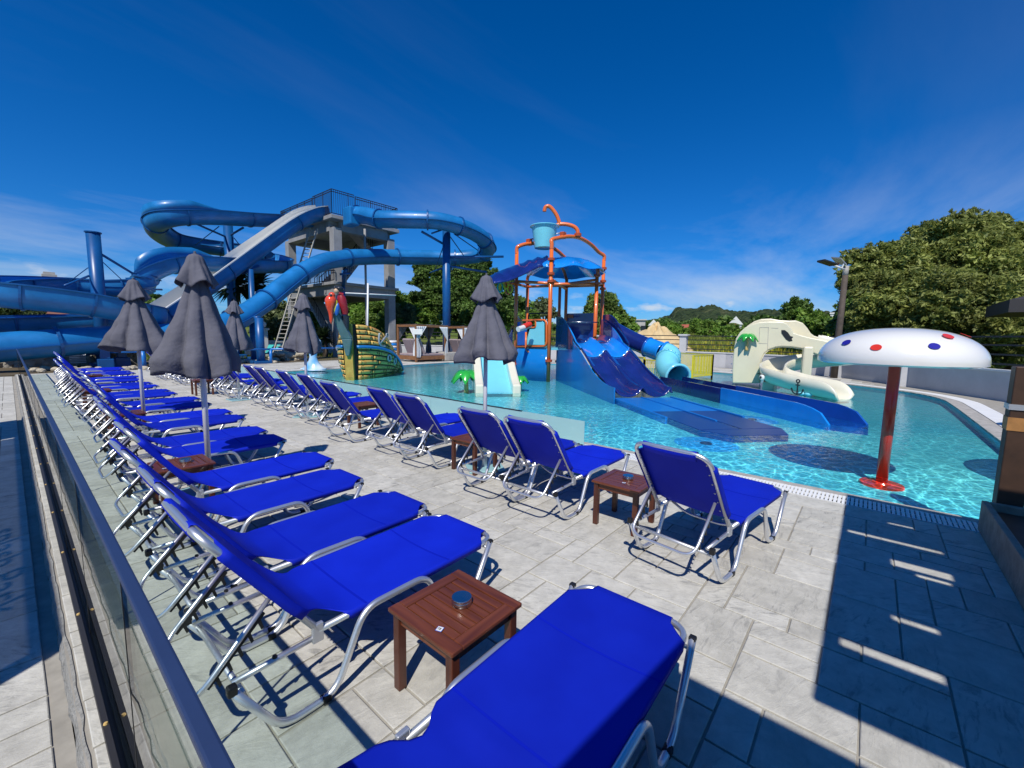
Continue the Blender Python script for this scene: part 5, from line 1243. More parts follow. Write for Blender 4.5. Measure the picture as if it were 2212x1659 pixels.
mat('hull_black', (0.018,0.012,0.008), 0.6); mat('stem_teal', (0.10,0.17,0.17), 0.4, coat=0.3, var=0.15, vscale=3.0); mat('stem_yellow', (0.60,0.42,0.08), 0.4, coat=0.3, col2=(0.42,0.20,0.03), vscale=4.0)
mat('rub_blue', (0.02,0.19,0.52), 0.3, coat=0.4); mat('porthole', (0.40,0.43,0.44), 0.35, 0.3)
ship = thing('pirate_ship', 'yellow planked pirate ship play boat with blue rub rail standing in the pool', 'pirate ship', (10.4,17.0,FZ))
SO = Vector((-10.4,-17.0,-FZ)); S0 = Vector((9.12,16.55,0)); SA = Vector((math.cos(0.70),math.sin(0.70),0)); SP = Vector((SA.y,-SA.x,0)); SL = 4.3; ZB, ZT = FZ, 2.05
def hull(s, h, side, off=0.0):
    """s along 0 bow..1, h height 0..1"""
    f = math.sin(PI/2*min(1.0, s/0.58))**0.62
    if s > 0.60: f *= 1-0.10*((s-0.60)/0.40)**2
    B = 0.80 + 0.40*math.sin(PI*min(1,h*0.80+0.08))
    rake = -0.10*h + 0.10*(1-h)**2
    p = S0 + SA*(s*SL + rake*(1-s)) + SP*(side*(B*f + off)) - SA*off*max(0,1-s*3)
    return Vector((p.x, p.y, ZB + (ZT+0.12-ZB)*h*(1-0.93*max(0.0,(s-0.08)/0.92)**1.75)))
def smax(h): return 1.0
NR = 11; nails = MB()
for side in (-1,1):
    P_ = []
    for i in range(25):
        h = i/24; sm = smax(h*0.985); P_.append([hull(sm*j/20, h, side, -0.02)+SO for j in range(21)])
    g_ = MB(); g_.grid(P_); g_.build('hull_shell', MATS['hull_black'], ship, smooth=3.14)
    rr = random.Random(11+side)
    for r_ in range(NR):
        h0, h1 = r_/NR+0.012, (r_+1)/NR-0.012
        s = 0.035; sm = smax(min(1,h1))
        first_ = rr.uniform(0.10,0.22)
        while s < sm-0.02:
            e = min(sm, s + (first_ if s < 0.05 else rr.uniform(0.17,0.25))); 
            if sm-e < 0.07: e = sm
            n_ = 6; P_ = []
            for i in range(4):
                h = h0+(h1-h0)*i/3; bulge = 0.012*math.sin(PI*i/3)
                P_.append([hull(s+0.006+(e-s-0.012)*j/n_, h, side, 0.012+bulge)+SO for j in range(n_+1)])
            g_ = MB(); g_.grid(P_); o = g_.build('plank', MATS['plank'], ship, smooth=3.14); mm = o.modifiers.new('thickness','SOLIDIFY'); mm.thickness = 0.03; mm.offset = 0
            for ss in (s+0.026, e-0.026):
                for hh in (h0+(h1-h0)*0.3, h0+(h1-h0)*0.7):
                    c = hull(ss,hh,side,0.040)+SO; nails.ell(c,0.022,0.022,0.022,6,4)
            s = e
stuff(nails.build('plank_nails', MATS['hull_black'], ship))
for side in (-1,1):
    MB().tube(spline([hull(s_, 0.60, side, 0.05)+SO for s_ in (0.03,0.12,0.25,0.4,0.55,0.7,0.8,0.88,0.96)],3), 0.065, 10).build('rub_rail', MATS['rub_blue'], ship, smooth=3.14)
stp = []
for i in range(9):
    h = i/8; c = hull(0.0,h,1,0.0)+SO; stp.append([c-SP*0.17+SA*0.06, c-SP*0.17-SA*0.10, c+SP*0.17-SA*0.10, c+SP*0.17+SA*0.06])
g_ = MB(); g_.grid([[r[0],r[1],r[2],r[3]] for r in stp]); g_.build('stem_post', MATS['stem_yellow'], ship, smooth=0.6)
# bowsprit beam sloping up from the stem
b0 = hull(0.0,0.45,1)+SO-SA*0.12; b1 = at('S',345,510,18.45)+SO
g_ = MB(); w0, w1 = 0.10, 0.14; mid = b0.lerp(b1,0.42)+Vector((0.12,-0.1,0.0))
for a_, c_, wa, wb_ in ((b0,mid,0.14,0.42),(mid,b1,0.42,0.26)):
    d = (c_-a_).normalized(); x = SP; y = d.cross(x).normalized(); vs_ = []
    for p, w_ in ((a_,wa),(c_,wb_)):
        for sx, sy in ((-1,-1),(1,-1),(1,1),(-1,1)): vs_.append(p + x*(sx*w_/2) + y*(sy*0.10))
    g_.add(vs_, [(0,1,2,3),(7,6,5,4),(0,4,5,1),(1,5,6,2),(2,6,7,3),(3,7,4,0)])
g_.build('bowsprit', MATS['stem_teal'], ship, bevel=0.03)
for s_, h_ in ((0.40,0.44),(0.55,0.42)):
    c = hull(s_,h_,1,0.05)+SO; d1 = (hull(s_+0.03,h_,1)-hull(s_-0.03,h_,1)).normalized(); up = (hull(s_,h_+0.03,1)-hull(s_,h_-0.03,1)).normalized(); nn = d1.cross(up)
    MB().tube([c+(d1*math.cos(2*PI*j/20)+up*math.sin(2*PI*j/20))*0.135 for j in range(20)], 0.045, 8, closed=True).build('porthole_ring', MATS['porthole'], ship, smooth=3.14)
    MB().prism([c+(d1*math.cos(2*PI*j/16)+up*math.sin(2*PI*j/16))*0.12 - nn*0.01 for j in range(16)], nn*0.02).build('porthole_glass', MATS['window_dark'], ship)
# moulded anchor on the bow
ac = hull(0.30,0.78,1,0.10)+SO; d1 = (hull(0.36,0.78,1)-hull(0.24,0.78,1)).normalized(); up = Vector((0,0,1)); dg = (d1*0.75+up*0.66).normalized(); pd = (d1*0.66-up*0.75)
MB().tube([ac-dg*0.26, ac+dg*0.34], 0.045, 8).build('anchor_shank', MATS['porthole'], ship, smooth=3.14)
MB().tube([ac+dg*0.40+(dg*math.cos(2*PI*j/12)+pd*math.sin(2*PI*j/12))*0.07 for j in range(12)], 0.026, 8, closed=True).build('anchor_ring', MATS['porthole'], ship, smooth=3.14)
MB().tube(spline([ac-dg*0.02-pd*0.34, ac-dg*0.22-pd*0.16, ac-dg*0.28, ac-dg*0.22+pd*0.16, ac-dg*0.02+pd*0.30],4), 0.045, 8).build('anchor_fluke', MATS['porthole'], ship, smooth=3.14)
# mast and yard
mp_ = at('S',842,690,20.6); m1_ = at('S',872,10,20.6)
MB().tube([Vector((mp_.x,mp_.y,0.3))+SO, m1_+SO], 0.04, 12).build('mast', MATS['white_paint'], ship, smooth=3.14)
MB().tube([at('S',500,168,20.5)+SO, at('S',1330,208,20.9)+SO], 0.026, 10).build('yard', MATS['white_paint'], ship, smooth=3.14)
# parrot figure
mat('parrot_red',(0.80,0.075,0.02),0.22,coat=0.6); mat('coat_red',(0.30,0.015,0.02),0.35,coat=0.3); mat('skin',(0.62,0.42,0.26),0.5); mat('hat',(0.02,0.025,0.035),0.4,coat=0.2); mat('parrot_blue',(0.02,0.12,0.45),0.3,coat=0.5)
q0 = at('S',262,330,18.3)
pa_ = thing('parrot_figure', 'glossy red parrot figure hanging at the bow of the pirate ship', 'parrot figure', q0)
pr_ = [(0.001,0.30),(0.08,0.285),(0.15,0.24),(0.205,0.15),(0.215,0.04),(0.19,-0.10),(0.15,-0.24),(0.10,-0.38),(0.075,-0.55),(0.06,-0.70),(0.03,-0.80),(0.001,-0.84)]
g_ = MB(); g_.lathe(pr_, (0,0,0), 20); g_.build('body', MATS['parrot_red'], pa_, smooth=3.14)
for e, m_ in ((0.15,'yellow'),(0.21,'parrot_blue')):
    g_ = MB(); Mx = Matrix.Rotation(0.15,3,'Y'); g_.ell(Vector((0.645,-0.764,0))*e+Vector((0.05,0.03,-0.12-(e-0.15)*2)),0.09,0.09,0.26,12,8,Mx); g_.build('wing', MATS[m_], pa_, smooth=3.14)
hd = Vector((0.05,-0.02,0.30)); MB().ell(hd,0.13,0.13,0.12,14,9).build('head', MATS['parrot_red'], pa_, smooth=3.14)
MB().ell(hd+Vector((-0.10,-0.10,-0.03)),0.05,0.05,0.07,10,6).build('beak', MATS['hat'], pa_, smooth=3.14)
# pirate figure
q1 = at('S',470,560,18.5)
pf = thing('pirate_figure', 'painted pirate figure in red coat and black hat on the bowsprit', 'pirate figure', q1)
RR = Vector((0.645,-0.764,0)); fw2 = Vector((-0.75,-0.65,0)).normalized()
def fg(a,b): return at('S',a,b,18.5)-q1
body = [(fg(505,640),0.10),(fg(495,520),0.13),(fg(470,420),0.19),(fg(445,330),0.20),(fg(440,260),0.18),(fg(430,210),0.13)]
def loft(name, sp, m_, par, n=14, ex=0.8):
    P_ = []
    for c,r_ in sp: P_.append([c+RR*(r_*math.cos(2*PI*j/n))+fw2*(r_*ex*math.sin(2*PI*j/n)) for j in range(n+1)])
    g_ = MB(); g_.grid(P_); return g_.build(name, MATS[m_], par, smooth=3.14)
loft('coat', body[1:], 'coat_red', pf)
loft('legs', [(fg(520,780),0.08),(fg(512,660),0.12),(fg(500,540),0.15)], 'hat', pf)
MB().tube([fg(400,400),fg(405,470),fg(412,520)], [0.12,0.08,0.04], 10).build('raised_leg', MATS['skin'], pf, smooth=3.14)
MB().ell(fg(400,385),0.13,0.12,0.08,12,7).build('breeches', MATS['hat'], pf, smooth=3.14)
MB().tube(spline([fg(470,200),fg(430,190),fg(400,175)],4), 0.075, 10).build('arm', MATS['coat_red'], pf, smooth=3.14)
MB().ell(fg(358,135),0.105,0.10,0.115,14,9).build('head', MATS['skin'], pf, smooth=3.14)
MB().tube(spline([fg(310,75),fg(360,95),fg(420,120),fg(495,115)],4), [0.03]+[0.06]*11+[0.03], 10).build('hat_brim', MATS['hat'], pf, smooth=3.14)
MB().ell(fg(410,95),0.15,0.13,0.09,14,8).build('hat_crown', MATS['hat'], pf, smooth=3.14)
# dolphin tail fountain left of the ship
dq = gnd('C',175,1630,0.0)
df = thing('dolphin_fountain', 'light blue and white dolphin spray figure on the deck left of the ship', 'fountain', dq)
P_ = []
for h, rx, ry in ((0.0,0.62,0.42),(0.10,0.52,0.34),(0.25,0.36,0.24),(0.45,0.22,0.16),(0.62,0.17,0.14),(0.85,0.20,0.15),(1.05,0.28,0.17),(1.25,0.36,0.17),(1.42,0.40,0.14),(1.52,0.30,0.08)):
    tw = h*0.9; P_.append([Vector((rx*math.cos(2*PI*j/20+tw)*0.645+ry*math.sin(2*PI*j/20+tw)*0.7, -rx*math.cos(2*PI*j/20+tw)*0.764+ry*math.sin(2*PI*j/20+tw)*0.6, h)) for j in range(21)])
g_ = MB(); g_.grid(P_)
m = mat('dolphin',(0.05,0.36,0.75),0.25,coat=0.5,col2=(0.72,0.80,0.84),vscale=1.6,detail=1.0)
g_.build('body', m, df, smooth=3.14)
for sx in (-1,1): MB().ell(Vector((0.645*sx*0.35,-0.764*sx*0.35,0.06)),0.30,0.24,0.06,12,6).build('tail_fluke', m, df, smooth=3.14)

# ------------------------------------------------------------------ concrete slide tower
TX0, TX1, TY0, TY1 = 16.7, 21.4, 31.9, 39.9
tw = thing('slide_tower', 'grey concrete stair tower with black railings at the top of the blue slides', 'tower', (19.0,35.9,-0.4))
TO = Vector((-19.0,-35.9,0.4)); CM = MATS['concrete_tower']
def tbox(name, lo, hi, m_=None, bevel=None): return MB().box(Vector(lo)+TO, Vector(hi)+TO).build(name, m_ or CM, tw, bevel=bevel)
for x in (TX0, TX1):
    for y in (TY0, TY1): tbox('column', (x-0.33,y-0.33,-0.4),(x+0.33,y+0.33,9.75), bevel=0.02)
for z0, z1, ov in ((10.30,10.58,0.62),(5.50,5.72,0.55)):
    tbox('slab', (TX0-ov,TY0-ov,z0),(TX1+ov,TY1+ov,z1), bevel=0.02)
for z0, z1 in ((9.55,10.30),(4.75,5.50)):
    tbox('beam', (TX0+0.33,TY0-0.30,z0),(TX1-0.33,TY0+0.30,z1)); tbox('beam', (TX0+0.33,TY1-0.30,z0),(TX1-0.33,TY1+0.30,z1))
    tbox('beam', (TX0-0.30,TY0+0.33,z0),(TX0+0.30,TY1-0.33,z1)); tbox('beam', (TX1-0.30,TY0+0.33,z0),(TX1+0.30,TY1-0.33,z1))
def flight(a, b, w, n_, dirw):
    a = Vector(a); b = Vector(b); d = b-a; ww = Vector(dirw)*w; g_ = MB(); hor = Vector((d.x,d.y,0)); st = hor/n_; rz = d.z/n_
    poly = [a+Vector((0,0,-0.22))]
    for i in range(n_): poly += [a+st*i+Vector((0,0,rz*i)), a+st*i+Vector((0,0,rz*(i+1)))]
    poly += [b, b+Vector((0,0,-0.35))]
    g_.prism([p+TO for p in poly], ww); g_.build('stair_flight', CM, tw)
    for off in (Vector((0,0,0)), ww):
        r_ = MB()
        for i in range(0, n_+1):
            p = a+st*i+Vector((0,0,rz*i))+off+TO; r_.tube([p, p+Vector((0,0,1.0))], 0.022, 5)
        r_.tube([a+off+TO+Vector((0,0,1.0)), b+off+TO+Vector((0,0,1.0))], 0.035, 6); stuff(r_.build('stair_railing', MATS['black_iron'], tw))
flight((17.2,32.8,-0.3),(17.2,38.3,5.0),1.25,18,(1,0,0)); flight((18.3,35.6,5.72),(20.7,35.6,8.9),1.2,14,(0,-1,0)); flight((18.2,38.8,5.72),(20.6,38.8,8.0),1.0,11,(0,-1,0)); flight((20.7,34.4,8.9),(19.2,34.4,10.4),1.1,8,(0,-1,0))
tbox('landing', (20.7,33.2,8.70),(21.9,36.4,8.90))
def railing(a, b, h, name='railing'):
    a = Vector(a); b = Vector(b); n_ = max(2,int((b-a).length/0.16)); g_ = MB()
    for i in range(n_+1):
        p = a.lerp(b,i/n_)+TO; g_.tube([p+Vector((0,0,0.08)), p+Vector((0,0,h))], 0.016 if i % 8 else 0.032, 5)
    for zz in (0.1, h-0.16, h): g_.tube([a+TO+Vector((0,0,zz)), b+TO+Vector((0,0,zz))], 0.030, 6)
    stuff(g_.build(name, MATS['black_iron'], tw))
e = 0.5; Z = 10.58
railing((TX0-e,TY0+2.6,Z),(TX0-e,TY1+e,Z),1.72); railing((TX0-e,TY0-e,Z),(TX0-e,TY0+2.5,Z),1.80,'corner_guard'); railing((TX0-e,TY0-e,Z),(18.0,TY0-e,Z),1.80,'corner_guard')
railing((18.1,TY0-e,Z),(TX1+e,TY0-e,Z),1.72); railing((TX1+e,TY0-e,Z),(TX1+e,TY1+e,Z),1.72); railing((TX0-e,TY1+e,Z),(TX1+e,TY1+e,Z),1.72)
railing((TX0-0.45,TY0-0.45,5.72),(TX0-0.45,TY1,5.72),1.0); 
# tall conduit pole beside the tower
cpz = at('C',618,480,36.0); MB().tube([Vector((cpz.x,cpz.y,-0.4))+TO, Vector((cpz.x,cpz.y,9.9))+TO], 0.09, 10).build('drain_pipe', MATS['concrete_tower'], tw, smooth=3.14)
# ladder leaning on the tower
ld = thing('ladder', 'long pale aluminium ladder leaning against the slide tower', 'ladder', (11.9,31.0,-0.35))
l0 = at('B',1228,1535,32.6); l1 = at('B',1560,410,36.4); lw = Vector((0.62,-0.78,0)).normalized()*0.27; LO = Vector((-11.9,-31.0,0.35))
for sx in (-1,1): MB().beam(l0+lw*sx+LO, l1+lw*sx+LO, 0.07, 0.10).build('stile', MATS['ladder'], ld)
for i in range(1,34):
    p = l0.lerp(l1,i/34); MB().tube([p-lw+LO, p+lw+LO], 0.030, 6).build('rung', MATS['ladder'], ld)

# ------------------------------------------------------------------ big blue slides
def pl(spec): return [at(k,a,b,d) for k,a,b,d in spec]
FO = Vector((-14,-30,0.4))
ft = thing('tube_slide', 'blue enclosed tube slide looping right of the tower and down to the left', 'water slide', (14,30,-0.4))
tpath = spline(pl([('C',545,290,34.7),('C',640,300,34.0),('C',740,325,33.2),('C',900,330,32.4),('C',1160,335,32.0),('C',1300,352,32.2),('C',1430,388,32.8),('C',1560,444,33.8),('C',1655,512,34.9),('C',1685,575,35.9),('C',1650,622,36.8),('C',1560,648,37.4),('C',1400,662,37.7),('C',1200,660,37.6),('C',900,655,36.8),('C',700,652,36.0),('C',470,662,34.6),('C',250,702,33.4),('C',60,800,32.4),('B',1300,905,31.4),('B',1150,1025,30.4),('B',1000,1130,29.5),('B',850,1215,28.8),('B',650,1285,28.2),('B',400,1325,27.7),('A',900,1320,27.3),('A',500,1350,27.0),('A',0,1390,26.8),('A',-300,1420,26.8)]), 7)
npt = len(tpath); secs = list(range(0,npt,14)) + [npt-1]
for i in range(len(secs)-1):
    seg = tpath[secs[i]:secs[i+1]+1]
    if len(seg) < 2: continue
    MB().tube([p+FO for p in seg], 0.60, 24, cap=False).build('tube_section', MATS['flume'], ft, smooth=3.14)
    d = (seg[1]-seg[0]).normalized(); x = d.cross(Vector((0,0,1))).normalized(); y = x.cross(d)
    MB().tube([seg[0]+FO-d*0.05, seg[0]+FO+d*0.05], 0.70, 24).build('section_flange', MATS['flume_steel'], ft)
fl = MB()
for sg in (-1,1): fl.sweep([p+FO for p in tpath], [(sg*0.58,-0.10),(sg*0.69,-0.10),(sg*0.69,-0.06),(sg*0.58,-0.06)], closed_prof=True)
fl.build('seam_flange', MATS['flume_steel'], ft)
sp_ = tpath[0]; MB().box((-0.4,-0.62,-0.75),(0.4,0.45,0.55), Matrix.Translation(sp_+FO+Vector((-0.35,0.2,-0.1)))).build('start_box', MATS['flume'], ft, bevel=0.1)
def flume(name, label, spec, n=7, far=0.35, inner='flume_in', r_=0.62, wall=0.30, sp=14, lip='flume_steel'):
    t = thing(name, label, 'water slide', (10,30,-0.4)); o3 = Vector((-10,-30,0.4)); path = spline(pl(spec), n)
    def pro(rad, fw_):
        out = [(-rad, wall)]
        for j in range(13): a = PI + PI*j/12; out.append((rad*math.cos(a), rad*math.sin(a)+0.0))
        out.append((rad, wall+fw_)); return out
    k = len(path); ss = list(range(0,k,sp)) + [k-1]
    for i in range(len(ss)-1):
        seg = path[ss[i]:ss[i+1]+1]
        if len(seg) < 2: continue
        g1 = MB(); g1.sweep([p+o3 for p in seg], pro(r_, far)); g1.build('trough_section', MATS['flume'], t, smooth=0.9)
        g2 = MB(); g2.sweep([p+o3 for p in seg], [(a*0.955, b+0.004) for a,b in pro(r_, far)]); g2.build('trough_lining', MATS[inner], t, smooth=0.9)
        d = (seg[1]-seg[0]).normalized(); seg2 = [seg[0]-d*0.04, seg[0]+d*0.04]
        g3 = MB(); g3.sweep([p+o3 for p in seg2], [(a*1.10, b*1.06-0.02) for a,b in pro(r_, far)]); o = g3.build('section_flange', MATS['flume_steel'], t); mm = o.modifiers.new('thickness','SOLIDIFY'); mm.thickness = 0.06
    g4 = MB()
    for sg, h in ((-1,wall),(1,wall+far)): g4.sweep([p+o3 for p in path], [(sg*r_*0.94,h-0.03),(sg*r_*1.12,h-0.03),(sg*r_*1.12,h+0.03),(sg*r_*0.94,h+(0.20 if lip == 'white_gel' and sg > 0 else 0.03))], closed_prof=True)
    g4.build('lip', MATS[lip], t)
    return t, path
flume('straight_slide', 'straight blue slide with white inside running down left from the tower', [('B',1640,270,37.0),('B',1540,285,36.3),('B',1400,350,35.4),('B',1100,560,34.0),('B',800,775,32.7),('B',500,985,31.5),('B',250,1150,30.6),('B',60,1265,29.9),('A',1000,1320,29.4),('A',700,1350,29.0)], far=0.0, inner='white_gel', wall=0.40, lip='white_gel')
hx, hpath = flume('spiral_flume', 'open blue flume winding round the pillars left of the tower', [('B',1600,330,39.0),('B',1300,325,37.6),('B',1000,312,36.2),('B',700,292,35.0),('B',450,290,34.2),('B',280,312,34.2),('B',195,360,35.2),('B',215,430,36.6),('B',330,500,38.0),('B',520,540,39.0),('B',750,572,39.6),('B',1000,605,39.4),('B',1200,645,38.6),('B',1300,690,37.2),('B',1260,715,35.8),('B',1080,715,34.4),('B',800,697,33.2),('B',500,687,32.2),('B',330,700,31.6),('B',200,742,31.3),('B',60,825,31.2),('A',1250,835,31.3),('A',1100,852,31.5),('A',900,856,31.8),('A',650,842,32.0),('A',400,838,31.6),('A',150,842,30.6),('A',-60,852,29.2),('A',-150,872,27.8),('A',-60,900,26.9),('A',200,930,26.6),('A',500,962,26.6),('A',800,1002,26.7),('A',1000,1042,26.9),('A',1200,1085,27.4),('A',1310,1112,28.2),('A',1290,1132,29.2),('A',1150,1142,29.8),('A',900,1152,30.0),('A',500,1168,30.0),('A',100,1182,29.8),('A',-250,1192,29.5)], far=0.12, wall=0.22)
# raised splash guards on the two outer bends
def guard(i0, i1, sg, h, root, path, o3=Vector((-10,-30,0.4))):
    seg = path[i0:i1+1]; g_ = MB(); g_.sweep([p+o3 for p in seg], lambda u: [(sg*0.63,0.2),(sg*0.64,0.22+h*min(1,6*u,6*(1-u)+0.02))]); o = g_.build('splash_guard', MATS['flume'], root, smooth=3.14); mm = o.modifiers.new('thickness','SOLIDIFY'); mm.thickness = 0.05
guard(20,62,-1,0.55,hx,hpath); guard(112,140,1,0.60,hx,hpath)
# pillars and arms
def pillar(label, k, a, d, btop, r_, arms=(), zb=-0.4, cap_=False):
    p = at(k,a,btop,d); t = thing('slide_pillar', label, 'pillar', (p.x,p.y,zb), 0, 'blue steel pillars under the slides')
    MB().tube([(0,0,0),(0,0,p.z-zb)], r_, 20).build('shaft', MATS['flume_steel'], t, smooth=3.14)
    if cap_: MB().tube([(0,0,p.z-zb),(0,0,p.z-zb+0.05)], r_*1.18, 20).build('top_plate', MATS['flume_steel'], t)
    MB().box((-r_*2.0,-r_*2.0,0),(r_*2.0,r_*2.0,0.55)).build('foot_block', MATS['flume_steel'] if zb < 0 else MATS['concrete_tower'], t, bevel=0.03)
    o4 = -Vector((p.x,p.y,zb))
    for (k1,a1,b1,d1,k2,a2,b2,d2,rr) in arms: MB().tube([at(k1,a1,b1,d1)+o4, at(k2,a2,b2,d2)+o4], rr, 8).build('arm', MATS['flume_steel'], t, smooth=3.14)
    return t
pillar('thick blue pillar standing free at the far left of the slides','A',803,29.3,400,0.27,(('A',860,575,29.3,'A',1230,800,31.2,0.06),('A',860,625,29.3,'A',1100,850,31.5,0.02),('A',760,700,29.3,'A',560,850,31.6,0.02),('A',770,770,29.3,'A',560,855,27.2,0.05),('A',880,870,29.3,'A',1400,890,31.0,0.05)),cap_=True)
pillar('blue pillar inside the upper bend of the open flume','B',817,37.2,380,0.30,(('B',560,375,34.4,'B',800,480,37.1,0.07),('B',950,400,36.0,'B',830,470,37.1,0.07),('B',740,390,35.0,'B',530,555,38.6,0.03),('B',870,490,37.2,'B',960,600,39.0,0.03),('B',580,545,38.6,'B',800,575,37.2,0.07)))
pillar('thin blue pillar in front of the yucca','B',1012,33.0,760,0.17,(('B',940,800,33.5,'B',1090,730,33.5,0.06),))
pillar('left one of two blue pillars beside the ladder foot','B',1034,30.2,1170,0.22)
pillar('right one of two blue pillars beside the ladder foot','B',1085,28.4,1180,0.22,(('B',1040,1180,28.6,'B',1100,1175,28.6,0.10),))
pillar('tall blue pillar under the tube slide loop behind the daybeds','C',1323,33.6,430,0.30,(('C',1110,435,32.2,'C',1310,548,33.5,0.09),('C',1195,450,32.2,'C',1280,420,32.6,0.06),('C',1350,656,33.6,'C',1815,650,34.6,0.09),('C',1180,792,36.6,'C',1310,742,33.7,0.07),('C',1360,735,33.7,'C',1665,785,36.4,0.09),('C',1350,470,33.6,'C',1470,640,36.9,0.04),('C',1390,455,32.9,'C',1600,600,36.6,0.04),('C',1300,550,33.5,'C',1215,790,36.6,0.04)),zb=0.0)
pillar('short blue strut under the tube slide in front of the tower','C',430,35.6,770,0.12,(('C',400,803,34.4,'C',505,797,34.4,0.08),('C',455,760,34.4,'C',430,910,35.6,0.12)))
# low blue handrail in front of the slides
br = thing('blue_handrail', 'low blue pipe handrail along the back of the deck below the slides', 'handrail', (5,26.4,0)); bo = Vector((-5,-26.4,0))
hr = [at('A',-60,1445,28.6),at('A',530,1438,28.4),at('A',1230,1425,26.4),at('B',80,1460,26.2),at('B',560,1458,27.0),at('B',1185,1450,28.2),at('B',1735,1440,30.0)]
for i in range(len(hr)-1): MB().tube([hr[i]+bo, hr[i+1]+bo], 0.055, 10).build('rail', MATS['blue_rail'], br, smooth=3.14)
for p in hr[1:6] + [at('A',1240,1430,26.3)]: MB().tube([Vector((p.x,p.y,-0.05))+bo, p+bo], 0.075, 10).build('post', MATS['blue_rail'], br, smooth=3.14)
for nm,k,a,b,d in (('left','A',915,1580,27.0),('right','A',1060,1555,28.0)):
    p = at(k,a,b,d); t = thing('blue_plinth', nm+'most of two stepped blue steel stubs before the rough stone wall' if nm=='left' else 'right of two stepped blue steel stubs before the rough stone wall', 'plinth', (p.x,p.y,-0.1))
    MB().box((-0.28,-0.28,0),(0.28,0.28,0.55)).build('block', MATS['flume_steel'], t, bevel=0.03); MB().box((-0.17,-0.17,0.552),(0.17,0.17,1.15)).build('stub', MATS['flume_steel'], t, bevel=0.02)
# rough stone wall and loose rocks behind the handrail
rw = thing('stone_wall', 'rough tan stone retaining wall under the lowest slide', 'wall', (2.5,29.5,-0.4)); 
wa = [at('A',-150,1500,29.8),at('A',620,1490,30.0),at('A',1250,1480,29.6)]
P_ = []; rk = random.Random(9)
for i in range(61):
    t = i/60*2; j = min(int(t),1); p = wa[j].lerp(wa[j+1],t-j)
    P_.append([Vector((p.x-2.5+rk.uniform(-0.1,0.1), p.y-29.5+rk.uniform(-0.12,0.12)+0.02*z_, z_*0.16+0.0+rk.uniform(-0.03,0.03))) for z_ in range(9)])
g_ = MB(); g_.grid(P_); o = g_.build('wall_face', MATS['rock_wall'], rw, smooth=3.14); mm = o.modifiers.new('thickness','SOLIDIFY'); mm.thickness = 0.5
v_ = at('A',670,1515,29.7); 
for i in range(5): MB().box((-0.28,-0.03,-0.02),(0.28,0.03,0.03), Matrix.Translation(v_+Vector((-2.5,-29.75,0.38+0.085*i)))).build('vent_slat', MATS['white_paint'], rw)
ROCK = []
for s_ in range(5):
    rr = random.Random(40+s_); bm = bmesh.new(); bmesh.ops.create_icosphere(bm, subdivisions=2, radius=1.0)
    for v in bm.verts: v.co *= 1+rr.uniform(-0.16,0.16)
    me = bpy.data.meshes.new('rock'); bm.to_mesh(me); bm.free(); me.materials.append(MATS['rock']); ROCK.append(me)
rk = random.Random(77); ri = 0
def rock(p, s, label):
    o = bpy.data.objects.new('rock', ROCK[rk.randrange(5)]); COL.objects.link(o); o.location = p; o.scale = (s*rk.uniform(0.8,1.3), s*rk.uniform(0.8,1.3), s*rk.uniform(0.5,0.8)); o.rotation_euler = (rk.uniform(-0.3,0.3),rk.uniform(-0.3,0.3),rk.uniform(0,6))
    tag(o, label, 'rock', 'loose tan rocks behind the deck')
for i in range(34):
    p = at('B', 1205+rk.uniform(0,270), 1545-rk.uniform(0,70), 31.0+rk.uniform(0,1.2)); rock((p.x,p.y,p.z-0.05), 0.26, 'tan rock in the heap at the foot of the ladder')
for i in range(26):
    a = rk.uniform(200,1250); p = gnd('A',a,1602-rk.uniform(0,22)+ (0 if a < 800 else -6)); rock((p.x,p.y,0.05), 0.17, 'pale rock edging the deck before the rough stone wall')
for i in range(16):
    p = gnd('B', 930+rk.uniform(0,330), 1572-rk.uniform(0,12)); rock((p.x,p.y,0.05), 0.17, 'pale rock edging the bed beside the blue pillars')
soil = struct(MB().box((-6,25.1,-0.35),(16,33.5,-0.02)).build('soil_bed', MATS['dirt']))
# gate pillar with lamp globe behind the parasols
def gate_pillar(label, k, a, b0, b1, d):
    p = at(k,a,b1,d); z1 = at(k,a,b0,d).z; t = thing('gate_pillar', label, 'pillar', (p.x,p.y,-0.3))
    MB().box((-0.24,-0.24,0),(0.24,0.24,z1-0.2+0.3)).build('shaft', MATS['white_stucco'], t); MB().box((-0.34,-0.34,z1-0.2+0.301),(0.34,0.34,z1-0.05+0.3)).build('cap', MATS['white_stucco'], t, bevel=0.03)
    MB().ell((0,0,z1+0.22+0.3),0.25,0.25,0.25,18,12).build('globe', MATS['globe'], t, smooth=3.14)
gate_pillar('white gate pillar with a round lamp globe behind the ladder','B',1126,1262,1400,38.0)
for i,(a,d) in enumerate(((1140,36.5),(1200,36.8))):
    p = at('B',a,1400,d); t = thing('turquoise_lounger', ['left turquoise lounger behind the blue pillars','right turquoise lounger behind the blue pillars'][i], 'sun lounger', (p.x,p.y,-0.1), 0.6)
    MB().box((-0.9,-0.32,0.30),(0.4,0.32,0.36)).build('bed', MATS['turquoise'], t); MB().beam((0.38,0,0.34),(0.85,0,0.95),0.64,0.05).build('backrest', MATS['turquoise'], t)
    for sx in (-0.8,0.3):
        for sy in (-0.28,0.28): MB().box((sx-0.02,sy-0.02,0),(sx+0.02,sy+0.02,0.30)).build('leg', MATS['white_paint'], t)
gw = thing('garden_wall', 'low white garden wall behind the ladder and pillars', 'wall', (11,37,-0.3)); ga = at('B',960,1380,38.5); gb = at('B',1740,1380,40.5)
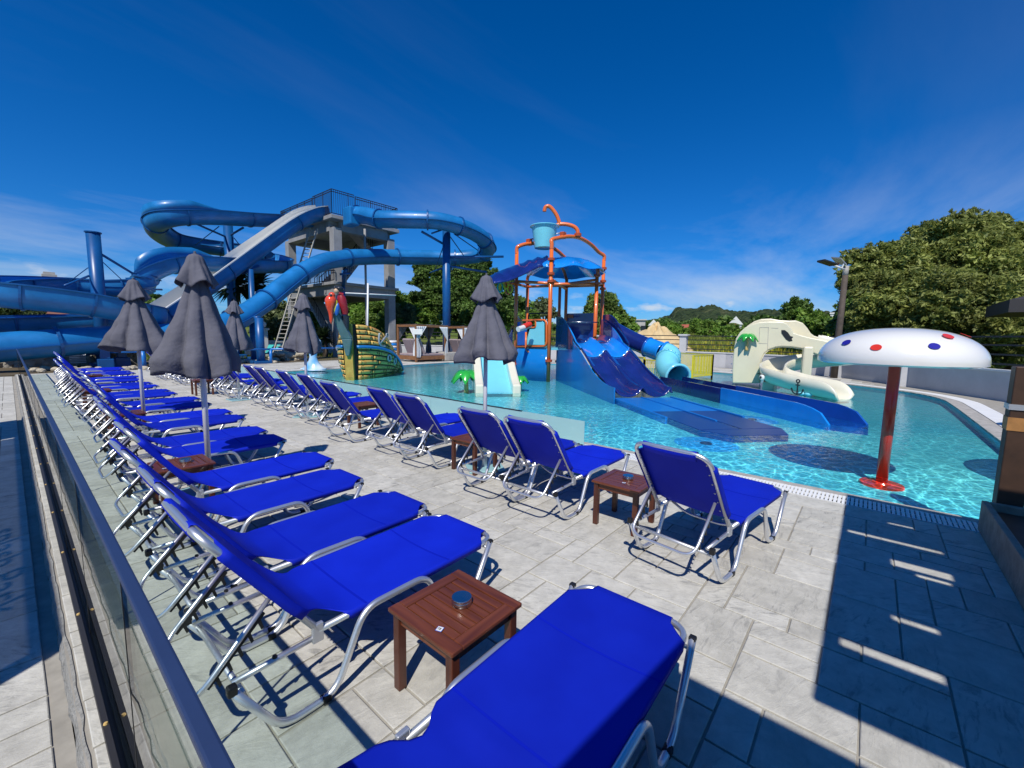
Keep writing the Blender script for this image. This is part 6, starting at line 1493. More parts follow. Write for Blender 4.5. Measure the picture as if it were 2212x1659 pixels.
MB().beam(ga+Vector((-11,-37,0.3))-Vector((0,0,0.5)), gb+Vector((-11,-37,0.3))-Vector((0,0,0.5)), 0.25, 1.1).build('wall_body', MATS['white_stucco'], gw)
# ------------------------------------------------------------------ canopy daybeds
def make_daybed():
    t = thing('daybed', 'x', 'daybed')
    X, Y, H = 2.75, 2.1, 2.45
    for x in (0.06,X-0.06):
        for y in (0.06,Y-0.06): MB().box((x-0.06,y-0.06,0),(x+0.06,y+0.06,H)).build('post', MATS['bed_wood'], t, bevel=0.01)
    for y in (0.06,Y-0.06): MB().box((0.121,y-0.05,H-0.16),(X-0.121,y+0.05,H-0.02)).build('top_beam', MATS['bed_wood'], t)
    for x in (0.06,X-0.06): MB().box((x-0.05,0.121,H-0.16),(x+0.05,Y-0.121,H-0.02)).build('top_beam', MATS['bed_wood'], t)
    for y in (0.03,Y-0.03): MB().box((0.121,y-0.03,0.14),(X-0.121,y+0.03,0.40)).build('bed_rail', MATS['bed_wood'], t, bevel=0.01)
    for x in (0.03,X-0.03): MB().box((x-0.03,0.121,0.14),(x+0.03,Y-0.121,0.40)).build('bed_rail', MATS['bed_wood'], t, bevel=0.01)
    for k, y0 in enumerate((0.12,1.08)):
        MB().box((0.12,y0,0.36),(X-0.14,y0+0.9,0.54)).build('mattress', MATS['bed_fabric'], t, bevel=0.05)
        MB().box((-0.05,0,-0.45),(0.13,0.9,0.62), Matrix.Translation((0.62,y0,0.92)) @ Matrix.Rotation(-0.42,4,'Y')).build('headrest', MATS['bed_fabric'], t, bevel=0.05)
    g_ = MB(); P_ = []
    for i in range(15):
        P_.append([(0.06+(X-0.12)*i/14, 0.06+(Y-0.12)*j/3, H+0.01+0.02*math.sin(i*0.9+j)) for j in range(4)])
    g_.grid(P_); o = g_.build('canopy_cloth', MATS['curtain_dark'], t, smooth=3.14)
    rr = random.Random(2)
    for n_,(x,y,dx,dy) in enumerate(((0.06,0.06,0.75,0),(X-0.06,0.06,-0.75,0),(0.06,Y-0.06,0.75,0),(X-0.06,Y-0.06,-0.75,0),(0.06,0.06,0,0.7),(X-0.06,Y-0.06,0,-0.7))):
        P_ = []
        for i in range(21):
            u = i/20; z = H-0.12-u*(H-0.42)
            w = (1-u/0.45)*0.95+0.10 if u < 0.45 else 0.12+0.30*math.sin((u-0.45)/0.55*PI*0.75)
            P_.append([(x+dx*w*j/16+ (0.035*math.sin(j*1.9) if dx == 0 else 0), y+dy*w*j/16 + (0.035*math.sin(j*1.9) if dx else 0) - (0.08 if dx and y < 1 else 0), z) for j in range(17)])
        g_ = MB(); g_.grid(P_); o = g_.build('curtain', MATS['curtain' if n_ in (0,1,4) else 'curtain_dark'], t, smooth=3.14); mm = o.modifiers.new('thickness','SOLIDIFY'); mm.thickness = 0.012
    return t
db = make_daybed(); db.location = (16.95,22.45,0.011); db['label'] = 'wooden canopy daybed with tied white curtains right of the ship'; db['group'] = 'canopy daybeds behind the pool'
d2 = copy_tree(db); d2.location = (21.0,22.3,0.011); d2['label'] = 'wooden canopy daybed half hidden right of the tall blue pillar'; d2['group'] = 'canopy daybeds behind the pool'
st = thing('white_shield', 'white spray shield plate hung on the daybed post', 'shield', at('C',1075,1300,28.0)); MB().box((-0.30,-0.02,-0.17),(0.30,0.02,0.17), Matrix.Rotation(-0.7,4,'Z')).build('plate', MATS['white_gel'], st, bevel=0.02)
fo_ = thing('striped_rings', 'stack of blue and white striped swim rings beside the daybed', 'swim rings', at('C',850,1440,30.5))
for i in range(5):
    MB().tube([(0.32*math.cos(2*PI*j/20),0.32*math.sin(2*PI*j/20),0.09+0.17*i-0.35) for j in range(20)], 0.10, 8, closed=True).build('ring', MATS['bright_blue' if i % 2 else 'white_paint'], fo_, smooth=3.14)
pb_ = thing('pillar_base', 'rough pale stone block at the foot of the tall blue pillar', 'stone block', gnd('C',1330,1550,0)); MB().box((-0.6,-0.5,0),(0.6,0.6,0.62)).build('block', MATS['stone_edge'], pb_, bevel=0.08)

# ------------------------------------------------------------------ boundary wall, pillars, black rails
WALL = [(13.0,-7.1),(19.6,-3.45),(23.6,-1.15),(27.1,1.15),(29.6,7.1),(29.8,16.0),(25.6,24.1),(22.6,27.3),(21.0,30.5)]
bw = thing('boundary_wall', 'low grey rendered wall with black horizontal rails behind the pool', 'wall', (26,6,0))
BO = Vector((-26,-6,0)); WH = 0.92
for i in range(len(WALL)-1):
    a = Vector((*WALL[i],0)); b = Vector((*WALL[i+1],0)); d = (b-a).normalized(); nn = Vector((d.y,-d.x,0))
    if nn.dot(Vector((a.x-16,a.y-10,0))) < 0: nn = -nn
    MB().prism([a+BO+Vector((0,0,-0.4)), b+BO+Vector((0,0,-0.4)), b+BO+Vector((0,0,WH)), a+BO+Vector((0,0,WH))], nn*0.22).build('wall_body', MATS['grey_wall'], bw)
    m_ = a+nn*0.11; n_ = b+nn*0.11
    MB().beam(m_+BO+Vector((0,0,WH+0.03)), n_+BO+Vector((0,0,WH+0.03)), 0.30, 0.06).build('wall_cap', MATS['white_stucco'], bw)
    for zz in (1.15,1.45,1.75,2.02): MB().beam(m_+BO+Vector((0,0,zz)), n_+BO+Vector((0,0,zz)), 0.035, 0.055).build('fence_rail', MATS['black_iron'], bw)
for (x,y) in ((29.78,9.85),(29.78,1.9+14.2),(27.2,1.2),(23.7,-1.2),(25.7,24.2)):
    zt = at('E',595,590,31.3).z if y == 9.85 else 1.95
    MB().box((x-0.22-26,y-0.22-6,-0.4),(x+0.22-26,y+0.22-6,zt-0.08)).build('wall_pillar', MATS['grey_wall'], bw, bevel=0.02)
    MB().box((x-0.31-26,y-0.31-6,zt-0.079),(x+0.31-26,y+0.31-6,zt+0.05)).build('pillar_cap', MATS['grey_wall'], bw, bevel=0.03)

# ------------------------------------------------------------------ solar lamp post
lp = gnd('F',568,1378,0); lt = at('F',676,412,26.6); pz = lt.z
lamp = thing('solar_lamp_post', 'tall brown wooden lamp post with solar panel behind the cream slide', 'lamp post', (lp.x,lp.y,0))
tp = Vector((lt.x-lp.x, lt.y-lp.y, pz))
MB().tube([(0,0,0),tp*0.5,tp*0.92], [0.15,0.135,0.12], 14).build('post', MATS['pole_wood'], lamp, smooth=3.14); MB().tube([tp*0.92,tp], [0.12,0.118], 14).build('post_top', MATS['stone_edge'], lamp, smooth=3.14)
o5 = -Vector((lp.x,lp.y,0))
MB().tube([at('F',660,440,26.4)+o5, at('F',560,398,25.9)+o5], 0.05, 8).build('arm', MATS['white_paint'], lamp, smooth=3.14)
MB().beam(at('F',570,400,25.9)+o5, at('F',455,362,25.3)+o5, 0.42, 0.10).build('lamp_head', MATS['lamp_dark'], lamp, bevel=0.03)
MB().prism([at('F',545,338,26.3)+o5, at('F',628,345,26.0)+o5, at('F',682,402,26.4)+o5, at('F',598,398,26.9)+o5], (0,0,0.05)).build('solar_panel', MATS['solar'], lamp)
MB().tube([at('F',600,415,26.3)+o5, at('F',610,380,26.3)+o5], 0.03, 6).build('panel_strut', MATS['rust'], lamp); MB().tube([at('F',640,425,26.3)+o5, at('F',655,385,26.3)+o5], 0.03, 6).build('panel_strut', MATS['white_paint'], lamp)

# ------------------------------------------------------------------ vegetation
def leaf_mesh(name, C_, n, size, seed, m_, flat=0.35, asp=1.7):
    """n leaf quads spread through ellipsoid clumps C_ = [(x,y,z,rx,ry,rz),...]"""
    r = np.random.default_rng(seed); C_ = np.array(C_, float)
    sub_ = []
    for c_ in C_:
        for q_ in range(26):
            e_ = r.normal(size=3); e_ /= np.linalg.norm(e_); f_ = 0.40+0.78*r.random(); k_ = 0.16+0.22*r.random(); sub_.append(np.concatenate([c_[:3]+e_*c_[3:6]*f_*0.85, c_[3:6]*k_]))
    C_ = np.array(sub_)
    vol = (C_[:,3]*C_[:,4]*C_[:,5])**0.72; pick = r.choice(len(C_), n, p=vol/vol.sum())
    d = r.normal(size=(n,3)); d /= np.linalg.norm(d,axis=1,keepdims=True); rad = r.random(n)**0.42
    rad *= 1 + 0.13*np.sin(d[:,0]*7+pick)*np.cos(d[:,1]*6+pick*2) + 0.10*r.normal(size=n)*0.6
    c = C_[pick,:3] + d*rad[:,None]*C_[pick,3:6]
    nrm = d*0.55 + r.normal(size=(n,3))*0.6 + np.array([0,0,flat]); nrm /= np.linalg.norm(nrm,axis=1,keepdims=True)
    t = np.cross(nrm, r.normal(size=(n,3))); t /= np.linalg.norm(t,axis=1,keepdims=True)+1e-9; b = np.cross(nrm,t)
    s = size*(0.6+0.8*r.random(n))[:,None]
    v = np.stack([c-t*s*0.5*asp, c+b*s*0.42-t*s*0.05, c+t*s*0.5*asp, c-b*s*0.42-t*s*0.05],1).reshape(-1,3)
    me = bpy.data.meshes.new(name); me.vertices.add(4*n); me.vertices.foreach_set('co', v.ravel().astype(np.float32))
    me.loops.add(4*n); me.loops.foreach_set('vertex_index', np.arange(4*n,dtype=np.int32)); me.polygons.add(n)
    me.polygons.foreach_set('loop_start', np.arange(0,4*n,4,dtype=np.int32)); me.polygons.foreach_set('loop_total', np.full(n,4,dtype=np.int32))
    me.update(); me.validate(); me.materials.append(m_); return me
def tree(name, label, base, clumps, n, size, m_, seed, group=None, trunk=0.2, flat=0.35, cat='tree', asp=1.7):
    """base ground point; clumps in world coordinates"""
    b = Vector(base); t = thing(name, label, cat, b, 0, group)
    C_ = [(c[0]-b.x,c[1]-b.y,c[2]-b.z,c[3],c[4],c[5]) for c in clumps]
    o = bpy.data.objects.new('crown', leaf_mesh('crown', C_, n, size, seed, m_, flat, asp)); COL.objects.link(o); o.parent = t
    if trunk > 0:
        g_ = MB(); rr = random.Random(seed); cz = sum(c[2] for c in C_)/len(C_); fork = Vector((0,0,max(0.5,cz*0.45)))
        g_.tube([(0,0,-0.3),fork*0.5,fork], [trunk*1.25,trunk,trunk*0.85], 9)
        for c in C_[:12]: 
            e = Vector(c[:3]); mid = fork.lerp(e,0.5)+Vector((rr.uniform(-.2,.2),rr.uniform(-.2,.2),0.15)); g_.tube([fork,mid,e], [trunk*0.6,trunk*0.4,trunk*0.12], 6)
        g_.build('trunk', MATS['bark'], t, smooth=3.14)
    return t
def blob(k, a, b, d, r_, f=1.0): p = at(k,a,b,d); return (p.x,p.y,p.z,r_,r_,r_*f)
def gz(p): return groundz(math.hypot(p[0],p[1]))
# big olive tree at the right
rt_ = random.Random(4)
cl = [blob('F',a,b,d,r_*0.84) for a,b,d,r_ in ((1150,330,37,1.1),(1330,240,37,1.5),(1480,180,37.5,1.8),(1650,200,38,1.7),(1820,190,38,1.6),(1400,360,36,2.2),(1600,330,36.5,2.2),(1780,340,37,2.2),(1050,430,36,1.5),(900,440,35.5,1.2),(820,510,35,1.1),(900,560,35,1.3),(1020,540,35.5,1.8),(1200,500,35.5,2.4),(1450,520,35.5,2.6),(1750,520,36,2.6),(1150,680,34.5,2.4),(1000,700,34,1.5),(1400,720,34,2.6),(1700,740,34.5,2.6),(1250,860,33.5,2.0),(1500,900,33.5,2.0),(1750,930,33.5,2.0),(1000,860,33.5,1.4))]
def sprays(cl, n, seed, k=0.5):
    rr = random.Random(seed); cc = Vector((sum(c[0] for c in cl)/len(cl), sum(c[1] for c in cl)/len(cl), sum(c[2] for c in cl)/len(cl))); out = []
    for i in range(n):
        c = cl[rr.randrange(len(cl))]; p = Vector(c[:3]); d = (p-cc); d = (d.normalized() if d.length > 0.1 else Vector((0,0,1))) + Vector((rr.uniform(-.5,.5),rr.uniform(-.5,.5),rr.uniform(-.2,.9))); d.normalize()
        q = p + d*c[3]*rr.uniform(0.9,1.25); s = rr.uniform(0.5,1.0)*k; out.append((q.x,q.y,q.z,s*1.2,s*1.2,s*0.8))
    return cl + out
cl = sprays(cl, 70, 3, 0.75)
tb = at('F',1500,1000,36); tree('olive_tree', 'huge windswept olive green tree above the wall on the right', (tb.x,tb.y,gz(tb)), cl, 120000, 0.12, MATS['leaf_olive'], 1, trunk=0.45, asp=2.2)
cl = [blob('F',a,b,d,r_*0.84) for a,b,d,r_ in ((2000,280,40,1.5),(2120,330,40,1.8),(2200,270,40,1.4),(2000,420,39,2.2),(2200,430,39,2.4),(2050,560,38,2.4),(2250,600,38,2.4),(2000,720,37,2.2),(2200,760,37,2.2),(2000,880,36,2.0),(2150,950,36,2.2),(2300,900,37,2.2))]
cl = sprays(cl, 40, 4, 0.75)
tb = at('F',2150,1000,38); tree('olive_tree', 'olive green tree cut off by the right edge of the picture', (tb.x,tb.y,gz(tb)), cl, 70000, 0.12, MATS['leaf_olive'], 2, trunk=0.4)
cl = [blob('F',a,b,d,r_) for a,b,d,r_ in ((760,740,42,1.3),(700,800,42,1.0),(840,720,42,1.3),(820,800,41,1.5),(720,880,40,1.3),(860,900,40,1.5),(650,960,39,1.1),(780,970,39,1.4),(900,980,38,1.2))]
tb = at('F',780,1000,40); tree('bush', 'dark green bush between the lamp post and the big tree', (tb.x,tb.y,gz(tb)), cl, 26000, 0.15, MATS['leaf_deep'], 3, trunk=0.15, cat='bush')
# tree and bushes left of the lamp post
cl = [blob('E',a,b,d,r_) for a,b,d,r_ in ((1560,345,52,0.9),(1610,330,52,0.9),(1650,360,52,0.8),(1580,400,52,1.2),(1640,420,52,1.2),(1610,470,51,1.3))]
tb = at('E',1600,560,52); tree('small_tree', 'slim dark tree rising behind the cream slide', (tb.x,tb.y,gz(tb)), cl, 4200, 0.26, MATS['leaf_deep'], 5, trunk=0.16)
cl = [blob('E',a,b,d,r_) for a,b,d,r_ in ((1640,470,50,1.3),(1700,500,50,1.4),(1750,540,49,1.5),(1690,560,49,1.5),(1640,560,49,1.2),(1800,560,48,1.4),(1860,540,47,1.2),(1900,580,47,1.2))]
tb = at('E',1720,600,49); tree('bush', 'green bushes behind the neck of the cream slide', (tb.x,tb.y,gz(tb)), cl, 12000, 0.24, MATS['leaf_fresh'], 6, trunk=0.12, cat='bush')
cl = [blob('E',a,b,d,r_) for a,b,d,r_ in ((725,515,75,1.3),(765,520,75,1.2),(800,545,72,1.3),(850,555,72,1.2),(905,575,70,0.9),(700,560,70,1.0),(650,580,70,0.7),(780,580,66,1.0))]
tb = at('E',780,600,72); tree('bush', 'tall green bush left of the date palm', (tb.x,tb.y,gz(tb)), cl, 12000, 0.36, MATS['leaf_fresh'], 7, trunk=0.2, cat='bush')
cl = [blob('E',a,b,d,r_) for a,b,d,r_ in ((480,550,62,1.2),(540,565,62,1.2),(600,575,62,1.0),(420,560,60,1.0),(980,580,66,1.4),(1020,585,64,1.4),(1060,580,62,1.4))]
tb = at('E',540,600,62); tree('bush', 'low green hedge right of the sand heap', (tb.x,tb.y,gz(tb)), cl, 8000, 0.28, MATS['leaf_fresh'], 8, trunk=0.0, cat='bush')
# willow behind the play tower
cl = [blob('D',a,b,d,r_,1.15) for a,b,d,r_ in ((1290,920,62,1.6),(1340,930,62,1.6),(1230,960,62,1.6),(1380,990,61,1.5),(1300,1000,61,2.2),(1200,1010,61,1.2),(1390,1050,60,1.6),(1330,1090,60,2.0),(1280,1080,60,1.8),(1180,1040,61,1.0))]
tb = at('D',1300,1150,61); tree('willow', 'light green drooping willow behind the play tower', (tb.x,tb.y,gz(tb)), cl, 15000, 0.26, MATS['leaf_willow'], 9, trunk=0.25, flat=-0.2, asp=2.6)
cl = [blob('D',a,b,d,r_) for a,b,d,r_ in ((1430,1070,52,1.1),(1490,1090,52,1.2),(1540,1130,51,1.0),(1450,1130,51,1.3),(1400,1110,51,1.1),(1520,1160,50,1.0))]
tb = at('D',1470,1190,51); tree('bush', 'green bush beside the tube slide lamp', (tb.x,tb.y,gz(tb)), cl, 8000, 0.24, MATS['leaf_fresh'], 10, trunk=0.1, cat='bush')
cl = [blob('D',a,b,d,r_) for a,b,d,r_ in ((770,920,55,0.9),(730,940,55,0.7),(810,930,55,0.8),(760,970,55,1.0),(820,980,54,1.0),(860,990,54,0.9))]
tb = at('D',790,1100,55); tree('small_tree', 'thin leafed grey tree seen between the orange posts', (tb.x,tb.y,gz(tb)), cl, 2600, 0.26, MATS['leaf_grey'], 11, trunk=0.14)
# big dark tree behind the tall blue pillar
cl = [blob('C',a,b,d,r_) for a,b,d,r_ in ((1180,820,46,1.3),(1130,790,46,0.8),(1260,800,46,1.6),(1400,790,46,1.8),(1520,780,46,1.7),(1620,800,46,1.5),(1200,900,45.5,1.6),(1330,900,45,2.2),(1500,900,45,2.2),(1650,900,45,1.8),(1200,1010,44.5,1.5),(1330,1030,44,2.0),(1500,1030,44,2.2),(1700,1000,44,2.0),(1800,1040,44,1.6),(1880,1090,44,1.3),(1600,1130,43,1.8),(1750,1150,43,1.8),(1880,1180,43,1.4),(1400,1130,43,1.8))]
cl = sprays(cl, 60, 5, 0.7)
tb = at('C',1450,1250,44.5); tree('dark_tree', 'large dark green tree behind the tall blue pillar', (tb.x,tb.y,gz(tb)), cl, 80000, 0.17, MATS['leaf_deep'], 12, trunk=0.35)
cl = [blob('C',a,b,d,r_) for a,b,d,r_ in ((480,1060,58,1.7),(560,1050,58,1.7),(640,1070,57,1.7),(720,1050,57,1.6),(520,1150,56,1.8),(640,1150,56,1.9),(740,1130,56,1.8),(560,1220,55,1.8),(700,1220,55,1.9),(880,1050,46,1.2),(960,1060,46,1.2),(1040,1080,46,1.2),(900,1130,46,1.5),(1020,1150,45,1.5),(1140,1130,44.5,1.5),(920,1220,44,1.5),(1060,1230,44,1.5),(1200,1210,43.5,1.5),(820,1230,50,1.5))]
cl = sprays(cl, 50, 6, 0.6)
tb = at('C',800,1270,45); tree('hedge', 'dense bright green hedge behind the daybeds and tower', (tb.x,tb.y,gz(tb)), cl, 70000, 0.16, MATS['leaf_fresh'], 13, trunk=0.0, cat='hedge')
cl = [blob('C',a,b,d,r_) for a,b,d,r_ in ((930,1150,43,1.0),(1000,1170,43,1.0),(960,1210,43,1.0))]
tb = at('C',960,1270,43); tree('shrub', 'pale grey green shrub in front of the bright hedge', (tb.x,tb.y,gz(tb)), cl, 4000, 0.18, MATS['leaf_grey'], 14, trunk=0.08, cat='shrub')
cl = [blob('D',a,b,d,r_) for a,b,d,r_ in ((560,960,50,1.3),(620,970,50,1.2),(660,1000,50,1.0),(600,1040,49,1.4),(540,1060,48,1.4),(680,1060,49,1.0))]
tb = at('D',600,1120,49); tree('bush', 'round green bush seen behind the left orange posts', (tb.x,tb.y,gz(tb)), cl, 9000, 0.24, MATS['leaf_fresh'], 15, trunk=0.12, cat='bush')
cl = [blob('B',a,b,d,r_) for a,b,d,r_ in ((1180,1110,46,1.2),(1240,1100,46,1.2),(1290,1150,46,1.1),(1160,1180,45,1.2),(1230,1190,45,1.4),(1120,1220,45,1.2),(1200,1280,44,1.4),(1280,1250,44,1.2),(1100,1300,44,1.2))]
tb = at('B',1200,1350,45); tree('bush', 'tall leafy bush behind the ladder and gate pillar', (tb.x,tb.y,gz(tb)), cl, 24000, 0.16, MATS['leaf_grey'], 16, trunk=0.15, cat='bush')
cl = [blob('B',a,b,d,r_) for a,b,d,r_ in ((1560,1180,45,1.0),(1600,1250,44,1.2),(1620,1300,43,1.0),(1540,1330,43,1.0),(1480,1320,42,0.9))]
tb = at('B',1580,1370,43); tree('bush', 'yellow green bush under the tower stairs', (tb.x,tb.y,gz(tb)), cl, 6000, 0.2, MATS['leaf_fresh'], 17, trunk=0.1, cat='bush')
cl = [blob('A',a,b,d,r_) for a,b,d,r_ in ((20,1030,48,1.5),(100,1040,48,1.4),(180,1040,48,1.4),(260,1045,48,1.3),(330,1050,48,1.1),(60,1090,47,1.4),(200,1095,47,1.4),(330,1100,47,1.1),(-60,1040,48,1.6))]
tb = at('A',120,1110,48); tree('hedge', 'grey green hedge below the far left slide bend', (tb.x,tb.y,gz(tb)), cl, 26000, 0.17, MATS['leaf_grey'], 18, trunk=0.0, cat='hedge')
cl = [blob('A',a,b,d,r_) for a,b,d,r_ in ((1320,1010,60,1.3),(1500,985,60,0.9),(1260,1010,60,1.0))]
tb = at('A',1320,1080,60); tree('small_tree', 'distant tree top between the left parasols', (tb.x,tb.y,gz(tb)), cl, 3000, 0.3, MATS['leaf_deep'], 19, trunk=0.15)
# yuccas
def yucca(label, k, a, b, d, s, base_b):
    c = at(k,a,b,d); p0 = at(k,a,base_b,d); t = thing('yucca', label, 'yucca', (c.x,c.y,-0.3)); rr = random.Random(int(a))
    top = c.z+0.3
    MB().tube([(0,0,0),(0.1,0,top*0.5),(0,0,top)], [0.22,0.18,0.16], 10).build('trunk', MATS['bark'], t, smooth=3.14)
    g_ = MB()
    for i in range(260):
        az = rr.uniform(0,2*PI); el = rr.uniform(-0.7,1.45); L_y = s*rr.uniform(0.75,1.05); d_ = Vector((math.cos(az)*math.cos(el),math.sin(az)*math.cos(el),math.sin(el)))
        sd = d_.cross(Vector((0,0,1))).normalized()*0.055*s; o_ = Vector((0,0,top)); mid = o_+d_*L_y*0.55; tip = o_+d_*L_y+Vector((0,0,-0.12*s))
        g_.add([o_-sd*0.5,o_+sd*0.5,mid+sd,tip,mid-sd],[(0,1,2,4),(4,2,3)])
    g_.build('leaf_rosette', MATS['leaf_yucca'], t)
yucca('spiky dark yucca behind the largest parasol', 'B', 880, 900, 38.0, 2.1, 1300)
yucca('spiky dark yucca between the two blue slides', 'B', 1070, 890, 39.0, 1.9, 1300)
yucca('low spiky yucca at the foot of the tower stairs', 'B', 1650, 1350, 36.0, 1.1, 1400)
# date palm in the distance
dp_ = at('E',972,500,85); t = thing('date_palm', 'distant date palm in front of the red roofed houses', 'palm tree', (dp_.x,dp_.y,gz(dp_)))
MB().tube([(0,0,-0.3),(0,0,dp_.z-gz(dp_))], [0.55,0.45], 10).build('trunk', MATS['bark'], t, smooth=3.14)
g_ = MB(); rr = random.Random(6); tz = dp_.z-gz(dp_)
for i in range(46):
    az = rr.uniform(0,2*PI); el = rr.uniform(-0.3,1.3); L_y = rr.uniform(2.4,3.2); pv = None; hd = Vector((math.cos(az),math.sin(az),0)); P_ = []
    for j in range(7):
        u = j/6; c = Vector((0,0,tz)) + hd*(L_y*u*math.cos(el)) + Vector((0,0,L_y*(u*math.sin(el)-0.55*u*u))); w = 0.30*math.sin(PI*(0.1+0.85*u)); sd = Vector((-hd.y,hd.x,0)); P_.append([c-sd*w-Vector((0,0,w*0.6)),c,c+sd*w-Vector((0,0,w*0.6))])
    g_.grid(P_)
g_.build('crown', MATS['leaf_willow'], t)
# meadow grass and flowers beyond the wall
def tufts(name, label, n, m_, seed, r0, r1, a0, a1, h):
    r = np.random.default_rng(seed); rad = r0+(r1-r0)*r.random(n)**1.6; ang = a0+(a1-a0)*r.random(n); x = rad*np.cos(ang); y = rad*np.sin(ang)
    z = np.array([groundz(q) for q in rad]); hh = h*(0.5+r.random(n))
    v = np.zeros((n,3,3),np.float32); dx = r.normal(size=(n,2))*0.10; yaw = r.random(n)*6.28; w = 0.05+0.05*r.random(n)
    v[:,0] = np.stack([x-np.cos(yaw)*w,y-np.sin(yaw)*w,z-0.05],1); v[:,1] = np.stack([x+np.cos(yaw)*w,y+np.sin(yaw)*w,z-0.05],1); v[:,2] = np.stack([x+dx[:,0],y+dx[:,1],z+hh],1)
    me = bpy.data.meshes.new(name); me.vertices.add(3*n); me.vertices.foreach_set('co', v.reshape(-1)); me.loops.add(3*n); me.loops.foreach_set('vertex_index', np.arange(3*n,dtype=np.int32)); me.polygons.add(n)
    me.polygons.foreach_set('loop_start', np.arange(0,3*n,3,dtype=np.int32)); me.polygons.foreach_set('loop_total', np.full(n,3,dtype=np.int32)); me.update(); me.materials.append(m_)
    o = bpy.data.objects.new(name, me); COL.objects.link(o); stuff(o); tag(o, label, 'grass')
tufts('meadow_grass', 'tall meadow grass beyond the boundary wall', 36000, MATS['leaf_grass'], 1, 31.5, 75, -0.16, 0.62, 0.32)
tufts('meadow_flowers', 'yellow wild flowers scattered in the meadow beyond the wall', 4000, MATS['leaf_flower'], 2, 32, 55, -0.1, 0.5, 0.5)
tufts('garden_grass', 'rough grass behind the daybeds and tower', 30000, MATS['leaf_grass'], 3, 31.5, 50, 0.62, 1.5, 0.35)

# ------------------------------------------------------------------ sand heap, houses, hills
sh_ = at('D',1750,1260,48); sm_ = thing('sand_heap', 'heap of tan sand beyond the boundary wall', 'sand heap', (sh_.x,sh_.y,groundz(48)))
P_ = []; rr = random.Random(12); top = at('D',1760,1110,48).z-groundz(48)
for i in range(15):
    u = i/14; P_.append([])
    for j in range(37):
        a = 2*PI*j/36; rad = 3.5*u*(1+0.18*math.sin(3*a+1)+0.08*math.sin(7*a)); z = top*(1-u**1.25)*(1+0.13*math.sin(5*a+u*6)+0.07*math.sin(11*a-u*9))+ (rr.uniform(-0.10,0.10) if 0 < j < 36 and i > 0 else 0) - 0.2*(u == 1)
        P_[-1].append((rad*math.cos(a)*1.0, rad*math.sin(a)*1.0, z))
g_ = MB(); g_.grid(P_); g_.build('heap', MATS['sand'], sm_, smooth=3.14)
def house(name, label, k, a0, a1, bt, d, depth, h_ex=0.0, roof=None, wm='house_white', windows=(), rm='roof_red', rb=None, yaw=0.0):
    """front wall spans a0..a1 in a sight plane at range d; bt wall top"""
    p0 = at(k,a0,bt,d); p1 = at(k,a1,bt,d); z1 = (p0.z+p1.z)/2; z0 = groundz(d)-0.5; c = (p0+p1)/2; w = (Vector((p1.x,p1.y,0))-Vector((p0.x,p0.y,0))).length
    rz = math.atan2(p1.y-p0.y,p1.x-p0.x)+yaw; t = thing(name, label, 'house', (c.x,c.y,z0), rz); H_ = z1-z0
    MB().box((-w/2,0,0),(w/2,depth,H_)).build('wall', MATS[wm], t)
    if roof == 'flat': MB().box((-w/2-0.4,-0.5,H_+0.002),(w/2+0.4,depth+0.4,H_+0.35)).build('roof', MATS[wm], t)
    elif roof == 'hip':
        rb_ = rb or 1.6; g_ = MB(); e = 0.4; g_.add([(-w/2-e,-e,H_+0.01),(w/2+e,-e,H_+0.01),(w/2+e,depth+e,H_+0.01),(-w/2-e,depth+e,H_+0.01),(-w/2+w*0.22,depth/2,H_+rb_),(w/2-w*0.22,depth/2,H_+rb_)],[(0,1,5,4),(1,2,5),(2,3,4,5),(3,0,4),(0,3,2,1)]); g_.build('roof', MATS[rm], t)
    elif roof == 'gable':
        rb_ = rb or 1.6; g_ = MB(); e = 0.3; g_.add([(-w/2-e,-e,H_+0.01),(w/2+e,-e,H_+0.01),(w/2+e,depth+e,H_+0.01),(-w/2-e,depth+e,H_+0.01),(0,-e,H_+rb_),(0,depth+e,H_+rb_)],[(0,1,4),(1,2,5,4),(2,3,5),(3,0,4,5),(0,3,2,1)]); g_.build('roof', MATS[rm], t)
    for (fx,fz,fw,fh) in windows:
        q = MB().box((-w/2+fx*w,-0.06,H_-fz-fh),(-w/2+fx*w+fw,0.02,H_-fz)).build('window', MATS['window_dark'], t)
    return t
house('unfinished_house', 'flat roofed unfinished white house behind the sand heap', 'D', 1475, 1660, 1062, 150, 9, roof='flat', wm='house_shell', windows=((0.42,1.4,1.0,1.3),(0.12,1.4,1.0,1.3),(0.80,1.8,1.6,2.2),(0.80,5.0,1.6,2.4),(0.45,5.0,1.0,1.4)))
house('white_house', 'small white gabled house right of the unfinished one', 'D', 1690, 1768, 1108, 140, 8, roof='gable', rm='house_white', rb=1.9)
house('red_roofed_house', 'low house with red roof left of the tall bush', 'E', 515, 695, 548, 120, 8, roof='hip', rb=1.6, wm='house_white', windows=((0.2,0.6,1.0,1.2),(0.6,0.6,1.0,1.2)))
house('white_house', 'white gabled house behind the date palm', 'E', 1000, 1112, 500, 130, 10, roof='gable', rm='house_white', rb=2.2, windows=((0.5,1.0,1.0,1.2),(0.75,1.0,1.0,1.2)))
house('red_roofed_house', 'low red roofed house beneath the white gabled one', 'E', 930, 1095, 560, 112, 8, roof='hip', rb=1.9, windows=((0.3,0.6,1.0,1.2),))
house('red_roofed_house', 'red roofed cottage with white chimney right of the slim tree', 'E', 1755, 1830, 492, 95, 8, roof='hip', rb=1.6)
house('white_house', 'white gabled house peeping out left of the big tree', 'F', 770, 840, 862, 75, 6, roof='gable', rm='house_white', rb=0.9)
house('brown_roofed_hut', 'hut with brown hipped roof under the left slide bend', 'A', 470, 790, 1108, 46, 7, roof='hip', rm='roof_brown', rb=1.6, wm='bed_wood')
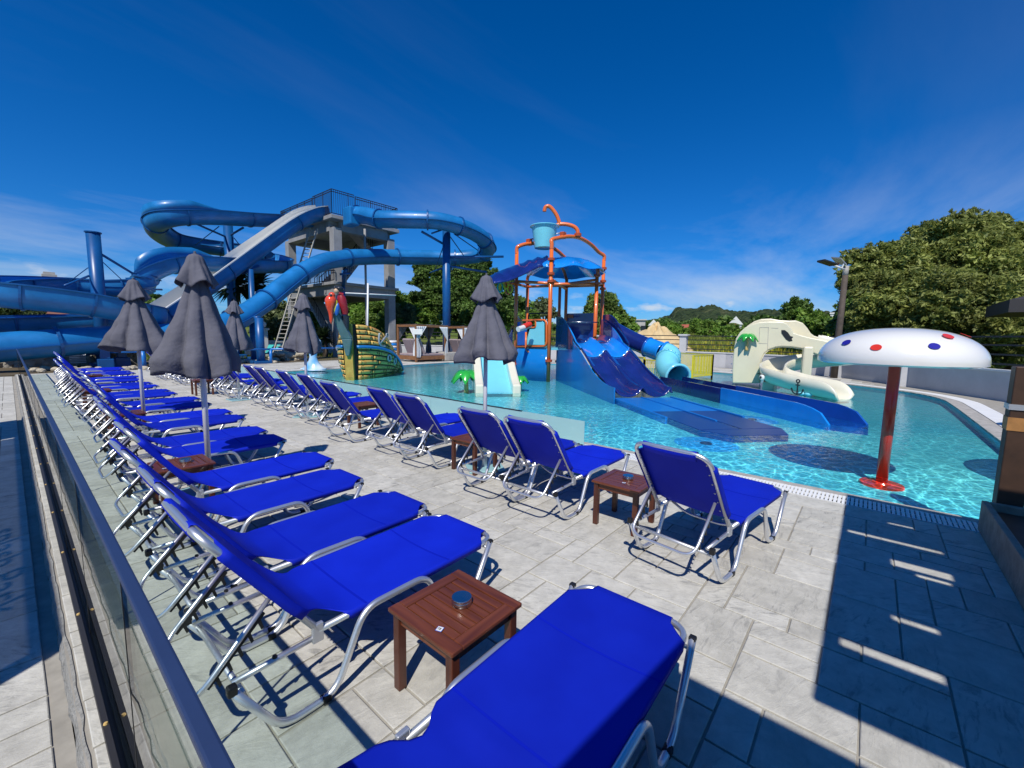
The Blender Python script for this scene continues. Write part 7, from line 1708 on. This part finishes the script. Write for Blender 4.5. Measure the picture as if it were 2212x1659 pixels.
ch = at('F',570,860,90); t = thing('chimney', 'white chimney stack left of the lamp post', 'chimney', (ch.x,ch.y,groundz(90))); MB().box((-0.5,-0.5,0),(0.5,0.5,at('F',570,825,90).z-groundz(90))).build('stack', MATS['house_white'], t, bevel=0.02); MB().box((-0.6,-0.6,at('F',570,825,90).z-groundz(90)+0.002),(0.6,0.6,at('F',570,825,90).z-groundz(90)+0.25)).build('chimney_cap', MATS['house_white'], t)
bq = at('A',425,770,55); t = thing('chimney', 'grey chimney behind the far left slide bend', 'chimney', (bq.x,bq.y,groundz(55))); MB().box((-0.35,-0.35,0),(0.35,0.35,at('A',425,740,55).z-groundz(55))).build('stack', MATS['house_shell'], t); MB().box((-0.45,-0.45,at('A',425,740,55).z-groundz(55)-0.4),(0.45,0.45,at('A',425,740,55).z-groundz(55)-0.2)).build('chimney_cap', MATS['house_shell'], t)
# parked car in the field
cq = at('E',937,600,92); car = thing('parked_car', 'small white car parked in the field near the date palm', 'car', (cq.x,cq.y,groundz(92)+0.0), YAW-PI/2+0.15)
g_ = MB(); prof = [(-2.0,0.35),(-2.0,0.85),(-1.3,0.98),(-0.7,1.45),(0.9,1.48),(1.6,1.0),(2.0,0.9),(2.05,0.35)]
g_.prism([(a,-0.8,b) for a,b in prof], (0,1.6,0)); g_.build('body', MATS['white_paint'], car, bevel=0.08)
MB().prism([(a,-0.82,b) for a,b in ((-1.1,1.0),(-0.65,1.38),(0.85,1.40),(1.35,1.0))], (0,0.03,0)).build('window', MATS['window_dark'], car)
for wx in (-1.25,1.25):
    for wy in (-0.75,0.75): MB().tube([(wx,wy-0.1,0.32),(wx,wy+0.1,0.32)], 0.32, 14).build('wheel', MATS['black_plastic'], car)
# hills: ridge heights measured along the skyline
RID = [(-300,340),(0,350),(300,350),(480,345),(540,312),(590,290),(622,245),(680,226),(760,228),(830,246),(900,222),(960,206),(1030,203),(1090,216),(1160,244),(1250,266),(1350,262),(1450,272),(1530,250),(1620,247),(1750,256),(1850,268),(1960,262),(2100,265),(2250,270),(2600,290),(2900,320)]
P_ = []; rr = random.Random(31); D0 = 900.0
rows = 46
for i in range(120):
    x = -300+3200*i/119
    for q in range(len(RID)-1):
        if RID[q][0] <= x <= RID[q+1][0]: break
    f = (x-RID[q][0])/(RID[q+1][0]-RID[q][0]); y_ = RID[q][1]*(1-f)+RID[q+1][1]*f
    top = at('H',x,y_,D0); v = Vector((top.x,top.y,0)).normalized(); row = []
    for j in range(rows+1):
        u = j/rows; d = 420+ (D0-420)*min(1,u/0.72) + max(0,u-0.72)/0.28*500; hfac = math.sin(PI/2*min(1,u/0.72))**1.5 if u <= 0.72 else math.cos(PI/2*(u-0.72)/0.28)
        n_ = 2.4*math.sin(i*0.9+j*0.7)+1.6*math.sin(i*0.37-j*1.3)+rr.uniform(-2.2,2.2)
        z = 2.0+(top.z-2.0)*hfac + n_*min(1,u*3)*(0.35 if abs(u-0.72) < 0.03 else 1.0)*0.8
        row.append((v.x*d, v.y*d, z))
    P_.append(row)
g_ = MB(); g_.grid(P_)
def hill_mat():
    m = mat('hill', (0.022,0.040,0.014), 0.95, spec=0.1); n, l, b = nodes(m); geo = n.new('ShaderNodeNewGeometry')
    t = n.new('ShaderNodeTexVoronoi'); t.inputs['Scale'].default_value = 0.13; l.new(geo.outputs['Position'], t.inputs['Vector'])
    t2 = n.new('ShaderNodeTexNoise'); t2.inputs['Scale'].default_value = 0.02; t2.inputs['Detail'].default_value = 7.0; l.new(geo.outputs['Position'], t2.inputs['Vector'])
    mx = n.new('ShaderNodeMix'); mx.data_type = 'RGBA'; l.new(t.outputs['Color'], mx.inputs['Factor']); mx.inputs[6].default_value = (0.020,0.036,0.016,1); mx.inputs[7].default_value = (0.055,0.078,0.032,1)
    r = n.new('ShaderNodeMapRange'); r.inputs['From Min'].default_value = 0.55; r.inputs['From Max'].default_value = 0.72; l.new(t2.outputs['Fac'], r.inputs['Value'])
    m2 = n.new('ShaderNodeMix'); m2.data_type = 'RGBA'; l.new(r.outputs[0], m2.inputs['Factor']); l.new(mx.outputs[2], m2.inputs[6]); m2.inputs[7].default_value = (0.10,0.11,0.05,1); l.new(m2.outputs[2], b.inputs['Base Color'])
    bp = n.new('ShaderNodeBump'); bp.inputs['Strength'].default_value = 1.0; bp.inputs['Distance'].default_value = 6.0; bp.invert = True; l.new(t.outputs['Distance'], bp.inputs['Height']); l.new(bp.outputs[0], b.inputs['Normal'])
    return m
struct(g_.build('hill', hill_mat(), smooth=3.14))
# wooded edge on the lower slope
cl = []; rr = random.Random(55)
for i in range(70):
    a = rr.uniform(330,2300); d = rr.uniform(230,400); y_ = rr.uniform(372,420); cl.append(blob('H',a,y_,d,rr.uniform(3.5,7.0),0.8))
me = leaf_mesh('far_wood', cl, 26000, 1.5, 77, MATS['leaf_deep']); o = bpy.data.objects.new('far_wood', me); COL.objects.link(o); stuff(o); tag(o, 'belt of distant dark trees below the hills', 'wood')
# scattered far trees left of the play tower to close the horizon
cl = []
for i in range(60):
    a = rr.uniform(-2400,1500); d = rr.uniform(120,260); p = at('D',a,1150+rr.uniform(-30,20),d); cl.append((p.x,p.y,p.z,rr.uniform(3,6),rr.uniform(3,6),rr.uniform(1.2,2.2)))
me = leaf_mesh('far_wood', cl, 22000, 1.1, 78, MATS['leaf_deep']); o = bpy.data.objects.new('far_wood', me); COL.objects.link(o); stuff(o); tag(o, 'belt of distant trees closing the view behind the slides', 'wood')
# ------------------------------------------------------------------ wooden platform with corner post at the right edge
gp = thing('wooden_platform', 'low weathered wooden sunbed platform with a dark corner post at the right edge', 'platform', (5.0,-1.9,0.0)); go = Vector((-5.0,1.9,0))
def gbox(name, lo, hi, m_, bevel=0.008): return MB().box(Vector(lo)+go, Vector(hi)+go).build(name, MATS[m_], gp, bevel=bevel)
gbox('side_board', (3.55,-0.955,0.012),(5.80,-0.905,0.30),'platform_wood'); gbox('side_board', (5.752,-2.95,0.012),(5.80,-0.956,0.30),'platform_wood'); gbox('side_board', (3.55,-2.95,0.012),(3.60,-0.956,0.30),'platform_wood')
for i in range(9): gbox('deck_board', (3.62,-1.165-0.20*i,0.20),(5.74,-0.975-0.20*i,0.232),'board_orange' if i % 3 == 1 else 'gazebo_wood',0.004)
gbox('corner_post', (5.82,-1.17,0.0),(5.99,-1.00,1.56),'gazebo_wood'); gbox('corner_post', (5.82,-3.15,0.0),(5.99,-2.99,1.56),'gazebo_wood')
MB().box(Vector((5.815,-1.175,0.98))+go, Vector((5.995,-0.995,1.10))+go).build('sunlit_post_band', MATS['board_orange'], gp)  # sunlit stretch of the post, its light put into the orange colour
MB().box(Vector((5.81,-1.18,1.17))+go, Vector((6.0,-0.99,1.22))+go).build('post_strap', MATS['alu_dull'], gp)
# second spray canopy, seen only in part
sc2 = thing('spray_canopy', 'grey translucent spray canopy cut off by the right edge beyond the post', 'spray canopy', (8.6,-2.95,0.0))
pr = [(0.001,0.78)]+[(1.10*math.sin(PI/2*i/14)**0.85, 0.78*math.cos(PI/2*i/14)**0.8) for i in range(1,15)]+[(1.06,-0.02),(0.9,0.06),(0.5,0.38),(0.07,0.55)]
mat('spray_grey',(0.30,0.33,0.42),0.25,coat=0.5,var=0.12,vscale=1.2)
g_ = MB(); g_.lathe(pr,(0,0,1.12),40); g_.build('dome', MATS['spray_clear'], sc2, smooth=0.8); MB().tube([(0,0,0),(0,0,1.7)],0.06,16).build('pole', MATS['alu_dull'], sc2, smooth=3.14)
# dark eave of the next shelter along the pool
ev = thing('shelter', 'dark roofed shelter whose eave shows at the right edge', 'shelter', (26.3,-7.6,0.0)); zt = 3.55
MB().prism([(-0.6,1.75,zt-0.15),(2.6,1.75,zt-0.15),(1.0,0.0,zt+0.9)],(0,0.001,0)) if False else None
g_ = MB(); a0,a1,b0,b1 = -0.6,4.0,-2.0,3.6
g_.add([(a0,b0,zt-0.5),(a1,b0,zt-0.5),(a1,b1,zt-0.5),(a0,b1,zt-0.5),(a0,b0,zt),(a1,b0,zt),(a1,b1,zt),(a0,b1,zt),((a0+a1)/2,(b0+b1)/2,zt+0.9)],[(0,3,2,1),(0,1,5,4),(1,2,6,5),(2,3,7,6),(3,0,4,7),(4,5,8),(5,6,8),(6,7,8),(7,4,8)]); g_.build('roof', MATS['gazebo_roof'], ev)
for x in (0.3,3.6):
    for y in (-1.7,2.0): MB().box((x-0.08,y-0.08,0),(x+0.08,y+0.08,zt-0.51)).build('post', MATS['gazebo_wood'], ev)
# ------------------------------------------------------------------ shade roofs beside and behind the viewer (their shadows fall into the picture)
HR = 2.6; dx, dy = 0.70*HR, 0.39*HR
ra = thing('louvre_roof', 'slatted shade roof just outside the right edge, its shadow on the deck', 'shade roof', (2.4,-2.6,0)); ro = Vector((-2.4,2.6,0))
cuts = [2.42,2.97,3.06,3.48,3.55,4.27,4.33,4.37,4.50,4.88,4.95,5.38,5.43,6.10]
sl_ = [(-0.44,-0.0),(-0.46,-0.24),(-0.59,-0.40),(-0.61,-0.26),(-0.6,0.03),(-0.45,-0.26)]
def board(x0,x1,y0,y1): MB().box(Vector((x0-dx,y0-dy,HR))+ro, Vector((x1-dx,y1-dy,HR+0.03))+ro).build('roof_board', MATS['gazebo_roof'], ra)
for i in range(0,len(cuts)-1,2):
    board(cuts[i],cuts[i+1],-3.2,0.075)
for i in range(1,len(cuts)-1,2):
    s0,s1 = sl_[(i-1)//2]; board(cuts[i]+0.001,cuts[i+1]-0.001,-3.2,s0); board(cuts[i]+0.001,cuts[i+1]-0.001,s1,0.075)
for x,y in ((2.6,-3.0),(5.9,-3.0),(2.6,-0.9),(5.9,-0.9)): MB().box(Vector((x-dx-0.06,y-dy-0.06,0))+ro, Vector((x-dx+0.06,y-dy+0.06,HR-0.001))+ro).build('post', MATS['gazebo_wood'], ra)
rb_ = thing('porch_roof', 'solid porch roof over the viewer, its shadow on the nearest lounger', 'shade roof', (-2.0,-2.6,0)); ro = Vector((2.0,2.6,0))
MB().prism([Vector(p)+ro for p in ((-4.5,-4.0-dy,HR),(2.11-dx,-4.0-dy,HR),(2.11-dx,0.67-dy,HR),(-2.6-dx,1.22-dy,HR))], (0,0,0.08)).build('roof_sheet', MATS['gazebo_roof'], rb_)
for x,y in ((-4.3,-4.8),(-4.3,-0.6),(0.15,-4.8)): MB().box(Vector((x-0.06,y-0.06,0))+ro, Vector((x+0.06,y+0.06,HR-0.001))+ro).build('post', MATS['gazebo_wood'], rb_)
# entrance banner left of the railing: its shadow with lettering falls on the outer pavement
bn = thing('entrance_banner', 'translucent entrance banner with dark lettering, its shadow on the left pavement', 'banner', (-1.66,7.0,-0.075))
BZ = 0.075
MB().box((-0.04,-4.55,2.28+BZ),(0.04,5.0,2.43+BZ)).build('top_beam', MATS['gazebo_wood'], bn)
glass_mat('banner_cloth_mat', (0.34,0.36,0.40), 1.05, 0.5, haze=0.25, hazecol=(0.5,0.5,0.5))
MB().box((-0.004,-4.5,1.35+BZ),(0.004,2.9,2.279+BZ)).build('banner_cloth', MATS['banner_cloth_mat'], bn)
MB().box((-0.006,2.95,1.35+BZ),(0.006,4.95,2.279+BZ)).build('solid_cloth', MATS['curtain_dark'], bn)
for y in (-4.5,4.95): MB().box((-0.05,y-0.05,0),(0.05,y+0.05,2.279+BZ)).build('post', MATS['gazebo_wood'], bn)
fc = bpy.data.curves.new('lettering','FONT'); fc.body = 'splash Park'; fc.size = 0.40; fc.extrude = 0.004; fc.align_x = 'CENTER'
tmp = bpy.data.objects.new('lettering', fc); COL.objects.link(tmp); dg_ = bpy.context.evaluated_depsgraph_get(); me = bpy.data.meshes.new_from_object(tmp.evaluated_get(dg_)); bpy.data.objects.remove(tmp)
me.materials.clear(); me.materials.append(MATS['black_plastic']); lo = bpy.data.objects.new('lettering', me); COL.objects.link(lo); lo.parent = bn
lo.matrix_local = Matrix.Translation((-0.012, -2.85, 1.98+BZ)) @ Matrix(((0,0,-1,0),(-1,0,0,0),(0,1,0,0),(0,0,0,1)))
